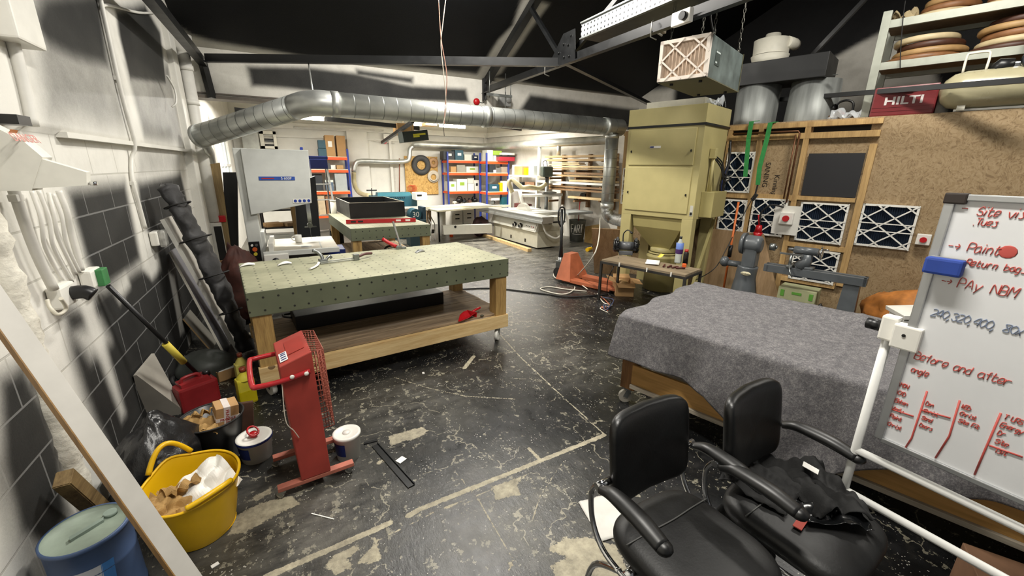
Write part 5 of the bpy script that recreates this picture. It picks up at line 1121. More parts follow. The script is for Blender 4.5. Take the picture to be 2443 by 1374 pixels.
filt(SW(6.585, 1.6, .94), .42, .5, 'air filter half covered by the red switch panel', BMED)
filt(SW(6.585, 2.06, 1.5), .36, .55, 'air filter high on the wall in the gap beside the dust collector', BMED)
filt(SW(6.585, 2.06, .95), .36, .45, 'air filter low on the wall in the gap beside the dust collector', BMED)
filt(SW(6.585, 3.75, 1.22), .3, .6, 'narrow air filter on the far side of the dust collector by the riser', BMED)
g = G(); g.prism([SW(BN-.02, 1.27, 1.50), SW(BN-.02, .71, 1.50), SW(BN-.02, .71, 2.02), SW(BN-.02, 1.27, 2.02)], -NV*.012); one(g, 'charcoal_board', M('charcoal_panel', '232326', .75, var=.05), 'square charcoal panel screwed to the OSB wall above the filter', 'panel')
def switch(c, label, s=.08):
    t = T('stop_switch', c, SR, label, 'switch'); g = G(); g.b2((-.06, -s/2*1.2, -s/2*1.2), (0, s/2*1.2, s/2*1.2), .008); g.o('housing', WHITEP, t)
    g = G(); g.cyl((-.06, 0, 0), (-.09, 0, 0), s*.3, seg=20); g.o('red_button', REDB, t); return t
switch(SW(6.59, .02, 1.08), 'white emergency stop switch on the OSB beside the whiteboard', .1)
g = G(); g.prism([SW(6.53, 1.52, .98), SW(6.53, 1.22, .98), SW(6.53, 1.22, 1.36), SW(6.53, 1.52, 1.36)], -NV*.015); one(g, 'backing_board', WHITE, 'white backing board carrying the red stop switch', 'board')
switch(SW(6.515, 1.36, 1.2), 'white switch with a large red button on the white backing board', .13)
p_ = SW(6.46, 1.66, .98); g = G(); g.cyl(p_+Vector((0, 0, .1)), p_, .035, .05, 14); g.cyl(p_, p_+Vector((0, 0, -.1)), .06, .03, 14); g.cyl(p_+Vector((0, 0, .1)), p_+AV*.03+Vector((0, 0, .24)), .012, seg=8); one(g, 'red_plug', REDB, 'red industrial plug hanging below the white backing board', 'plug')
cable([SW(6.5, 1.42, 1.34), SW(6.45, 1.56, 1.36), SW(6.45, 1.66, 1.25), SW(6.46, 1.65, 1.1)], .012, RUB, 'black flex looping from the stop switch to the red plug')
COP = M('copper_pipe', '6e4a32', .45, .6, var=.1)
g = G(); g.tube([SW(6.5, 2.2, 2.29), SW(6.5, 1.42, 2.29), SW(6.5, 1.4, 2.26), SW(6.5, 1.40, 1.4)], .012, 8); g.tube([SW(6.5, 1.44, 2.25), SW(6.5, 1.44, 1.45)], .009, 8); one(g, 'copper_pipes', COP, 'pair of copper pipes bent down the timber framing', 'pipe', name=None) if False else tag(g.o('copper_pipe', COP), 'copper pipe run bent down the timber framing of the booth', 'pipe')
for i, (z, s) in enumerate(((1.75, 'SANING'), (1.62, 'Kinning'))):
    o = text(s, M('black_stamp', '2a2018', .8, var=0), wb, .09, Matrix.Identity(4), 'stencil')
    m = frame4(wm(wb).inverted() @ SW(BN-.004, 1.72-.13*i, z), Vector((0, 0, -1)), AV*-1); o.matrix_basis = m
# straps and bits hanging on the wall
for i, (px, lab) in enumerate(([(1793, 290), (1786, 330), (1778, 420)], 'green ratchet strap hanging beside the dust collector'), ) if False else enumerate([([(1793, 290), (1786, 330), (1778, 420)], 'green strap hanging nearest the dust collector'), ([(1838, 293), (1830, 330), (1812, 400), (1808, 440)], 'green strap with a black buckle hanging beside the copper pipe')]):
    pp_ = [PS(u, v, 6.44) for u, v in px]; t = T('ratchet_strap', pp_[-1], SR, lab, 'strap')
    g = G()
    for a, b in zip(pp_, pp_[1:]): g.bar(a, b+(b-a)*.02, .055, .006, NV)
    a = pp_[0]; g.bar(a, a+NV*.25+Vector((0, 0, .03)), .055, .006, (0, 0, 1)); g.o('webbing', GREEN, t, world=True)
    if i: g = G(); c = PS(1800, 470, 6.44); g.bar(pp_[-1], c, .02, .006, NV); g.box(c, (.03, .05, .1), (0.5, 0, SR), .006); g.o('buckle', BLKPL, t, world=True)
cable([PS(1797, 470, 6.42), PS(1770, 520, 6.3), PS(1735, 590, 6.1), PS(1705, 640, 5.8), P(1660, 668, .3)], .006, RUB, 'thin black lead running from the strap buckle down to the steel table')
t = T('orange_pole', SW(6.1, 1.95, 0), SR, 'orange pole leaning upright between dust collector and lathe', 'pole'); q1, q2 = PS(1762, 482, 6.25), PS(1726, 690, 6.1)
g = G(); g.tube([q2, q1], .014, 10); g.o('shaft', M('orange_pole', 'c9672c', .5, var=.1), t, world=True); g = G(); m_ = q2.lerp(q1, .42); g.tube([m_+Vector((0, 0, -.05)), m_+Vector((0, 0, .12))], .028, 10); g.box(m_+Vector((0, 0, .1)), (.12, .03, .02), (0, .3, SR)); g.o('clamp', BLKPL, t, world=True)
# hoses bunched by the collector
for i in range(3): cable([SW(6.45, 2.2, 2.2-.05*i), SW(6.4, 2.16, 1.9), SW(6.35, 2.17+.02*i, 1.6), SW(6.4, 2.14, 1.3+.05*i)], .018, [BLKPL, NAVY, BLKPL][i], ['black', 'dark blue', 'second black'][i]+' hose hanging in the gap behind the dust collector', 'hose', name='air_hose')
# ================================================================ wood lathe
CI = M('hammered_grey_paint', '54585b', .32, var=.08, vs=8)
LN = 5.85
def PLn(u, v, n=LN): return PS(u, v, n)
hs = PLn(1795, 600); s_h = S_(hs); LZ = s_h[2]
t = T('wood_lathe', SW(LN, s_h[1], 0), SR, 'grey cast iron wood lathe standing in front of the OSB wall', 'lathe')
def ll(u, v, dn=0.0): q = S_(PLn(u, v)); return Vector((dn, q[1]-s_h[1], q[2]))
# headstock tower
g = G(); c = ll(1797, 590); fz = ll(1790, 690)
g.tube([(0, c.y+.02, .012), (0, c.y+.02, .12), (0, c.y+.03, .45), (0, c.y+.02, .62)], .2, 24, smooth=6, rs=[.26, .22, .15, .145], flat=.8); g.o('pedestal', CI, t)
g = G(); h_ = ll(1812, 585); g.tube([(0, c.y+.1, h_.z), (0, c.y+.08, h_.z), (0, c.y-.06, h_.z), (0, c.y-.1, h_.z)], .11, 24, smooth=4, rs=[.06, .115, .115, .07]); g.b2((-.1, c.y-.07, .6), (.1, c.y+.09, h_.z), .03); hd = g.o('headstock', CI, t)
g = G(); y0 = ll(1782, 600).y; g.cyl((0, y0+.03, h_.z), (0, y0+.075, h_.z), .14, .13, 36); g.cyl((0, y0+.075, h_.z), (0, y0+.09, h_.z), .11, .05, 30); g.o('hand_wheel', CI, hd)
g = G(); yq = ll(1842, 598).y; g.cyl((0, yq+.03, h_.z), (0, yq-.03, h_.z), .045, seg=20); g.cyl((0, yq-.03, h_.z), (0, yq-.05, h_.z), .02, seg=14); g.o('spindle_nose', STEEL, hd)
mp = ll(1788, 648); g = G(); g.sph((-.152, mp.y, mp.z), .06, (.12, 1, .42), 24); pl_ = g.o('name_plate', M('cream_plate', 'd9d0ae', .5), t)
text('Graduate', KINK, pl_, .026, frame4((-.161, mp.y, mp.z-.002), (0, -1, 0), (0, 0, 1)))
# bed
b0, b1 = ll(1835, 645), ll(2072, 690); zb_ = .64
g = G(); g.b2((-.08, b0.y+.05, .60), (-.03, ll(2070, 670).y, .69), .004); g.b2((.03, b0.y+.05, .60), (.08, ll(2070, 670).y, .69), .004); g.b2((-.08, b0.y, .60), (.08, b0.y+.02, .68)); g.b2((-.08, ll(2070, 670).y, .6), (.08, ll(2070, 670).y+.03, .69)); g.o('bed', CI, t)
g = G(); tl_ = ll(1925, 615); g.b2((-.07, tl_.y-.09, .69), (.07, tl_.y+.09, .72), .01); g.tube([(0, tl_.y+.04, .70), (0, tl_.y, .78), (0, tl_.y, .86)], .06, 16, rs=[.09, .06, .055]); g.cyl((0, tl_.y+.14, h_.z), (0, tl_.y-.1, h_.z), .045, seg=20); g.cyl((0, tl_.y+.2, h_.z), (0, tl_.y+.14, h_.z), .015, .02, 12); ts = g.o('tailstock', CI, t)
g = G(); g.cyl((0, tl_.y-.12, h_.z), (0, tl_.y-.14, h_.z), .07, seg=24); g.cyl((.05, tl_.y-.14, h_.z+.03), (.05, tl_.y-.19, h_.z+.03), .01, seg=8); g.o('tail_wheel', CHROME, ts)
g = G(); tr_ = ll(1885, 640); g.b2((-.1, tr_.y-.03, .69), (.1, tr_.y+.03, .72), .005); g.cyl((-.07, tr_.y, .7), (-.07, tr_.y, .84), .016, seg=12); g.bar((-.07, tr_.y-.12, .85), (-.07, tr_.y+.12, .85), .03, .02); g.tube([(-.09, tr_.y, .72), (-.15, tr_.y-.03, .66), (-.18, tr_.y-.07, .6)], .008, 8); g.o('tool_rest', STEEL, t)
pz = ll(2028, 700); g = G(); g.prism([(-.1, pz.y-.09, 0.0), (-.1, pz.y+.09, 0), (-.06, pz.y+.07, .6), (-.06, pz.y-.07, .6)], (.17, 0, 0)); g.o('end_leg', CI, t)
g = G(); lf = ll(1740, 640); g.tube([(0, c.y+.1, .62), (0, lf.y+.05, .62)], .04, 14); g.sph((0, lf.y+.07, .63), .07, (1, .9, 1), 14); g.o('outboard_arm', CI, t)
# what is under and behind it
SYS = M('pale_green_case', 'a9ab84', .5, var=.05)
for i, z in enumerate((.0, .21)):
    c = SW(6.05, .98, z); t = T('tool_case', c, SR, ['pale green plastic tool case on the floor under the lathe bed', 'pale green plastic tool case stacked on another under the lathe bed'][i], 'case', 'tool cases under the lathe')
    g = G(); g.b2((-.14, -.2, .002), (.14, .2, .205), .012); b_ = g.o('case_body', SYS, t); 
    for q0, q1 in (((-.146, -.17, .09), (-.138, -.13, .17)), ((-.146, .13, .09), (-.138, .17, .17)), ((-.146, -.05, .13), (-.138, .05, .16))): g = G(); g.b2(q0, q1); g.o('latch', M('bright_green_latch', '5d9a3a', .5), b_)
cable([SW(5.75, .75, .25), SW(5.8, .68, .1), SW(5.85, .72, .3), SW(5.8, .6, .06), SW(5.75, .66, .2)], .016, BLKPL, 'coil of dark hose beside the lathe end leg', 'hose', name='air_hose')
tag(lump('orange_sheet', SW(6.1, -.05, .27), (.24, .45, .3), M('orange_sack', 'a8692b', .7, var=.2), amp=.25, fr=1.6, seed=31, flat=.002, fold=.7), 'crumpled orange sheet heaped behind the blanketed table', 'sheet')
p_ = P(2148, 740, .93); 
t = T('foam_board', SW(5.4, -.14, .42), SR+.3, 'white expanded foam slabs stacked behind the whiteboard post', 'foam'); g = G(); g.b2((-.2, -.22, 0.001), (.2, .2, .06), .005); g.o('slab', WHITEP, t); g = G(); g.box((.0, 0, .115), (.4, .46, .04), (-.16, .05, .1), .004); g.o('slab', WHITEP, t)
g = G(); c = SW(5.4, -.14, 0); g.box((c.x, c.y, .21), (.42, .5, .42), (0, 0, SR), .005); one(g, 'plinth_box', M('grey_crate', '6b665c', .7), 'plain crate carrying the white foam slabs', 'crate')
# ================================================================ overhead: air cleaner, tray, lamps, wires
ac = [P(1568, 197, 2.6), P(1685, 182, 2.6), P(1788, 216, 2.6)]
ae = (ac[0]-ac[1]); aw = ae.length; ar = math.atan2(ae.y, ae.x)-math.pi/2; al = 0.98; ah = .345
t = T('air_cleaner', ac[1], ar, 'hanging galvanised air cleaner box with white framed pleated filter', 'air cleaner')   # local y along the filter face, x into the box
g = G(); g.b2((.03, 0, 0), (al, aw, ah), .006); cz = g.o('case', M('mottled_galvanised', '8b9998', .38, .75, var=.22, vs=5), t)
g = G(); g.b2((.02, -.004, -.006), (al, aw+.004, 0.002)); g.b2((al-.012, -.006, -.006), (al, aw+.006, ah+.006)); g.o('base_and_back', M('olive_underside', '5c5a44', .6, var=.1), t)
g = G(); f = .03
for a, b in (((-.01, 0, 0), (.035, f, ah)), ((-.01, aw-f, 0), (.035, aw, ah)), ((-.01, 0, 0), (.035, aw, f)), ((-.01, 0, ah-f), (.035, aw, ah))): g.b2(a, b)
fr = g.o('filter_frame', M('filter_card', 'e3d8cc', .6, var=.04), t)
g = G(); n = 12; pts = []
for i in range(n*4+1): a = i/(n*4); pts.append((.012+.012*abs(math.sin(a*n*math.pi)), f*.8+(aw-1.6*f)*a))
for (xa, ya), (xb, yb) in zip(pts, pts[1:]): g._n([g.b.faces.new([g.b.verts.new(p) for p in ((xa, ya, .02), (xb, yb, .02), (xb, yb, ah-.02), (xa, ya, ah-.02))])])
g.o('pleated_media', M('beige_media', 'bda894', .85, var=.05), t)
g = G()
for sgn in (1, -1):
    for i in range(-2, 3):
        y0 = i*aw/2.0; m = 1.15*ah/aw; pp_ = [(y0+s, m*s if sgn > 0 else ah-m*s) for s in np.linspace(-1, 2, 500)]; pp_ = [p for p in pp_ if 0 <= p[0] <= aw and 0 <= p[1] <= ah]
        if len(pp_) > 8: g.bar((-.012, *pp_[0]), (-.012, *pp_[-1]), .015, .006, (1, 0, 0))
g.o('lattice', M('filter_card', ''), t)
for x in (.12, .86):
    for y in (.09, aw-.09): g = G(); g.cyl((x, y, -.006), (x, y, -.022), .016, seg=12); g.o('rubber_foot', RUB, t)
g = G(); g.b2((.16, -.004, .12), (.28, -.0, .24)); sp_ = g.o('maker_label', M('dark_label', '3a4440', .5), cz); g = G(); g.b2((.165, -.006, .135), (.21, -.0045, .15)); g.b2((.165, -.006, .22), (.275, -.0045, .234)); g.o('label_print', M('pale_print', 'b9c2bf', .5), sp_)
CH = M('chain_steel', '77756e', .45, .8)
for i, (x, y) in enumerate(((.14, .03), (.9, .03), (.14, aw-.03), (.9, aw-.03))):
    g = G(); g.tube([(x+.018*math.cos(a), y, ah+.018+.018*math.sin(a)) for a in np.linspace(0, 6.28, 12)[:-1]], .004, 6, closed=True); e_ = g.o('eye_bolt', CH, t)
    g = G(); top = 1.15
    nlk = 26
    for k in range(nlk):
        z = ah+.035+k*top/nlk; c = (x+.03*k/nlk, y, z); r_ = top/nlk*.62
        g.tube([(c[0]+(r_*.4*math.cos(a) if k % 2 else 0), c[1]+(0 if k % 2 else r_*.4*math.cos(a)), c[2]+r_*math.sin(a)) for a in np.linspace(0, 6.28, 9)[:-1]], .003, 4, closed=True)
    g.o('chain', CH, e_)
w_c = wm(t) @ Vector((.5, .1, ah))
cable([w_c, w_c+Vector((-.1, .05, .25)), w_c+Vector((-.05, .1, .55)), w_c+Vector((-.5, .4, .62))], .008, RUB, 'black flex rising from the hanging air cleaner')
# perforated cable tray
TRM = perf_mat('slotted_tray', 'bfc2c2', (.06, .05), .011, .4, '2a2b2c', .6)
t = T('cable_tray', (3.24, 3.6, 3.26), 0, 'slotted galvanised cable tray hung above the black tie beam', 'cable tray')
TZ = P(1370, 90, 3.26); TY = TZ.y
g = G(); g.b2((0, -2.4, 0), (.004, TY-3.6, .16)); g.b2((.5, -2.4, 0), (.504, TY-3.6, .16)); g.o('side_rail', TRM, t)
g = G(); g.b2((-.02, -2.4, .155), (.02, TY-3.6, .17)); g.b2((-.02, -2.4, -.01), (.02, TY-3.6, .004)); g.o('rail_lip', GALVD, t)
g = G(); g.b2((0, -2.4, 0), (.5, TY-3.6, .006)); g.o('tray_floor', BLACKM, t)
sk = P(1630, 45, 3.08); sk.x = 3.27
t = T('socket_box', (3.28, PX(1632, 45, 3.27).y, PX(1632, 45, 3.27).z), 0, 'small white socket box with a plug on the black tie beam', 'socket')
g = G(); g.b2((-.06, -.1, -.05), (-.01, .1, .06), .006); g.o('housing', WHITEP, t); g = G(); g.cyl((-.06, -.05, .0), (-.1, -.05, .0), .035, seg=18); g.o('plug', BLKPL, t)
HK = M('hook_steel', 'b8b6ae', .4, .7)
for i, (u, v) in enumerate(((1303, 168), (1557, 75))):
    q = PX(u, v, 3.28); g = G(); g.tube([q+Vector((0, 0, .09)), q+Vector((-.02, 0, .08)), q+Vector((-.02, 0, -.05)), q+Vector((.04, -.02, -.07))], .006, 6); one(g, 'beam_hook', HK, ['pale wire hook on the tie beam near the header', 'pale wire hook on the tie beam below the cable tray'][i], 'hook')
bt = PL(1585, 118, Vector((4.2, 4.0, 3.5)), Vector((.45, .89, 0))); t = T('batten_lamp', (4.35, 4.45, 3.52), .4, 'switched off tube lamp below the roof behind the air cleaner', 'lamp'); g = G(); g.b2((-.3, -.05, 0), (.3, .05, .06), .006); g.o('lamp_body', M('dusty_lamp', 'a79c88', .6), t); g = G(); g.cyl((-.28, 0, -.015), (.28, 0, -.015), .014, seg=10); g.o('tube', WHITEP, t)
RW_ = M('pinkish_wire', 'b98a78', .6); KW_ = M('pale_wire', 'c9b9a8', .6)
wy = 4.9
w0 = [PY(1046, -8, wy), PY(1052, 90, wy), PY(1066, 180, wy), PY(1062, 250, wy+.02), PY(1060, 300, wy)]
cable(w0, .005, RW_, 'thin pink wire hanging from the roof in front of the duct', 'wire', name='hanging_wire', sm=5)
cable([PY(1064, -8, wy), PY(1056, 60, wy), PY(1052, 110, wy), PY(1061, 200, wy-.02), PY(1064, 262, wy), PY(1056, 300, wy)], .005, KW_, 'second thin pale wire crossing the pink wire below the roof', 'wire', name='hanging_wire', sm=5)
cable([Vector((PY(1056, 150, 8.2).x, 8.2, 3.74)), PY(1057, 240, 8.2), PY(1058, 300, 8.2), PY(1060, 325, 8.2)], .006, BLKPL, 'dark wire hanging in the back room with a small switch end', 'wire', name='hanging_wire')
rb = PY(1137, 243, 7.2); t = T('alarm_beacon', rb, 0, 'red round alarm beacon in front of the header', 'beacon'); g = G(); g.sph((0, 0, 0), .06, (1, .7, 1), 18); g.o('lens', REDB, t); g = G(); g.tube([(.05, 0, 0), (.14, .03, .0), (.22, .1, .1), (.26, .15, .25)], .008, 8, smooth=4); g.o('bracket', GALVD, t)
t = T('beam_clamp', (2.98, 6.9, 2.98), 0, 'steel clamp and threaded rods under the end of the tie beam', 'clamp')
g = G(); g.b2((.15, -.02, -.02), (.62, .02, .02)); g.tube([(.2, 0, -.05), (.2, 0, .35)], .01, 8); g.tube([(.5, 0, -.5), (.5, 0, .35)], .008, 8); g.tube([(.6, 0, -.02), (.6, 0, .25)], .008, 8); g.o('rods', GALVD, t)
g = G(); c = PY(1205, 240, 7.3); g.b2((c.x-.12, 7.28, c.z-.1), (c.x+.12, 7.38, c.z+.08), .02); g.sph((c.x+.06, 7.27, c.z+.02), .06, (1, .6, 1)); one(g, 'motor_box', M('grey_cast_box', '8d8e8c', .5, var=.15), 'grey cast fitting on the header beside the red beacon', 'fitting')
# ================================================================ on top of the booth
DRM = M('streaked_zinc', '979a97', .55, .55, var=.22, vs=3, stretch=(3, 3, .3))
t = T('filter_unit', SW(7.0, 2.0, 2.425), SR, 'twin zinc filter drums under a black plenum box on the booth roof', 'filter unit')
dz = .52
for i, (a, r1, r2) in enumerate(((2.12, .27, .28), (1.45, .30, .28))):
    g = G(); c = (0.05+.05*i, a-2.0, 0); g.lathe([(0, 0), (r1, 0), (r1, .02), (r2, dz), (0, dz)], c=c, seg=36); g.o('drum', DRM, t)
g = G(); g.b2((-.25, S_(PS(1972, 165, 6.75))[1]-2.0, dz), (.35, .45, dz+.28), .006); g.o('plenum', BLACK, t)
g = G(); g.tube([(-.25, -.8, dz+.0), (-.25, -.8, dz+.001)], .03, 12); g.o('bracket', STEEL, t)
cc_ = PS(1838, 95, 7.1); sc_ = S_(cc_); t = T('cyclone', SW(7.2, sc_[1], 3.225), SR, 'cream plastic cyclone head on top of the black plenum', 'cyclone')
g = G(); g.lathe([(0, 0), (.2, 0), (.24, .14), (.2, .15)], seg=32); g.o('lower_bowl', CREAMW, t)
g = G(); g.lathe([(.22, .15), (.23, .34), (.1, .37), (.09, .42), (0, .42)], seg=32); g.tube([(-.05, -.2, .28), (.12, -.24, .28), (.2, -.24, .28)], .07, 14); g.o('upper_body', CREAMW, t)
ap = S_(PS(2085, 175, 6.82))[1]
# orange cut-out and bits in front of the far wall
g = G(); oc_ = S_(PS(1968, 250, 7.6))
pts = [(-.3, 0), (.3, 0), (.31, .12), (.2, .2), (.1, .24), (.13, .33), (.06, .45), (-.04, .47), (-.13, .4), (-.14, .28), (-.22, .22), (-.3, .14)]
g.prism([SW(7.6, oc_[1]-x*1.0, 2.425+z) for x, z in pts], NV*.02); one(g, 'cut_out_panel', M('salmon_orange', 'dd6a3e', .6), 'salmon orange cut-out panel standing on the booth roof', 'panel')
t = T('bench_clamp', SW(6.95, 1.05, 2.425), SR, 'dark bar clamp and timber on the booth roof in front of the orange panel', 'clamp'); g = G(); g.b2((-.04, -.22, 0), (.06, .16, .07)); g.o('timber_block', wood('dark_block', '6a5138', '463422', 1), t)
g = G(); g.tube([(0, .1, .07), (0, .1, .2), (0, .02, .24), (0, -.06, .2), (0, -.07, .07)], .013, 8, smooth=4); g.sph((0, .12, .16), .05, (1, .7, 1)); g.o('bar', BLKPL, t)
crumple('plastic_bag', SW(6.75, ap+.18, 2.43), .22, .3, CLR, 'crinkled clear bag at the foot of the steel rack', 'bag', 41, .14, (0, 0, SR), sol=0)
# steel rack full of curved offcuts
RK = M('pale_grey_rack', 'a8ab9f', .45, .3, var=.06)
t = T('storage_rack', SW(7.05, -.3, 2.426), SR, 'pale steel storage rack on the booth roof loaded with wooden hoops', 'rack')
def rk(n, a, z): return (n-7.05, a+.3, z-2.42)
s1, s2, s3 = S_(PS(2108, 60, 6.85)), S_(PS(2170, 150, 6.85)), S_(PS(2112, 35, 6.85))
for n in (6.85, 7.5):
    for a in (ap, -1.55): g = G(); g.b2(rk(n-.03, a-.04, 2.42), rk(n+.03, a+.04, s3[2]+.02)); g.o('upright', RK, t)
for z in (s2[2], s1[2]):
    g = G(); g.b2(rk(6.83, -1.59, z-.05), rk(6.87, ap+.04, z+.03)); g.b2(rk(7.48, -1.59, z-.05), rk(7.52, ap+.04, z+.03)); g.o('beam', RK, t); g = G(); g.b2(rk(6.86, -1.55, z+.0), rk(7.48, ap, z+.02)); g.o('deck', PLYB, t)
HW = [M('hoop_brown', '8a5f3c', .5, var=.15), M('hoop_tan', 'b08d5e', .5, var=.12), M('hoop_dark', '4b2c1d', .5, var=.15), M('hoop_cream', 'cdbb94', .5, var=.08)]
def hoops(n, a, z, r, count, lab):
    for k in range(count):
        rr = r*(1-.06*k+.03*math.sin(k*2.3)); g = G(); p_ = SW(n+.02*math.sin(k*1.7), a+.03*math.cos(k*2.1), z+.066*k+.034)
        g.lathe([(rr*.82, -.03), (rr*.98, -.03), (rr*1.02, -.015), (rr*1.02, .015), (rr*.98, .03), (rr*.82, .03), (rr*.82, -.03)], c=p_, seg=40)
        one(g, 'wooden_hoop', HW[(k+int(a*10)) % 4], '%s, %s up' % (lab, ['first', 'second', 'third', 'fourth', 'fifth', 'sixth', 'seventh'][k]), 'hoop', 'wooden hoops on the rack')
hoops(7.17, ap-.40, s2[2]+.02, .33, 4, 'wooden hoop on the lower rack deck beside the upright')
hoops(7.17, ap-1.08, s2[2]+.02, .33, 5, 'wooden hoop in the taller pile on the lower rack deck')
hoops(7.17, ap-.48, s1[2]+.02, .25, 3, 'wooden hoop on the top deck nearest the rack upright')
hoops(7.17, ap-.98, s1[2]+.02, .23, 3, 'wooden hoop on the top deck in the middle pile')
hoops(7.17, ap-1.46, s1[2]+.02, .23, 3, 'wooden hoop on the top deck farthest from the upright')
crumple('kraft_bag', SW(7.05, ap-.14, s1[2]+.03), .25, .25, M('pale_kraft', 'b3a27e', .8, var=.1), 'crumpled pale paper bag on the top deck at the rack upright', 'bag', 44, .18)
rs_ = S_(PS(2160, 235, 6.8)); t = T('red_case', SW(6.72, rs_[1], 2.42), SR, 'dark red plastic tool case on the edge of the booth roof', 'case')
DRD = M('dark_red_case', '6c1c20', .4, var=.08)
g = G(); g.b2((-.09, -.27, 0), (.2, .27, .31), .015); b_ = g.o('case_body', DRD, t); g = G(); g.b2((-.096, -.1, .24), (-.086, .1, .285)); g.o('handle_recess', M('dark_recess', '1c1214', .6), b_)
g = G(); g.tube([(-.09, .1, .27), (-.11, .06, .25), (-.11, -.06, .25), (-.09, -.1, .27)], .008, 8); g.o('handle', GALV, b_)
g = G()
for z in (.05, .09): g.b2((-.094, -.26, z), (-.088, .26, z+.008))
g.o('ribs', DRD, b_)
text('HILTI', M('grey_white_print', 'c9c2bf', .5), b_, .115, frame4((-.0925, 0, .155), (0, -1, 0), (0, 0, 1)), ext=.001, sx=1.25, off=.003)
# compressor lying along the edge
cs0, cs1 = S_(PS(2232, 225, 6.62)), S_(PS(2443, 215, 6.62)); t = T('air_compressor', SW(6.66, cs0[1], 2.43), SR, 'beige tank air compressor with a chrome head on the booth edge', 'compressor')
TK = M('beige_tank', 'a8a182', .3, var=.05, coat=.3); rT = .185
def cl_(y, z, n=0.0): return (n, y, z)
g = G(); g.tube([(0, -.02, .2), (0, -.05, .2), (0, -.11, .2), (0, -.2, .2), (0, -.95, .2), (0, -1.05, .2)], rT, 28, rs=[.02, .11, .165, rT, rT, .1]); tk = g.o('tank', TK, t)
g = G(); g.tube([(-.06, -.16, .36), (-.06, -.16, .52), (-.06, -.19, .54), (-.06, -.29, .54), (-.06, -.32, .51), (-.06, -.32, .36)], .011, 10, smooth=3); g.o('carry_handle', CREAMW, t)
g = G(); g.tube([(0, -.36, .36), (0, -.42, .4), (0, -.5, .4)], .06, 14, rs=[.05, .075, .06]); 
for k in range(9): g.tube([(-.08+.02*k, -.36-.012*k, .33), (-.06+.016*k, -.39-.01*k, .45-.02*abs(k-4))], .012, 6)
g.o('rope_bundle', BLKPL, t)
g = G(); g.cyl((-.09, -.62, .43), (.06, -.62, .43), .085, seg=24); g.b2((-.05, -.75, .34), (.1, -.5, .42), .01); pm_ = g.o('pump_crankcase', CHROME, t)
g = G(); g.cyl((-.1, -.62, .43), (-.125, -.62, .43), .088, .075, 24); g.o('intake_cover', M('dark_navy_cover', '161c26', .4), pm_)
g = G()
for k in range(6): g.cyl((.0, -.62, .52+.018*k), (.0, -.62, .528+.018*k), .08, seg=20)
g.cyl((0, -.62, .5), (0, -.62, .63), .05, seg=16); g.b2((-.07, -.72, .625), (.09, -.52, .66), .012); g.o('cylinder_head', CHROME, pm_)
g = G(); g.cyl((-.05, -.5, .345), (-.05, -.78, .345), .028, seg=14); g.o('pressure_pipe', TK, t)
g = G(); g.b2((-.1, -.9, 0), (.12, -.84, .06)); g.b2((-.1, -.25, 0), (.12, -.19, .06)); g.o('foot', CREAMW, t)
g = G(); c = SW(6.75, -.32, 2.425); g.box((c.x, c.y, 2.435), (.3, .8, .02), (0, 0, SR)); one(g, 'white_board', WHITE, 'white board lying under the air compressor', 'board')
cable([SW(6.8, ap-.13, s1[2]+.2), SW(6.79, ap-.15, s1[2]), SW(6.79, ap-.2, s2[2]+.1), SW(6.79, ap-.23, s2[2]-.06)], .005, RUB, 'thin dark cord hanging down the front of the rack', 'cord', name='cord')
# ================================================================ left wall services
def wallp(u, v, off=0.04): return PX(u, v, XL+off)
PIPE = M('painted_pipe', 'd9d7d0', .5, var=.06, vs=6)
def pipe(name, pts, r, label, saddles=()):
    t = T(name, pts[-1], 0, label, 'pipe'); g = G(); g.tube(pts, r, 10, smooth=4); g.o('pipe_run', PIPE, t, world=True)
    for p_ in saddles: g = G(); g.box(p_, (.03, .06, .03), bev=.004); g.o('saddle', PIPE, t, world=True)
    return t
cpts = [wallp(238, -10, .055), wallp(262, 100, .055), wallp(282, 190, .055), wallp(302, 270, .055), wallp(322, 345, .055), wallp(314, 378, .02), wallp(316, 430, .02), wallp(332, 490, .02), wallp(347, 545, .02)]
pipe('conduit', cpts, .014, 'thin white conduit running down to the weatherproof socket', [wallp(279, 187, .045), wallp(317, 437, .015)])
pipe('conduit', [wallp(244, 20, .05), wallp(258, 12, .05), wallp(330, 30, .05), wallp(372, 30, .06)], .011, 'dark sprayed branch conduit crossing the upper left wall')
pipe('conduit', [wallp(10, 20, .05), wallp(36, 120, .05), wallp(60, 215, .05), wallp(78, 300, .05)], .024, 'thick white conduit entering the top of the distribution box', [wallp(14, 40, .05)])
pipe('conduit', [wallp(-6, 315, .05), wallp(15, 390, .05), wallp(38, 470, .05), wallp(85, 600, .05), wallp(128, 690, .05)], .02, 'white conduit running below the distribution box to the black plug socket', [wallp(38, 472, .05)])
for i, (u0, v0, u1, v1, u2, v2) in enumerate([(75, 455, 108, 590, 148, 668), (92, 455, 128, 590, 172, 672), (116, 460, 140, 570, 182, 655), (126, 462, 158, 580, 190, 650), (140, 455, 170, 560, 195, 645)]):
    cable([wallp(u0, v0, .04), wallp(u1-10, (v0+v1)//2, .05), wallp(u1, v1, .035), wallp(u2, v2, .03)], .0085 if i != 4 else .014, PIPE, ['first', 'second', 'third', 'fourth', 'widest'][i]+' white cable below the distribution box, counted from the near end', 'cable', 'white cables below the distribution box')
bx0 = PX(90, 455, XL+.05).y; prof = [(0, .0), (0, .46), (.075, .47), (.16, .33), (.16, .17), (.12, .0)]
P0 = PX(102, 452, XL+.16); zb0 = 1.57
yA, yB = PX(130, 405, XL+.22).y, PX(192, 405, XL+.33).y
zb0 = PX(100, 452, XL+.16).z; zt0 = PX(70, 303, XL+.09).z
hh0 = zt0-zb0
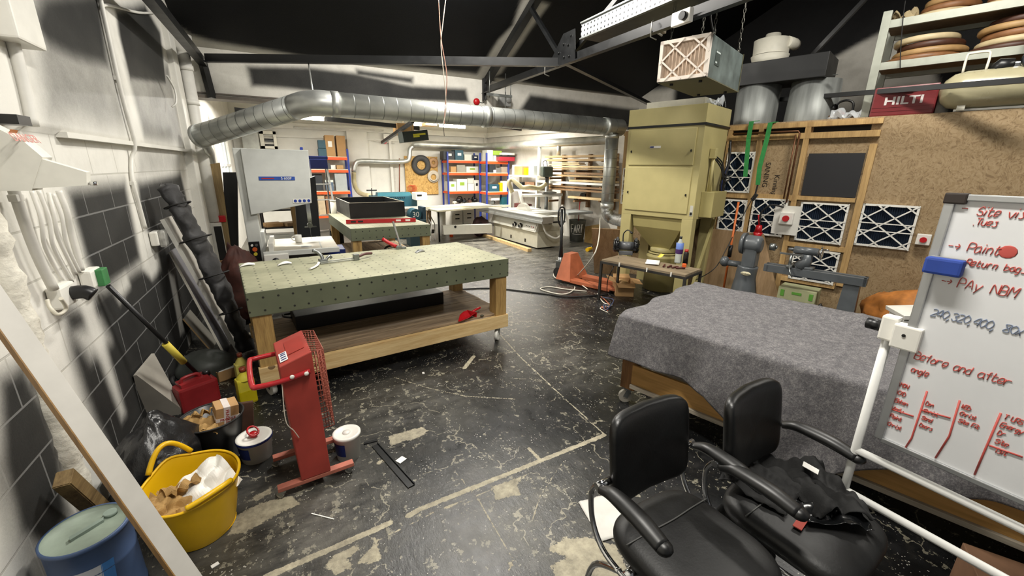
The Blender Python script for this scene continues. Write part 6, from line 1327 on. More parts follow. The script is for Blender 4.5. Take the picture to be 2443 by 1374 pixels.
t = T('distribution_box', (XL+.005, yA, zb0), 0, 'large white metal distribution box with sloping front on the left wall', 'electrical box')
prof = [(0, 0), (0, hh0), (.09, hh0*.97), (.18, hh0*.72), (.22, hh0*.5), (.16, .0)]
g = G(); g.prism([(x, 0, z) for x, z in prof], (0, yB-yA, 0)); g.o('box_body', M('box_white', 'd8d6cc', .5, var=.05), t)
g = G(); g.prism([(.16, (yB-yA)*.45, hh0*.03), (.33, (yB-yA)*.45, hh0*.0+.02), (.34, (yB-yA)*.45, hh0*.28), (.21, (yB-yA)*.45, hh0*.48)], (0, (yB-yA)*.5, 0)); l_ = g.o('meter_hood', M('hood_white', 'dedcd2', .5, var=.04), t)
g = G(); g.cyl((.335, (yB-yA)*.72, hh0*.1), (.36, (yB-yA)*.72, hh0*.1), .008, seg=10); g.o('latch', CHROME, l_)
g = G(); g.box((.135, (yB-yA)*.3, hh0*.86), (.003, .05, .02), (0, .5, 0)); g.o('orange_sticker', M('orange_sticker', 'a86a3c', .5), t)
text('DANGER', M('faded_red_print', 'c9837a', .6), t, .05, frame4((.175, (yB-yA)*.6, hh0*.77), (0, 1, 0), Vector((-.5, 0, 1))))
g = G(); p_ = wallp(22, 286, .05); g.b2((p_.x-.03, p_.y-.06, p_.z-.02), (p_.x+.05, p_.y+.05, p_.z+.02)); one(g, 'cable_gland', BLKPL, 'black gland on top of the distribution box', 'gland')
g = G(); p_ = wallp(22, 35, .06); g.b2((XL+.02, p_.y-.14, p_.z-.12), (XL+.12, p_.y+.12, p_.z+.12), .01); one(g, 'junction_box', WHITEP, 'white junction box high at the near end of the left wall', 'junction box')
def sock(u, v, label, front, s=.09, cap=None):
    p_ = wallp(u, v, .0); t = T('wall_socket', p_+Vector((.004, 0, 0)), 0, label, 'socket'); g = G(); g.b2((0, -s, -s*.7), (.055, s, s*.7), .012); g.o('housing', WHITEP, t)
    if front: g = G(); front(g, s); g.o('plug', cap, t)
    return t
s_ = sock(128, 706, 'white wall socket with a black plug pushed in', lambda g, s: (g.tube([(.05, .03, .0), (.1, .03, .0), (.13, .03, -.02)], .035, 12, smooth=3)), .08, BLKPL)
cable([wallp(145, 712, .13), wallp(158, 735, .12), wallp(140, 750, .1), wallp(120, 735, .07), wallp(112, 715, .06)], .008, WCB, 'white flex looping from the black plug')
sock(200, 664, 'white wall socket with a green cover beside the black plug', lambda g, s: g.b2((.05, -.02, -s*.7), (.085, s*.95, s*.6), .006), .075, M('green_plastic', '3b7d48', .5, var=.12))
sock(362, 568, 'grey weatherproof socket where the thin conduit ends', lambda g, s: g.b2((.05, -s*.7, -s*.95), (.10, s*.7, s*.8), .03), .085, M('scuffed_grey_cover', '9d9c97', .35, var=.3, vs=18))
# downpipe by the pier
dp = [PX(408, 110, -.98), PX(432, 235, -.98), PX(455, 330, -.98), PX(503, 530, -.98)]; t = T('downpipe', (dp[3].x, dp[3].y, dp[3].z-.8), 0, 'white painted downpipe with hopper head beside the wall pier', 'pipe')
dq = Vector((-.97, 7.0, 0)); zt_ = 3.12; dq0 = PY(497, 530, 6.95).z
g = G(); g.cyl((dq.x, dq.y, dq0), (dq.x, dq.y, zt_), .075, seg=24); g.o('pipe_run', PIPE, t, world=True)
for z in (1.95, 2.1, 2.55, 2.95): g = G(); g.cyl((dq.x, dq.y, z-.03), (dq.x, dq.y, z+.03), .085, seg=24); g.o('collar', PIPE, t, world=True)
g = G(); g.lathe([(.075, 0), (.12, .06), (.125, .2), (.11, .2)], c=(dq.x, dq.y, zt_), seg=24); g.o('hopper', PIPE, t, world=True)
cable([wallp(398, 180, .12), wallp(417, 215, .14), wallp(420, 245, .14), wallp(410, 255, .1)], .009, PIPE, 'short white cable looping beside the downpipe', 'cable')
a, b = PY(470, 533, 6.93), PY(526, 528, 6.93); a.x = max(a.x, -1.07)
t = T('painted_cupboard', ((a.x+b.x)/2, 7.08, 0), 0, 'white steel cupboard half sprayed black beside the downpipe', 'cupboard'); w_ = (b.x-a.x)
g = G(); g.b2((-w_/2, -.15, 0), (w_/2, .15, a.z), .004); b_ = g.o('cupboard_body', WHITE, t); g = G(); g.b2((-.0, -.153, .0), (w_/2, -.15, a.z-.05)); g.o('black_spray', BLACK, b_); g = G(); g.b2((-w_/2+.01, -.158, a.z-.12), (-.02, -.152, a.z-.04)); g.o('door_plate', WHITEP, b_)
g = G(); p_ = Vector(((a.x+b.x)/2+.08, 7.02, a.z)); g.b2((p_.x-.07, p_.y-.06, a.z), (p_.x+.07, p_.y+.06, a.z+.09), .01); one(g, 'red_tin', REDB, 'small red tin on top of the black sprayed cupboard', 'tin')
# ================================================================ bandsaw
BY = 6.3
def bp_(u, v): q = PY(u, v, BY); return Vector((q.x, 0, q.z))
BO = Vector((-.14, BY, 0)); t = T('bandsaw', BO, 0, 'tall light grey bandsaw behind the drilled table', 'bandsaw')
def bq(x, y, z): return (x-BO.x, y-BO.y, z)
zt_ = bp_(650, 355).z
g = G(); g.b2(bq(-.56, BY+.02, 0.0), bq(-.40, BY+.4, zt_), .012); g.b2(bq(-.56, BY+.03, 0), bq(-.36, BY+.35, .95), .01); g.o('column', GREYM, t)
dpts = [bp_(579, 354), bp_(735, 358.5), bp_(743.5, 484), bp_(602, 512.5)]
dpts[0].x = min(dpts[0].x, -.47); dpts[3].x = dpts[0].x+.0
g = G(); g.prism([bq(p.x, BY-.03, p.z) for p in dpts], (0, .05, 0)); dr = g.o('wheel_door', M('satin_grey_door', 'c3c5c1', .38, var=.03), t)
bm = dr.modifiers.new('bev', 'BEVEL'); bm.width = .006; bm.segments = 2
back = [(p.x+(.015 if i in (0, 3) else -.015), p.z) for i, p in enumerate(dpts)]; g = G(); g.prism([bq(x, BY+.025, z) for x, z in back], (0, .36, 0)); g.o('upper_housing', GREYB, t)
q0, q1 = bp_(617, 421), bp_(704, 430); g = G(); g.b2(bq(q0.x, BY-.034, q1.z), bq(q1.x, BY-.03, q0.z)); pl_ = g.o('blue_name_strip', M('strip_blue', '2b4c9b', .4), dr)
text('S 600P', WHITEP, pl_, .045, frame4(bq(q1.x-.1, BY-.035, (q0.z+q1.z)/2), (1, 0, 0), (0, 0, 1)), ext=.0006)
g = G(); g.b2(bq(q0.x+.03, BY-.036, q1.z+.018), bq(q0.x+.17, BY-.034, q0.z-.018)); g.o('red_print', REDP, pl_)
q0, q1 = bp_(698, 474), bp_(741, 483); g = G(); g.b2(bq(q0.x, BY-.034, q1.z), bq(q1.x, BY-.03, q0.z)); sp_ = g.o('safety_sticker', WHITEP, dr)
for i in range(4): g = G(); x = q0.x+.03+(q1.x-q0.x-.05)*i/3; z = (q0.z+q1.z)/2; g.cyl(bq(x, BY-.034, z), bq(x, BY-.036, z), .019, seg=18); g.cyl(bq(x, BY-.036, z-.004), bq(x, BY-.0368, z-.004), .009, seg=10) if False else None; o_ = g.o('safety_disc', M('safety_blue', '1f3b93', .4, var=0), sp_)
q0, q1 = bp_(583, 578), bp_(612, 623); g = G(); g.b2(bq(-.55, BY-.01, q1.z), bq(-.43, BY+.025, q0.z), .004); cpn = g.o('control_panel', BLKPL, t)
for (x, z, m_, r_) in ((-.49, .62, M('stop_orange', 'd0602c', .4), .028), (-.49, .38, M('lamp_yellow', 'c9b83a', .4), .022), (-.515, .83, WHITEP, .014), (-.465, .83, STEEL, .016)):
    zz = q1.z+(q0.z-q1.z)*z; g = G(); g.cyl(bq(x, BY-.03, zz), bq(x, BY+.0, zz), r_, seg=16); g.o('push_button', m_, cpn)
TZb = .8
g = G(); g.b2(bq(-.34, 5.68, TZb-.045), bq(.47, 6.62, TZb), .004); tb = g.o('saw_table', M('worn_cast_table', 'b8b3a4', .45, .2, var=.1, vs=3), t)
g = G(); g.b2(bq(.27, 5.679, TZb-.003), bq(.285, 6.62, TZb+.001)); g.b2(bq(.05, 5.8, TZb), bq(.17, 5.9, TZb+.001)); g.o('mitre_slot', STEEL, tb)
g = G(); g.b2(bq(-.36, 5.63, TZb-.06), bq(.48, 5.67, TZb-.0), .004); g.o('fence_rail', GREYM, tb)
g = G(); g.b2(bq(-.36, 5.6, TZb-.11), bq(-.1, 5.66, TZb-.03), .008); g.b2(bq(-.30, 5.66, TZb), bq(-.25, 6.3, TZb+.1), .004); fn_ = g.o('rip_fence', WHITEP, t); g = G(); g.sph(bq(-.24, 5.59, TZb-.11), .042, (1, .6, 1), 16); g.o('fence_knob', BLKPL, fn_)
g = G(); g.b2(bq(-.30, 5.78, .55), bq(.30, 6.55, TZb-.05), .01); g.o('trunnion', M('dark_grey_casting', '5d5a57', .5), t)
g = G(); g.b2(bq(-.4, 6.32, 0), bq(.22, 6.66, .56), .012); g.o('lower_housing', GREYB, t)
bx = bp_(732, 505).x+.02
g = G(); g.b2(bq(bx-.02, 6.38, 1.02), bq(bx+.03, 6.43, 1.35)); g.cyl(bq(bx, 6.36, 1.0), bq(bx, 6.46, 1.0), .035, seg=14); g.b2(bq(bx-.07, 6.37, .97), bq(bx+.08, 6.42, .985)); g.o('blade_guide', CHROME, t)
g = G(); g.b2(bq(bx-.001, 6.42, TZb), bq(bx+.001, 6.45, 1.0)); g.o('blade', STEEL, t)
g = G(); q0 = bp_(719, 352); g.b2(bq(q0.x-.015, 6.4, zt_), bq(q0.x+.02, 6.43, zt_+.035), .004); g.o('tension_tag', M('blue_tag', '2c3f9e', .4), t)
mq = P(713, 578, TZb); t = T('mug', mq, 0, 'white mug standing on the bandsaw table', 'mug'); g = G(); g.lathe([(0, .002), (.037, .002), (.04, .01), (.042, .1), (.038, .1), (.036, .01), (0, .01)], seg=24); b_ = g.o('cup', WHITEP, t); g = G(); g.tube([(-.04, 0, .085), (-.07, 0, .08), (-.075, 0, .045), (-.042, 0, .022)], .006, 8, smooth=4); g.o('handle', WHITEP, t)
g = G(); q0, q1 = P(772, 612, .55), P(806, 606, .55); g.b2((q0.x, q0.y, 0), (q0.x+.3, q0.y+.4, .64), .01); one(g, 'blue_crate', NAVY, 'navy blue crate under the free end of the bandsaw table', 'crate')
# ---- panels standing around the bandsaw
def panel_at(name, pxs, y, th, mat, label, cat='panel'):
    pts = [PY(u, v, y) for u, v in pxs]; 
    for p in pts[2:]: p.z = 0.0
    g = G(); g.prism(pts, (0, th, 0)); return one(g, name, mat, label, cat)
panel_at('black_door_panel', [(531, 411), (566, 411), (572, 700), (550, 700)], 7.05, .04, BLACK, 'tall black panel standing behind the bandsaw column', 'panel')
panel_at('plywood_offcut', [(498, 392), (524, 388), (556, 650), (532, 650)], 7.0, .03, wood('yellowish_ply', '9a845a', '6a5533', 2, 3), 'yellowish plywood plank leaning between downpipe and bandsaw', 'board')
panel_at('black_steel_box', [(700, 440), (752, 420), (768, 610), (712, 610)], 7.9, .25, BLACK, 'tall black steel box behind the bandsaw blade', 'panel')
panel_at('timber_post', [(690, 480), (704, 478), (720, 570), (708, 590)], 8.6, .08, wood('post_wood', '8e7348', '6a5431', 2), 'rough timber post leaning beside the tall black box', 'timber')
# ---- trolley of papers seen through the saw throat
ty = 8.7; a, b = PY(622, 520, ty), PY(702, 520, ty)
t = T('tool_trolley', ((a.x+b.x)/2, ty+.25, 0), 0, 'black trolley piled with papers behind the bandsaw', 'trolley'); w_ = b.x-a.x
for z in (.25, .7, 1.02): g = G(); g.b2((-w_/2, -.25, z-.03), (w_/2, .25, z), .004); g.o('shelf', BLKPL, t)
for sx in (-1, 1):
    for sy in (-1, 1): g = G(); g.b2((sx*w_/2-.02, sy*.24-.02, 0.0), (sx*w_/2+.02, sy*.24+.02, 1.02)); g.o('leg', BLKPL, t)
for i, (x, z, mat, nm) in enumerate(((-.2, 1.02, PAPER, 'stack of papers at the wall end of the black trolley top'), (.2, 1.02, PAPER, 'stack of papers in the middle of the black trolley top'), (-.1, .7, CARD, 'brown folder on the middle shelf of the black trolley'), (.2, .7, PLYB, 'wooden offcut on the middle shelf of the black trolley'))):
    g = G(); c = Vector(((a.x+b.x)/2+x, ty+.2, z)); g.box((c.x, c.y, z+.03), (.28, .3, .06), (0, 0, .15*i), .003); one(g, ['paper_stack', 'paper_stack', 'folder', 'wood_offcut'][i], mat, nm, ['papers', 'papers', 'folder', 'board'][i])
g = G(); g.b2(((a.x+b.x)/2-.32, ty-.02, .26), ((a.x+b.x)/2+.3, ty+.2, .55), .006); one(g, 'drawer_unit', GREYM, 'pale grey drawer box on the lowest shelf of the black trolley', 'drawers')
# ================================================================ second drilled table and what stands on it
nl_ = P(836, 546, .9); r2 = math.radians(3); ex, ey = Vector((math.cos(r2), math.sin(r2), 0)), Vector((-math.sin(r2), math.cos(r2), 0))
W2 = 1.24; L2 = 2.3; c2 = nl_+ex*W2/2+ey*L2/2; c2.z = 0
wt2 = weld_table((c2.x, c2.y, 0), r2+math.pi/2, L2, W2, .9, 'drilled green welding table carrying the black open box behind the bandsaw table')
a, b, c = P(836, 522, .9), P(972, 521, .9), P(797, 472, 1.13); a2 = PY(836, 489, a.y)
t = T('open_box', a, r2, 'black open topped box on the farther drilled table', 'box'); w_ = (b-a).length; hh_ = .27; dd_ = 1.5
for (x0, x1, y0, y1) in ((0, w_, 0, .02), (0, w_, dd_-.02, dd_), (0, .02, .02, dd_-.02), (w_-.02, w_, .02, dd_-.02)): g = G(); g.b2((x0, y0, .002), (x1, y1, hh_)); sd_ = g.o('side_board', BLACK, t); g = G(); g.b2((x0, y0, hh_), (x1, y1, hh_+.003)); g.o('pale_edge', M('raw_ply_edge', 'b7ad98', .7), sd_)
g = G(); g.b2((.02, .02, .002), (w_-.02, dd_-.02, .012)); g.o('bottom', BLACK, t)
a, b = P(826, 534, .9), P(992, 529, .9); t = T('spirit_level', a, math.atan2((b-a).y, (b-a).x), 'red spirit level standing on edge along the black open box', 'level'); w_ = (b-a).length
g = G(); g.b2((0, -.015, 0.001), (w_, .015, .065), .002); b_ = g.o('level_body', M('level_red', 'a81d22', .35), t)
for x, m_ in ((.1*w_, BLKPL), (.2*w_, BLKPL), (.74*w_, WHITEP), (.88*w_, WHITEP)): g = G(); g.b2((x-.04, -.017, .018), (x+.04, .017, .048), .004); g.o('vial', m_, b_)
p_ = nl_+ex*.05+ey*.3; 
sh2 = .315
def on2(x, y, z=sh2): q = c2+ex*x+ey*y; return Vector((q.x, q.y, z))
q = on2(-.5, -.75); t = T('glue_bottle', q, 0, 'grey glue bottle with yellow cap on the shelf of the farther drilled table', 'bottle'); g = G(); g.lathe([(0, 0), (.045, 0), (.045, .2), (.02, .25)], seg=18); g.o('bottle_body', M('grey_bottle', '8a8578', .5), t); g = G(); g.lathe([(.05, 0), (.05, .04)], seg=18); g.o('red_base', REDB, t); g = G(); g.lathe([(.022, .25), (.04, .26), (.01, .3), (0, .3)], seg=14); g.o('yellow_cap', YEL, t)
q = on2(.05, -.7); t = T('planer', q, .4, 'teal power planer on the shelf of the farther drilled table', 'power tool'); g = G(); g.b2((-.15, -.05, 0), (.15, .05, .1), .02); g.b2((-.02, -.04, .1), (.14, .04, .16), .02); g.o('motor_body', TEAL, t); g = G(); g.tube([(-.1, 0, .1), (-.08, 0, .18), (.06, 0, .2), (.12, 0, .15)], .018, 8, smooth=3); g.o('handle', BLKPL, t)
q = on2(.15, -.95); g = G(); g.bar(q+Vector((-.15, 0, .03)), q+Vector((.25, .1, .03)), .1, .05); one(g, 'timber_offcut', PINEX, 'pale timber offcut beside the teal planer', 'timber')
q = on2(-.1, -.9); g = G(); g.lathe([(0, .06), (.1, .07), (.13, .03), (.13, 0), (0, 0)], c=q, seg=24); one(g, 'dark_bowl', M('dark_turned_wood', '3c281b', .5, var=.1), 'dark turned bowl on the shelf of the farther drilled table', 'bowl')
q = on2(-.5, -.95); 
for i in range(3): g = G(); g.bar(q+Vector((-.02+.05*i, -.1, .02+.02*i)), q+Vector((.2+.02*i, .25, .03+.02*i)), .02, .015); one(g, 'clamp_bar', BLKPL, ['lowest', 'middle', 'uppermost'][i]+' dark clamp bar stacked beside the glue bottle', 'bar', 'dark clamp bars')
# ================================================================ step ladder, tube, sander
ly = 9.3; tp = PY(757, 380, ly); t = T('step_ladder', (tp.x, ly, 0), .15, 'white step ladder with a blue top tray in front of the orange shelving', 'ladder')
LADM = M('ladder_white', 'cfd0cd', .4, .3)
for s in (-1, 1):
    g = G(); g.bar((s*.22, -.3, 0), (s*.15, 0, tp.z), .05, .03, (1, 0, 0)); g.o('front_rail', LADM, t); g = G(); g.bar((s*.25, .55, 0), (s*.15, .06, tp.z-.1), .035, .025, (1, 0, 0)); g.o('rear_rail', M('ladder_grey', '8e8f90', .4, .5), t)
for k in range(6): z = .25+k*.3; f_ = z/tp.z; g = G(); g.b2((-.22+.07*f_, -.34+.3*f_, z-.02), (.22-.07*f_, -.24+.3*f_, z), .004); g.o('tread', LADM, t)
g = G(); g.b2((-.18, -.08, tp.z-.0), (.18, .16, tp.z+.06), .01); g.b2((-.16, -.1, tp.z-.18), (.16, -.05, tp.z), .01); g.o('top_tray', NAVY, t)
q = PY(794, 480, 8.9); t = T('card_tube', (q.x, 8.9, 0), 0, 'beige cardboard tube on a wheeled foot beside the farther drilled table', 'tube'); g = G(); zb2 = PY(794, 548, 8.9).z; g.cyl((0, 0, zb2), (0, 0, q.z), .055, seg=20); g.cyl((0, 0, q.z), (0, 0, q.z+.02), .058, seg=20); g.o('tube', CREAMW, t); g = G(); g.b2((-.12, -.12, 0), (.12, .12, zb2), .01); g.o('foot', BLKPL, t)
g = G(); g.cyl((.02, -.13, .13), (.02, -.16, .13), .12, seg=24); g.o('wheel', GREYB, t)
sy = 10.6; a, b = PY(888, 463, sy), PY(996, 492, sy); t = T('drum_sander', ((a.x+b.x)/2, sy+.3, 0), 0, 'teal drum sander with ribbed cover in front of the pale OSB board', 'sander'); w_ = b.x-a.x
g = G(); g.b2((-w_/2, -.3, b.z), (w_/2, .25, a.z-.06), .01); hs_ = g.o('head', TEAL, t); g = G(); g.prism([(-w_/2+.12, -.3, a.z-.06), (w_/2-.1, -.3, a.z-.06), (w_/2-.14, -.18, a.z+.02), (-w_/2+.16, -.18, a.z+.02)], (0, .3, 0)); g.o('dust_hood', M('teal_hood', '27555f', .4), t)
g = G()
for k in range(10): x = -.2+.045*k; g.bar((x, -.305, a.z-.13), (x+.03, -.305, a.z-.08), .012, .006, (0, 1, 0))
g.o('vent', BLKPL, hs_)
g = G(); g.b2((-w_/2+.05, -.25, 0), (w_/2-.05, .25, b.z-.25), .01); g.o('stand', M('dark_teal', '1b343c', .5), t); g = G(); g.b2((-w_/2, -.45, b.z-.2), (w_/2, .4, b.z-.12)); g.o('feed_table', STEEL, t)
q0, q1 = PY(991, 460, sy-.35), PY(1019, 477, sy-.35); g = G(); g.b2((q0.x-t.location.x, -.68, q1.z), (q1.x-t.location.x, -.3, q0.z), .01); cb3 = g.o('control_box', WHITEP, t); g = G(); g.b2((q0.x-t.location.x+.03, -.685, q1.z+.1), (q0.x-t.location.x+.15, -.679, q0.z-.04)); g.o('display', BLKPL, cb3)
q0 = PY(890, 455, sy); x = q0.x-t.location.x; g = G(); g.tube([(x, -.1, a.z-.1), (x, -.1, q0.z+.05)], .012, 8); g.tube([(x-.12, -.1, q0.z), (x+.12, -.1, q0.z)], .016, 8); g.o('height_crank', BLKPL, t)
q = P(993, 515, .8); t = T('bench_machine', (PY(994, 512, 9.6).x, 9.6, 0), 0, 'teal belt machine marked 30 beyond the black open box', 'machine'); z0_, z1_ = PY(994, 524, 9.6).z, PY(994, 497, 9.6).z
g = G(); g.b2((-.2, -.1, 0), (.2, .3, z0_), .01); g.o('stand', M('dark_teal', ''), t); g = G(); g.cyl((-.05, -.12, (z0_+z1_)/2), (-.05, .2, (z0_+z1_)/2), (z1_-z0_)/2, seg=24); bb_ = g.o('belt_housing', TEAL, t); g = G(); g.b2((.12, -.08, z0_-.25), (.2, .3, z1_+.03), .004); g.o('back_plate', M('plate_teal', '1f3a48', .5), t); text('30', WHITEP, bb_, .16, frame4((-.05, -.125, (z0_+z1_)/2), (1, 0, 0), (0, 0, 1)), ext=.001)
# ================================================================ sliding table saw
so = Vector((4.84, 8.02, 0)); srz = math.radians(3.8); t = T('panel_saw', so, srz, 'large white sliding table saw on the back room floor', 'table saw')
SAWW = M('saw_white', 'd9d8cd', .4, var=.03); SAWG = M('saw_cream', 'c9c6b4', .45, var=.04)
g = G(); g.b2((.05, 0, .03), (.72, 2.05, .40), .008); g.b2((.08, .02, .40), (.7, 2.0, .72), .006); g.o('base', SAWG, t)
g = G(); g.prism([(-.02, -.01, .40), (.06, -.01, .395), (.10, -.01, .60), (.06, -.01, .60)], (0, 2.1, 0)); fs = g.o('fascia', SAWW, t)
g = G(); g.prism([(.045, .48, .60), (.09, .48, .60), (.09, .48, .645), (.06, .48, .645)], (0, 1.6, 0)); g.o('blue_stripe', NAVY, fs)
g = G(); g.prism([(-.02, .03, .43), (-.016, .03, .43), (.045, .03, .585), (.04, .03, .585)], (0, .42, 0)); pn = g.o('control_panel', WHITEP, fs)
for k in range(5): g = G(); g.sph((.005, .1+.075*k, .5), .014, (1, 1, 1), 8); g.o('push_button', REDB if k == 1 or k == 0 else BLKPL, pn)
for yy in (.62, .88):
    g = G(); g.cyl((-.0, yy, .49), (-.05, yy, .475), .06, .05, 20); hw2 = g.o('hand_wheel', BLKPL, t); g = G(); g.tube([(-.055, yy+.05*math.cos(a), .475+.05*math.sin(a)) for a in np.linspace(0, 6.28, 18)[:-1]], .012, 6, closed=True); g.o('chrome_rim', CHROME, hw2)
text('mini max', KINK, fs, .05, frame4((-.012, 1.8, .43), (0, -1, 0), (.3, 0, 1)), ext=.001) if False else None
g = G(); g.b2((-.16, -.45, .645), (.14, 2.5, .70), .004); g.b2((-.14, -.45, .70), (.16, 2.5, .775), .004); g.b2((-.16, -.45, .765), (.16, 2.5, .79), .003); g.o('sliding_carriage', M('anodised_aluminium', 'b4b6b4', .38, .7, var=.04), t)
g = G(); g.b2((.17, .35, .72), (.95, 1.75, .79), .004); g.o('cast_top', M('ground_cast_top', 'c3c4bf', .35, .4), t)
g = G(); g.b2((.97, .1, .755), (1.75, .75, .79), .004); g.b2((.97, .06, .73), (1.75, .1, .785)); g.o('outfeed_wing', GREYB, t)
g = G(); g.b2((.3, -.12, .58), (.36, .38, .66)); g.b2((.1, -.14, .6), (.7, -.1, .64)); g.tube([(.05, -.14, .62), (.35, -.2, .63), (.7, -.16, .62)], .02, 8); g.o('fence_slide', BLKPL, t)
g = G(); g.tube([(.1, -.12, .6), (.14, -.22, .4), (.35, -.3, .28), (.62, -.2, .38), (.7, -.1, .5)], .02, 10, smooth=5); g.o('white_hose', WHITEP, t)
g = G(); g.prism([(.3, .75, .79), (.3, 1.35, .79), (.3, 1.2, .93), (.3, 1.05, .97), (.3, .93, .93)], (.1, 0, 0)); gd_ = g.o('blade_guard', M('clear_guard', 'b9b8ae', .2, var=0, alpha=.6), t)
g = G(); g.tube([(.35, 1.1, .95), (.35, 1.2, 1.12), (.36, 1.27, 1.25)], .045, 10); g.o('guard_arm', WHITEP, t)
g = G(); g.cyl((.38, 1.25, 1.13), (1.5, 1.0, 1.14), .04, seg=12); g.o('overhead_arm', WHITEP, t); g = G(); g.cyl((1.45, 1.02, 0), (1.45, 1.02, 1.16), .035, seg=12); g.o('arm_post', WHITEP, t)
hp = [PY(1222, 458, 9.3), PY(1214, 437, 9.3), PY(1221, 428, 9.3), PY(1232, 436, 9.2), PY(1246, 447, 9.1), PY(1262, 446, 9.0), PY(1282, 449, 8.95), PY(1296, 444, 8.9), PY(1302, 437, 8.9)]
HOSE = M('ribbed_beige_hose', 'b6ab86', .5, var=.08); g = G(); g.tube(hp, .055, 12, smooth=5); g.o('dust_hose', HOSE, t, world=True)
c4 = [P(1003, 497, .79), P(1045, 506, .79), P(1180, 494, .79), P(1140, 485, .79)]
g = G(); g.prism(c4, (0, 0, .035)); g.o('crosscut_table', M('crosscut_frame', 'cfc9ae', .5), t, world=True)
a, b = P(1078, 486, .83), P(1240, 494, .83); g = G(); g.bar(P(1005, 495, .86), P(1215, 491, .86), .05, .05); g.o('crosscut_fence', M('fence_cream', 'e0dcc4', .45), t, world=True)
ay = 9.6; p0, p1, p2, p3 = PY(1057, 538, ay), PY(1174, 535, ay), PY(1174, 556, ay), PY(1059, 560, ay); g = G(); g.prism([p0, p1, p2, p3], (0, .12, 0)); sw_ = g.o('swing_arm', SAWW, t, world=True); p_ = PY(1086, 541, ay); g = G(); g.cyl((p_.x, ay, p_.z), (p_.x, ay-.015, p_.z), .03, seg=14); g.o('cap_plug', BLKPL, sw_, world=True)
g = G(); q0 = PY(1045, 505, 10); g.cyl((PY(1046, 505, 9.9).x, 9.9, .0), (PY(1046, 505, 9.9).x, 9.9, .78), .022, seg=10); g.o('support_leg', BLKPL, t, world=True)
for yy in (.5, 1.15): g = G(); g.b2((.046, yy-.03, .1), (.051, yy+.03, .18)); g.o('base_slot', BLKPL, t)
a, b = P(1148, 560, .0), P(1268, 600, .0); g = G(); g.bar(a+Vector((-.05, 0, .035)), b+Vector((-.05, 0, .035)), .1, .07); one(g, 'floor_timber', PINEX, 'long pale timber on the floor along the sliding saw base', 'timber')
# FART bin
q = P(1375, 578, 0); d = Vector((q.x, q.y, 0)).normalized(); fb = q+d*.19; t = T('metal_bin', fb, 0, 'dented galvanised bin with FART painted in white', 'bin')
g = G(); g.lathe([(0, .004), (.17, .004), (.215, .54), (.225, .55), (.21, .545), (.165, .02), (0, .02)], seg=32); bn = g.o('bin_shell', M('weathered_zinc', '7c7f78', .55, .4, var=.25, vs=6), t)
def bw(x, z): 
    a = math.atan2(-fb.y, -fb.x)+.05+x/.2; r_ = .172+.045*z/.54+.004; return Vector((r_*math.cos(a), r_*math.sin(a), z))
x0 = -.17
for ch in 'FART':
    g = G()
    for st_ in GL[ch].split('|'):
        pts = [bw(x0+int(p[0])*.0155, .24+int(p[1])*.034) for p in st_.split()]
        pp_ = []
        for a_, b_ in zip(pts, pts[1:]): pp_ += [a_, (a_+b_)/2]
        g.tube(pp_+[pts[-1]], .012, 6)
    g.o('painted_letter', WHITEP, bn); x0 += .08
g = G(); g.tube([bw(-.13, .21), bw(0, .2), bw(.13, .205)], .006, 6, smooth=3); g.o('painted_line', WHITEP, bn)
g = G(); g.tube([fb+Vector((.02, 0, .03)), fb+Vector((.1, .08, 1.05))], .012, 8); g.tube([fb+Vector((.09, .07, .98)), fb+Vector((.1, .08, 1.14))], .03, 8); one(g, 'litter_picker', REDP, 'red handled stick standing in the metal bin', 'tool')
# floor things beyond
for nm, (u0, v0, u1, v1), y, d_, mat, lab, cat in [
 ('drawer_cabinet', (1077, 503, 1104, 538), 10.9, .5, WHITEP, 'white two drawer cabinet nearer the white bin', 'cabinet'), ('drawer_cabinet', (1105, 501, 1132, 536), 10.9, .5, WHITEP, 'white two drawer cabinet beside the red and black bag', 'cabinet')]:
    a, b = PY(u0, v0, y), PY(u1, v1, y); w_ = b.x-a.x; t = T(nm, ((a.x+b.x)/2, y, 0), 0, lab, cat, 'white drawer cabinets'); g = G(); g.b2((-w_/2, 0, 0), (w_/2, d_, a.z), .006); g.o('cabinet_body', mat, t)
    for k, (z0, z1) in enumerate(((.04, a.z*.5), (a.z*.52, a.z*.78), (a.z*.8, a.z-.03))):
        g = G(); g.b2((-w_/2+.01, -.015, z0), (w_/2-.01, 0, z1), .004); dw = g.o('drawer', WHITEP, t); g = G(); g.b2((-.06, -.03, z1-.09), (.06, -.014, z1-.06), .004); g.o('handle', BLKPL, dw)
a, b = PY(1046, 506, 10.6), PY(1068, 540, 10.6); t = T('waste_bin', ((a.x+b.x)/2, 10.75, 0), 0, 'white plastic waste bin in front of the orange shelving leg', 'bin'); r_ = (b.x-a.x)/2; g = G(); g.lathe([(0, 0), (r_*.8, 0), (r_, a.z), (r_*.95, a.z), (r_*.75, .02), (0, .02)], seg=24); g.o('bin_shell', WHITEP, t); g = G(); g.tube([(r_*math.cos(k), r_*math.sin(k), a.z) for k in np.linspace(0, 6.28, 24)[:-1]], .015, 6, closed=True); g.o('rolled_rim', WHITEP, t)
q = PY(1147, 535, 10.3); tag(lump('tool_bag', (q.x, 10.3, .25), (.24, .2, .26), M('black_red_bag', '3a2122', .7, var=.5, vs=9), amp=.25, seed=51, flat=.002, fold=.6), 'black and red tool bag on the floor behind the saw swing arm', 'bag')
g = G(); c = PY(1076, 530, 10.5); g.cyl((c.x, 10.5, 0), (c.x, 10.5, .3), .05, seg=16); one(g, 'striped_can', ORANGE, 'orange can on the floor between the waste bin and the drawers', 'can')
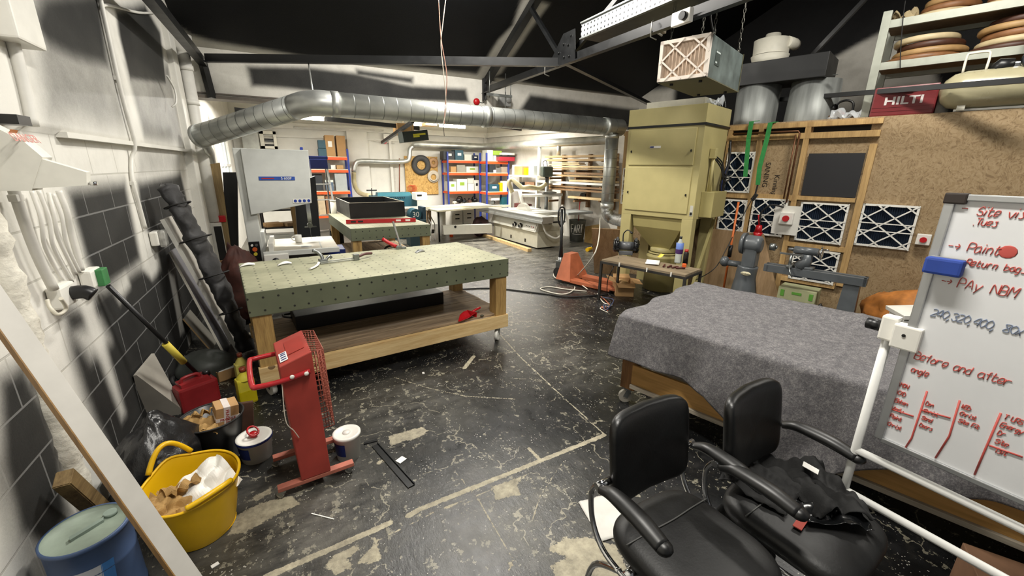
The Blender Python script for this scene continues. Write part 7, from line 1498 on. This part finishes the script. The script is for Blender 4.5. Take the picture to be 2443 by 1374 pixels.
for i, (u, v, lab) in enumerate([(1018, 525, 'folding white stand with red clamps beyond the farther drilled table'), (1030, 530, 'second folding white stand next to the waste bin')]):
    q = PY(u, v, 10.2); t = T('folding_stand', (q.x, 10.2+.1*i, 0), .3*i, lab, 'stand')
    for s in (-1, 1): g = G(); g.tube([(s*.03, -.12, 0), (s*.12, 0, .4), (s*.02, .05, .62)], .014, 8); g.o('leg', WHITEP, t)
    g = G(); g.b2((-.1, -.06, .16), (.08, .06, .26), .02); g.o('clamp', REDP if not i else BLKPL, t); g = G(); g.bar((-.03, 0, .3), (.02, .05, .75), .07, .05); g.o('wood_arm', PLYB, t)
# ================================================================ orange and blue shelving
DECK = M('chipboard_deck', 'd3c7ae', .7, var=.05)
def shelving(x0, x1, y, dep, zs, ztop, label):
    w_ = x1-x0; t = T('shelving_unit', ((x0+x1)/2, y, 0), 0, label, 'shelving', 'blue and orange shelving units')
    for sx in (-1, 1):
        for yy in (0, dep):
            g = G(); g.b2((sx*w_/2-.025, yy-.02, 0), (sx*w_/2+.025, yy+.02, ztop), .003)
            g.o('upright', BLUE, t)
    for z in zs:
        g = G(); g.b2((-w_/2+.02, -.022, z-.075), (w_/2-.02, .0, z-.005), .003); g.o('beam', ORANGE, t); g = G(); g.b2((-w_/2+.02, dep, z-.075), (w_/2-.02, dep+.02, z-.005)); g.o('beam', ORANGE, t)
        for sx in (-1, 1): g = G(); g.b2((sx*w_/2-.015, .0, z-.07), (sx*w_/2+.015, dep, z-.01)); g.o('side_beam', ORANGE, t)
        g = G(); g.b2((-w_/2+.02, -.015, z-.005), (w_/2-.02, dep, z+.012)); g.o('deck', DECK, t)
    return t
Y1, Y2, Y3 = 12.35, 12.4, 11.6
xa, xb = PY(722, 378, Y1).x, PY(830, 378, Y1).x; Z1_ = [PY(826, v, Y1).z for v in (375, 405, 456)]+[.5]; shelving(xa, xb, Y1, .55, Z1_, PY(826, 355, Y1).z, 'blue and orange shelving unit behind the step ladder')
xa, xb = PY(1068, 390, Y2).x, PY(1146, 390, Y2).x; Z2_ = [PY(1110, v, Y2).z for v in (383, 412, 456)]+[.62]; shelving(xa, xb, Y2, .5, Z2_, PY(1067, 362, Y2).z, 'blue and orange shelving unit beside the pale OSB board')
xa, xb = PY(1161, 390, Y3).x, PY(1213, 390, Y3).x; Z3_ = [PY(1190, v, Y3).z for v in (385, 413, 458)]+[.6]; shelving(xa, xb, Y3, .5, Z3_, PY(1213, 366, Y3).z, 'blue and orange shelving unit in the corner nearest the sliding saw')
def crate(u0, v0, u1, v1, y, dep, mat, name, label, cat, zs=None, lid=None, lab_=None, group=None):
    a, b = PY(u0, v0, y), PY(u1, v1, y); zb3 = b.z
    if zs: zb3 = min(zs, key=lambda z: abs(z-b.z))+.013
    hgt = max(.03, a.z-zb3); w_ = b.x-a.x; t = T(name, ((a.x+b.x)/2, y, zb3), 0, label, cat, group)
    g = G(); g.b2((-w_/2, 0, 0), (w_/2, dep, hgt), .006); b_ = g.o('body', mat, t)
    if lid: g = G(); g.b2((-w_/2-.004, -.004, hgt*.8), (w_/2+.004, dep+.004, hgt+.004), .006); g.o('lid', lid, t)
    if lab_: g = G(); g.b2((-w_*.22, -.004, hgt*.45), (w_*.22, -.001, hgt*.72)); g.o('paper_label', lab_, b_)
    return t
TC_ = M('teal_case', '244e5e', .5, var=.05); GRN = M('lime_green', '8aa83a', .5); PG = M('pale_grey_case', 'd3d6cd', .45, var=.03); DKC = M('dark_case', '22262b', .5)
tip = Y1+.05; yy2 = Y2+.04; yy3 = Y3+.04
for a in [
 (774, 322, 801, 372, Y1+.0, .4, CARD, 'carton', 'tall cardboard carton with a white label on the shelving behind the ladder', 'box', Z1_, None, PAPER), (801, 323, 827, 372, Y1+.0, .4, M('card_two', 'a58054', .8, var=.05), 'carton', 'plain cardboard carton at the end of the shelving top behind the ladder', 'box', Z1_),
 (758, 334, 778, 354, Y1-.0, .3, TC_, 'tool_case', 'dark teal case, upper of two beside the tall carton', 'case'), (759, 354, 781, 372, Y1+.0, .3, TC_, 'tool_case', 'dark teal case, lower of two beside the tall carton', 'case', Z1_),
 (757, 393, 770, 404, tip, .3, PAPER, 'small_box', 'white box on the second shelf behind the ladder tray', 'box', Z1_), (775, 389, 789, 404, tip, .2, M('dark_grey_pot', '47474a', .5), 'pot', 'dark pot on the second shelf behind the ladder', 'pot', Z1_), (789, 394, 801, 404, tip, .3, PAPER, 'small_box', 'white box on the second shelf next to the dark pot', 'box', Z1_), (803, 394, 820, 405, tip-.08, .3, CARD, 'small_box', 'small open cardboard box jutting out of the second shelf', 'box', Z1_),
 (798, 414, 830, 455, tip-.03, .4, GREYB, 'drawer_box', 'grey drawer box on the third shelf behind the ladder', 'drawers', Z1_), (738, 415, 772, 455, tip+.1, .3, DKC, 'black_case', 'black case on the third shelf behind the ladder', 'case', Z1_), (776, 430, 797, 455, tip, .3, M('blue_grey_bin', '546476', .5), 'storage_bin', 'blue grey bin on the third shelf behind the ladder', 'bin', Z1_, M('pale_lid', 'c9cfc4', .6)),
 (757, 466, 776, 488, tip, .3, M('beige_sack', 'b5a386', .8, var=.1), 'carton', 'beige carton on the lowest visible shelf behind the ladder', 'box', Z1_), (776, 468, 800, 488, tip, .3, M('brown_box', '80593a', .8), 'carton', 'brown carton on the lowest visible shelf behind the ladder', 'box', Z1_),
 (1058, 360, 1085, 381, yy2, .35, DKC, 'tool_case', 'dark case with white label on top of the shelving by the OSB board', 'case', Z2_, None, PAPER), (1086, 358, 1106, 381, yy2, .35, TC_, 'tool_case', 'teal case with white label on top of the shelving by the OSB board', 'case', Z2_, None, PAPER), (1108, 368, 1126, 381, yy2+.1, .3, PG, 'small_box', 'pale box on top of the shelving by the OSB board', 'box', Z2_), (1128, 370, 1141, 382, yy2, .25, M('navy_pot', '1d2740', .5), 'pot', 'navy pot with a white label at the end of the shelving top', 'pot', Z2_, None, PAPER),
 (1075, 397, 1089, 407, yy2, .3, CARD, 'carton', 'brown carton on the second shelf by the OSB board', 'box', Z2_), (1090, 393, 1110, 408, yy2+.1, .3, M('grey_box', '9b988c', .6), 'carton', 'grey carton on the second shelf by the OSB board', 'box', Z2_), (1113, 397, 1141, 408, yy2, .35, PG, 'tool_case', 'pale case with a green latch on the second shelf by the OSB board', 'case', Z2_, None, GRN),
 (1071, 433, 1089, 453, yy2, .35, PG, 'tool_case', 'pale tool case with green label at the left of the third shelf', 'case', Z2_, None, GRN), (1090, 427, 1115, 453, yy2, .35, PG, 'tool_case', 'largest pale tool case with green label on the third shelf', 'case', Z2_, None, GRN), (1117, 438, 1131, 453, yy2-.02, .3, WHITEP, 'white_carton', 'white carton on the third shelf beside the largest pale case', 'box', Z2_), (1132, 430, 1143, 453, yy2, .3, WHITEP, 'white_carton', 'white carton at the end of the third shelf by the blue upright', 'box', Z2_, None, KINK), (1115, 424, 1131, 437, yy2+.15, .2, PG, 'small_box', 'small pale box behind the white carton on the third shelf', 'box'),
 (1162, 358, 1176, 383, yy3, .35, PG, 'storage_box', 'tall pale box on top of the corner shelving', 'box', Z3_), (1177, 371, 1190, 383, yy3, .35, PG, 'storage_box', 'pale box with a keyhole under the green box on the corner shelving', 'box', Z3_), (1176, 359, 1197, 370, yy3, .35, GRN, 'storage_box', 'lime green box stacked on the corner shelving', 'box'),
 (1191, 371, 1228, 383, Y3-.16, .3, M('crimson_case', '9c2031', .4), 'tool_chest', 'crimson tool chest jutting off the corner shelving top', 'chest', Z3_, M('black_chest_top', '20191b', .4)), (1198, 364, 1228, 370, Y3-.14, .25, WHITEP, 'flat_box', 'flat white box lying on the crimson tool chest', 'box'),
 (1168, 393, 1182, 410, yy3, .3, DKC, 'black_bag', 'black bag on the second shelf of the corner unit', 'bag', Z3_), (1183, 400, 1195, 410, yy3, .3, M('grey_pot', '6d6b68', .5), 'pot', 'grey pot on the second shelf of the corner unit', 'pot', Z3_), (1196, 398, 1212, 411, yy3, .3, M('taupe_sack', '9a8a7a', .8), 'sack', 'taupe sack on the second shelf of the corner unit', 'sack', Z3_), (1178, 405, 1184, 410, yy3-.03, .1, PAPER, 'small_box', 'tiny white box before the black bag on the corner unit', 'box', Z3_),
 (1168, 440, 1191, 455, yy3, .3, TC_, 'tool_case', 'teal case on the third shelf of the corner unit', 'case', Z3_, None, PAPER), (1193, 436, 1199, 455, yy3, .12, YEL, 'spray_bottle', 'yellow bottle on the third shelf of the corner unit', 'bottle', Z3_), (1200, 432, 1209, 456, yy3, .2, WHITEP, 'white_carton', 'white carton on the third shelf of the corner unit', 'box', Z3_),
 (1199, 470, 1211, 490, yy3-.02, .2, M('teal_bin', '24606b', .5), 'storage_bin', 'teal bin on the lowest shelf of the corner unit', 'bin', Z3_), (1172, 468, 1192, 478, yy3+.05, .2, WHITEP, 'power_tool_box', 'white box on the lowest shelf of the corner unit', 'box')]:
    crate(*a)
for i, (u, v, s) in enumerate(((1096, 478, .13), (1108, 480, .1), (1120, 481, .1), (1132, 478, .12), (1085, 484, .08), (1176, 484, .12))):
    q = PY(u, v, Y2+.2 if i < 5 else Y3+.2); t = T('power_tool', (q.x, q.y, (Z2_ if i < 5 else Z3_)[3]+.013), i*.8, ['dark hand planer at the near end of the lowest shelf', 'dark power drill on the lowest shelf by the planer', 'bronze coloured router on the lowest shelf', 'dark jigsaw on the lowest shelf by the blue upright', 'small pale holder on the lowest shelf edge', 'silver sander on the lowest shelf of the corner unit'][i], 'power tool')
    g = G(); g.cyl((-s*.8, 0, s*1.2), (s*.8, 0, s*1.2), s*.45, seg=14); g.b2((-s*.9, -s*.4, 0), (s*.9, s*.4, s*.3), .01); g.b2((-s*.2, -s*.2, s*.2), (s*.3, s*.2, s*1.1)); g.o('motor_body', [BLKPL, DKC, M('bronze_tool', '5f463c', .4), BLKPL, CREAMW, GALVD][i], t)
    g = G(); g.tube([(-s*.5, 0, s*1.5), (-s*.3, 0, s*2.0), (s*.5, 0, s*2.0), (s*.7, 0, s*1.5)], s*.14, 8, smooth=3); g.o('handle', BLKPL, t)
# OSB board on the back wall and the rings hung on it
a, b = PY(964, 372, 13.05), PY(1046, 463, 13.05); g = G(); g.b2((a.x, 13.03, b.z), (b.x, 13.07, a.z)); one(g, 'wall_board', OSBB, 'square pale OSB board fixed to the back wall', 'board')
def ring(u, v, r, w_, mat, label, n=1):
    c = PY(u, v, 13.0); g = G()
    for k in range(n): g.tube([(c.x+(r-k*w_*.6)*math.cos(a), 12.99, c.z-.02*k+(r-k*w_*.6)*math.sin(a)) for a in np.linspace(0, 6.28, 40)[:-1]], w_, 10, closed=True, flat=.5)
    one(g, 'coil', mat, label, 'coil')
ring(1005, 394, .215, .085, M('dark_grey_rubber', '3c3d3e', .6), 'big dark grey coil hung on the pale OSB board'); ring(1034, 388, .10, .055, M('tan_coil', 'b08a63', .6), 'small tan ring at the top of the pale OSB board'); ring(1034, 421, .15, .04, M('pale_coil', 'c9bfae', .6), 'pale hose ring below the small tan ring', 2)
for i in range(4): ring_c = PY(979+3*i, 449, 13.0); g = G(); g.tube([(ring_c.x+.09*math.cos(a)*(1-.1*i), 12.98-.01*i, ring_c.z+.09*math.sin(a)) for a in np.linspace(0, 6.28, 18)[:-1]], .008, 5, closed=True); one(g, 'orange_lead', M('orange_lead', 'd8552f', .5), ['first', 'second', 'third', 'fourth'][i]+' loop of orange lead hanging low on the OSB board, counted from the wall pier', 'lead', 'orange lead loops')
# ducts and pipes of the back room
t = T('extraction_duct', (3.2, 12.7, 2.0), 0, 'thin galvanised duct running along the back walls above the shelving', 'duct'); dy = 12.75
pts = [PY(985, 349, dy), PY(1008, 346, dy), PY(1150, 350, dy)]; dz_ = pts[2].z
pr_ = [PR(1180, 348, .42), PR(1440, 343, .42)]
for p in pts: p.z = dz_
tEnd = (RWA-pr_[1]).dot(RWD)+.15
duct(t, pts+[Vector((RW(1.1, dz_, .42).x, RW(1.1, dz_, .42).y, dz_)), RWA-RWN*.42-RWD*tEnd+Vector((0, 0, dz_))], .1, 0)
t = T('branch_duct', PY(900, 385, 12.9), 0, 'slim galvanised duct dropping to the teal sander on the back wall', 'duct')
duct(t, [PY(985, 349, dy), PY(978, 356, dy), PY(977, 372, dy), PY(970, 384, dy), PY(930, 386, dy), PY(862, 384, dy), PY(848, 392, dy), PY(844, 410, dy)], .065, 0, smooth=3)
g = G(); g.tube([PY(844, 410, dy), PY(846, 440, dy), PY(858, 460, 12.2), PY(885, 468, 11.2)], .06, 12, smooth=5); g.o('flexible_hose', HOSE, t, world=True)
for k, u in enumerate((1287, 1333)): q = PR(u, 365, .42); t = T('drop_pipe', (q.x, q.y, 0), 0, ['galvanised drop pipe beside the beige shelving', 'short galvanised drop pipe above the timber rack'][k], 'pipe'); duct(t, [(q.x, q.y, 0.75 if k == 0 else 2.12), (q.x, q.y, dz_-.05)], .055, 0)
b1_, b2_ = PY(918, 338, 12.95), PY(905, 330, 12.95); t = T('alarm_bell', b1_, 0, 'red alarm bell on the back wall pier', 'bell'); g = G(); g.cyl((0, 0, 0), (0, .06, 0), .06, seg=18); g.o('bell', REDB, t); g = G(); g.b2((-.02, .02, .08), (.14, .1, .22), .01); g.tube([(-.3, .08, .02), (-.2, .08, 0), (.3, .08, -.02)], .012, 6); g.o('wall_box', WHITEP, t)
for i, pts in enumerate(([(953, 378), (953, 465)], [(700, 303), (915, 312)], [(1157, 322), (1157, 352)])): g = G(); g.tube([PY(u, v, 12.95) for u, v in pts], .02, 8); one(g, 'wall_pipe', [M('rust_pipe', '8a5a48', .5), PIPE, PIPE][i], ['thin rusty pipe beside the OSB board on the back wall', 'white pipe running high along the back wall', 'white pipe dropping in the back room corner'][i], 'pipe')
t = T('louvred_vent', PY(640, 335, 12.9), 0, 'cream framed louvred vent high on the back wall', 'vent'); a, b = PY(617, 312, 12.9), PY(663, 355, 12.9); cx_, cz_ = (a.x+b.x)/2, (a.z+b.z)/2; w_, h_2 = (b.x-a.x)/2, (a.z-b.z)/2; t.location = (cx_, 12.9, cz_)
for d4 in (((-w_, 0, -h_2), (-w_+.09, .18, h_2)), ((w_-.07, 0, -h_2), (w_, .18, h_2)), ((-w_, 0, h_2-.07), (w_, .18, h_2)), ((-w_, 0, -h_2), (w_, .18, -h_2+.06))): g = G(); g.b2(*d4); g.o('frame', CREAMW, t)
for k in range(3): g = G(); g.box((.0, .06, -h_2+.14+.14*k), (2*w_-.16, .1, .02), (.5, 0, 0)); g.o('slat', WHITEP, t)
g = G(); g.b2((-w_+.08, .17, -h_2+.05), (w_-.06, .18, h_2-.06)); g.o('dark_backing', BLACKM, t)
a, b = PY(574, 314, 12.6), PY(620, 352, 12.6); g = G(); g.b2((a.x, 12.6, b.z-.1), (b.x, 13.05, a.z), .01); one(g, 'fan_housing', M('mottled_grey_box', '9a9b94', .5, .3, var=.2, vs=3), 'mottled grey fan housing beside the louvred vent', 'fan')
# hanging boxes and lamps
for i, (u0, u1, v, y) in enumerate(((688, 776, 281, 9.0), (1046, 1112, 301, 9.6), (980, 1008, 296, 9.8), (1180, 1245, 293, 10.2))):
    a, b = PY(u0, v, y), PY(u1, v, y); z = (a.z+b.z)/2; t = T('batten_lamp', ((a.x+b.x)/2, y, z), 0, ['lit tube lamp below the back room roof behind the big duct bend', 'lit tube lamp behind the hanging wire in the back room', 'lit tube lamp between the two hanging cartons', 'lit tube lamp mostly hidden by the big duct near the timber rack'][i], 'lamp', 'lit tube lamps'); w_ = (b.x-a.x)/2
    g = G(); g.b2((-w_, -.05, .03), (w_, .05, .08), .006); g.o('lamp_body', WHITEP, t); g = G(); g.cyl((-w_+.03, 0, .0), (w_-.03, 0, .0), .035, seg=12); g.o('tube', M('lit_tube', 'fff4dd', .4, var=0, emit=30), t); g = G(); g.tube([(0, 0, .08), (0, 0, 3.75-z)], .006, 6); g.o('hanger', GALVD, t)
hy = 8.7
def hung(u0, v0, u1, v1, y, d_, mat, name, label, cat, rot=None):
    a, b = PY(u0, v0, y), PY(u1, v1, y); w_, h_ = (b.x-a.x)/2, a.z-b.z; t = T(name, ((a.x+b.x)/2, y, b.z), 0, label, cat, rot=rot); g = G(); g.b2((-w_, 0, 0), (w_, d_, h_), .005); o_ = g.o('case_body', mat, t)
    g = G(); g.tube([(0, d_/2, h_), (0, d_/2, 3.75-b.z)], .006, 6); g.o('hanger', GALVD, t); return t, w_, h_
hung(947, 293, 988, 322, 9.3, .4, CARD, 'hung_carton', 'brown carton hung under the back room roof behind the dark unit', 'box')
hung(1016, 284, 1043, 300, 9.9, .4, M('card_three', 'c1a077', .8, var=.05), 'hung_carton', 'paler carton hung under the back room roof behind the wires', 'box')
t, w_, h_ = hung(962, 310, 1024, 338, hy, .4, M('dark_green_case', '2b3531', .5, var=.1), 'hanging_unit', 'dark green air unit with yellow lettering hung in the back room', 'air unit', (0, -.13, 0))
YP = M('yellow_print', 'd8d23a', .5, var=0)
for k, (w2, z) in enumerate(((.16, .62), (.08, .45))): g = G(); g.b2((-w_*.2, -.004, h_*z-.016), (-w_*.2+w2*1.6, -.001, h_*z+.016)); g.o('yellow_print', YP, t)
# ================================================================ timber rack, beige shelving and drill press by the far wall
TW = [wood('rack_tan', 'a88d62', '876e49', 1, 4), wood('rack_pale', 'cdb68c', 'ab9163', 1, 4), wood('rack_brown', '8a6a45', '694d30', 1, 4), WHITE]
brd = [(1307, 375, 1470, 371, .05, 0, 'topmost tan board on the timber rack'), (1312, 381, 1470, 384, .05, 0, 'thick tan board second from the top of the timber rack'), (1326, 389, 1388, 389, .03, 1, 'short pale board on the upper timber rack'), (1315, 393, 1390, 391.5, .025, 1, 'short pale board just below another on the upper rack'), (1325, 397, 1470, 399, .04, 1, 'long pale board on the upper timber rack'), (1323, 402.5, 1470, 404, .03, 0, 'long tan board under the pale upper boards'),
 (1352, 413, 1470, 416, .05, 2, 'weathered board on the middle arm of the timber rack'), (1312, 418, 1470, 422, .04, 0, 'tan board below the weathered one on the timber rack'), (1365, 431, 1470, 434, .04, 1, 'short pale board resting behind the white board'), (1287, 431.5, 1470, 443, .05, 3, 'long white board across the timber rack'), (1309, 443, 1470, 451, .04, 2, 'brown board below the long white board'), (1308, 449, 1470, 459, .045, 2, 'lower brown board on the timber rack'), (1362, 469, 1470, 479, .05, 1, 'lowest pale board on the timber rack')]
for (u0, v0, u1, v1, th, m_, lab) in brd:
    a, b = PR(u0, v0, .5), PR(u1, v1, .5); a.z = b.z = (a.z*.6+b.z*.4); g = G(); g.bar(a, b, .22, th); one(g, 'rack_board', TW[m_], lab, 'board', 'boards on the timber rack')
t = T('timber_rack', RW(6.5, 0, .1), 0, 'timber posts with arms carrying the boards on the far wall', 'rack')
for u in (1343, 1405, 1466):
    q = PR(u, 440, .06); g = G(); g.box((q.x, q.y, 1.5), (.08, .08, 1.3)); po = g.o('post', TW[2], t, world=True)
    for v in (378, 404, 421, 444, 476): z = PR(u, v, .4).z-.05; g = G(); g.bar((q.x, q.y, z), Vector((q.x, q.y, z))-RWN*.52, .05, .05); g.o('arm', TW[2], po, world=True)
bsp = lambda u, v, off=.55: PR(u, v, off)
a, b = bsp(1217, 417), bsp(1282, 417); t = T('beige_shelving', ((a.x+b.x)/2, (a.y+b.y)/2, 0), math.atan2((b-a).y, (b-a).x), 'beige steel shelving between the corner unit and the timber rack', 'shelving'); w_ = (b-a).length/2; zz_ = [bsp(1250, v).z for v in (418, 453)]+[.55]
for sx in (-1, 1): 
    for y_ in (0, .4): g = G(); g.b2((sx*w_-.03, y_-.03, 0), (sx*w_+.03, y_+.03, zz_[0]), .004); g.o('upright', CREAMW, t)
for z in zz_: g = G(); g.b2((-w_, -.03, z-.05), (w_, .43, z), .004); g.o('shelf', CREAMW, t)
def on_b(s, y, z): return wm(t) @ Vector((s*w_, y, z))
bsh = t
def bcr(s, w2, h_, k, mat, name, label, cat):
    q = wm(bsh) @ Vector((s*w_, .15, zz_[k])); tt_ = T(name, q, bsh.rotation_euler.z, label, cat); g = G(); g.b2((-w2/2, -.12, 0.001), (w2/2, .14, h_), .008); g.o('body', mat, tt_); return tt_
bcr(-.45, .36, .24, 0, CARD, 'carton', 'open cardboard carton on top of the beige shelving', 'box'); bcr(-.82, .12, .28, 0, CLR, 'clear_tub', 'clear plastic tub at the corner end of the beige shelving', 'tub'); bcr(.05, .1, .2, 0, YEL, 'spray_bottle', 'yellow bottle on top of the beige shelving', 'bottle'); bcr(.5, .22, .26, 0, GREYB, 'bench_motor', 'grey motor on top of the beige shelving', 'motor')
bcr(-.5, .4, .2, 1, DKC, 'black_case', 'black case on the middle beige shelf', 'case'); bcr(.4, .4, .22, 1, M('brown_carton', ''), 'carton', 'brown carton on the middle beige shelf', 'box'); bcr(-.3, .5, .25, 2, M('maroon_roll', '5d302c', .6), 'fabric_roll', 'maroon bundle on the lowest beige shelf', 'bundle'); bcr(.5, .35, .2, 2, GREYB, 'storage_bin', 'grey bin on the lowest beige shelf', 'bin')
q = PR(1305, 430, .75); t = T('drill_press', (q.x, q.y, 0), -.2, 'dark green pillar drill in front of the timber rack', 'drill press'); zd0, zd1 = PR(1305, 422, .75).z, PR(1305, 397, .75).z; DGR = M('drill_green', '3d4740', .45, var=.1)
g = G(); g.b2((-.16, -.12, zd0), (.12, .12, zd1), .04); hd_ = g.o('head', DGR, t); g = G(); g.cyl((0, 0, 0), (0, 0, zd1-.05), .05, seg=16); g.o('column', STEEL, t); g = G(); g.b2((-.2, -.25, 0), (.2, .2, .05), .01); g.o('base_plate', DGR, t); g = G(); g.b2((-.2, -.3, zd0-.4), (.16, .05, zd0-.36), .01); g.o('work_table', STEEL, t); g = G(); g.cyl((-.05, -.08, zd0), (-.05, -.08, zd0-.14), .035, .02, 14); g.o('chuck', BLKPL, hd_)
g = G(); g.tube([(-.14, -.1, zd1), (-.16, -.1, zd1+.1), (-.08, -.1, zd1+.14), (-.04, -.1, zd1)], .008, 6, smooth=4); g.o('cable', RUB, hd_)
q = P(1408, 590, .05); t = T('wood_sheet', PR(1412, 560, .3), 0, 'tan board leaning on the far wall beside the metal bin', 'board'); a = PR(1402, 545, .25); g = G(); g.prism([(PR(1398, 540, .3).x, PR(1398, 540, .3).y, 0), PR(1398, 540, .2), PR(1430, 535, .2), (PR(1430, 535, .3).x, PR(1430, 535, .3).y, 0)], -RWN*.03); g.o('panel', wood('tan_sheet', 'b99b62', '98794a', 2, 3), t, world=True)
q = P(1408, 598, 0); t = T('yellow_tool', q, .4, 'yellow and black hand lamp on the floor beside the plywood sheet', 'tool'); g = G(); g.tube([(-.15, 0, .04), (.05, 0, .05), (.12, 0, .06)], .035, 10, rs=[.045, .035, .025]); g.o('body', YEL, t); g = G(); g.tube([(.05, 0, .06), (.16, 0, .09)], .03, 10); g.o('grip', BLKPL, t)
q1_, q2_ = PR(1395, 468, .05), PR(1408, 470, .05)
for i, (u, v, m_) in enumerate(((1376, 477, BLKPL), (1391, 465, BLKPL), (1396, 466, BLKPL))): q = PR(u, v, .04); g = G(); g.cyl(q, q-RWN*.06, .05, seg=14); one(g, 'wall_plug', m_, ['dark round plug on the wall above the metal bin', 'dark round socket under the timber rack nearest the bin', 'second dark round socket under the timber rack'][i], 'socket')
# wall duct at the near left window
t = T('drop_duct', (-.93, 7.25, 0), 0, 'slim galvanised duct dropping from the big duct behind the downpipe', 'duct'); 
pts = [De+Vector((-.0, .06, -.05)), Vector((-.88, 7.0, 1.95)), Vector((-.9, 7.15, 1.8)), Vector((-.93, 7.25, 1.72)), Vector((-.93, 7.28, .3))]
duct(t, pts, .055, 0)
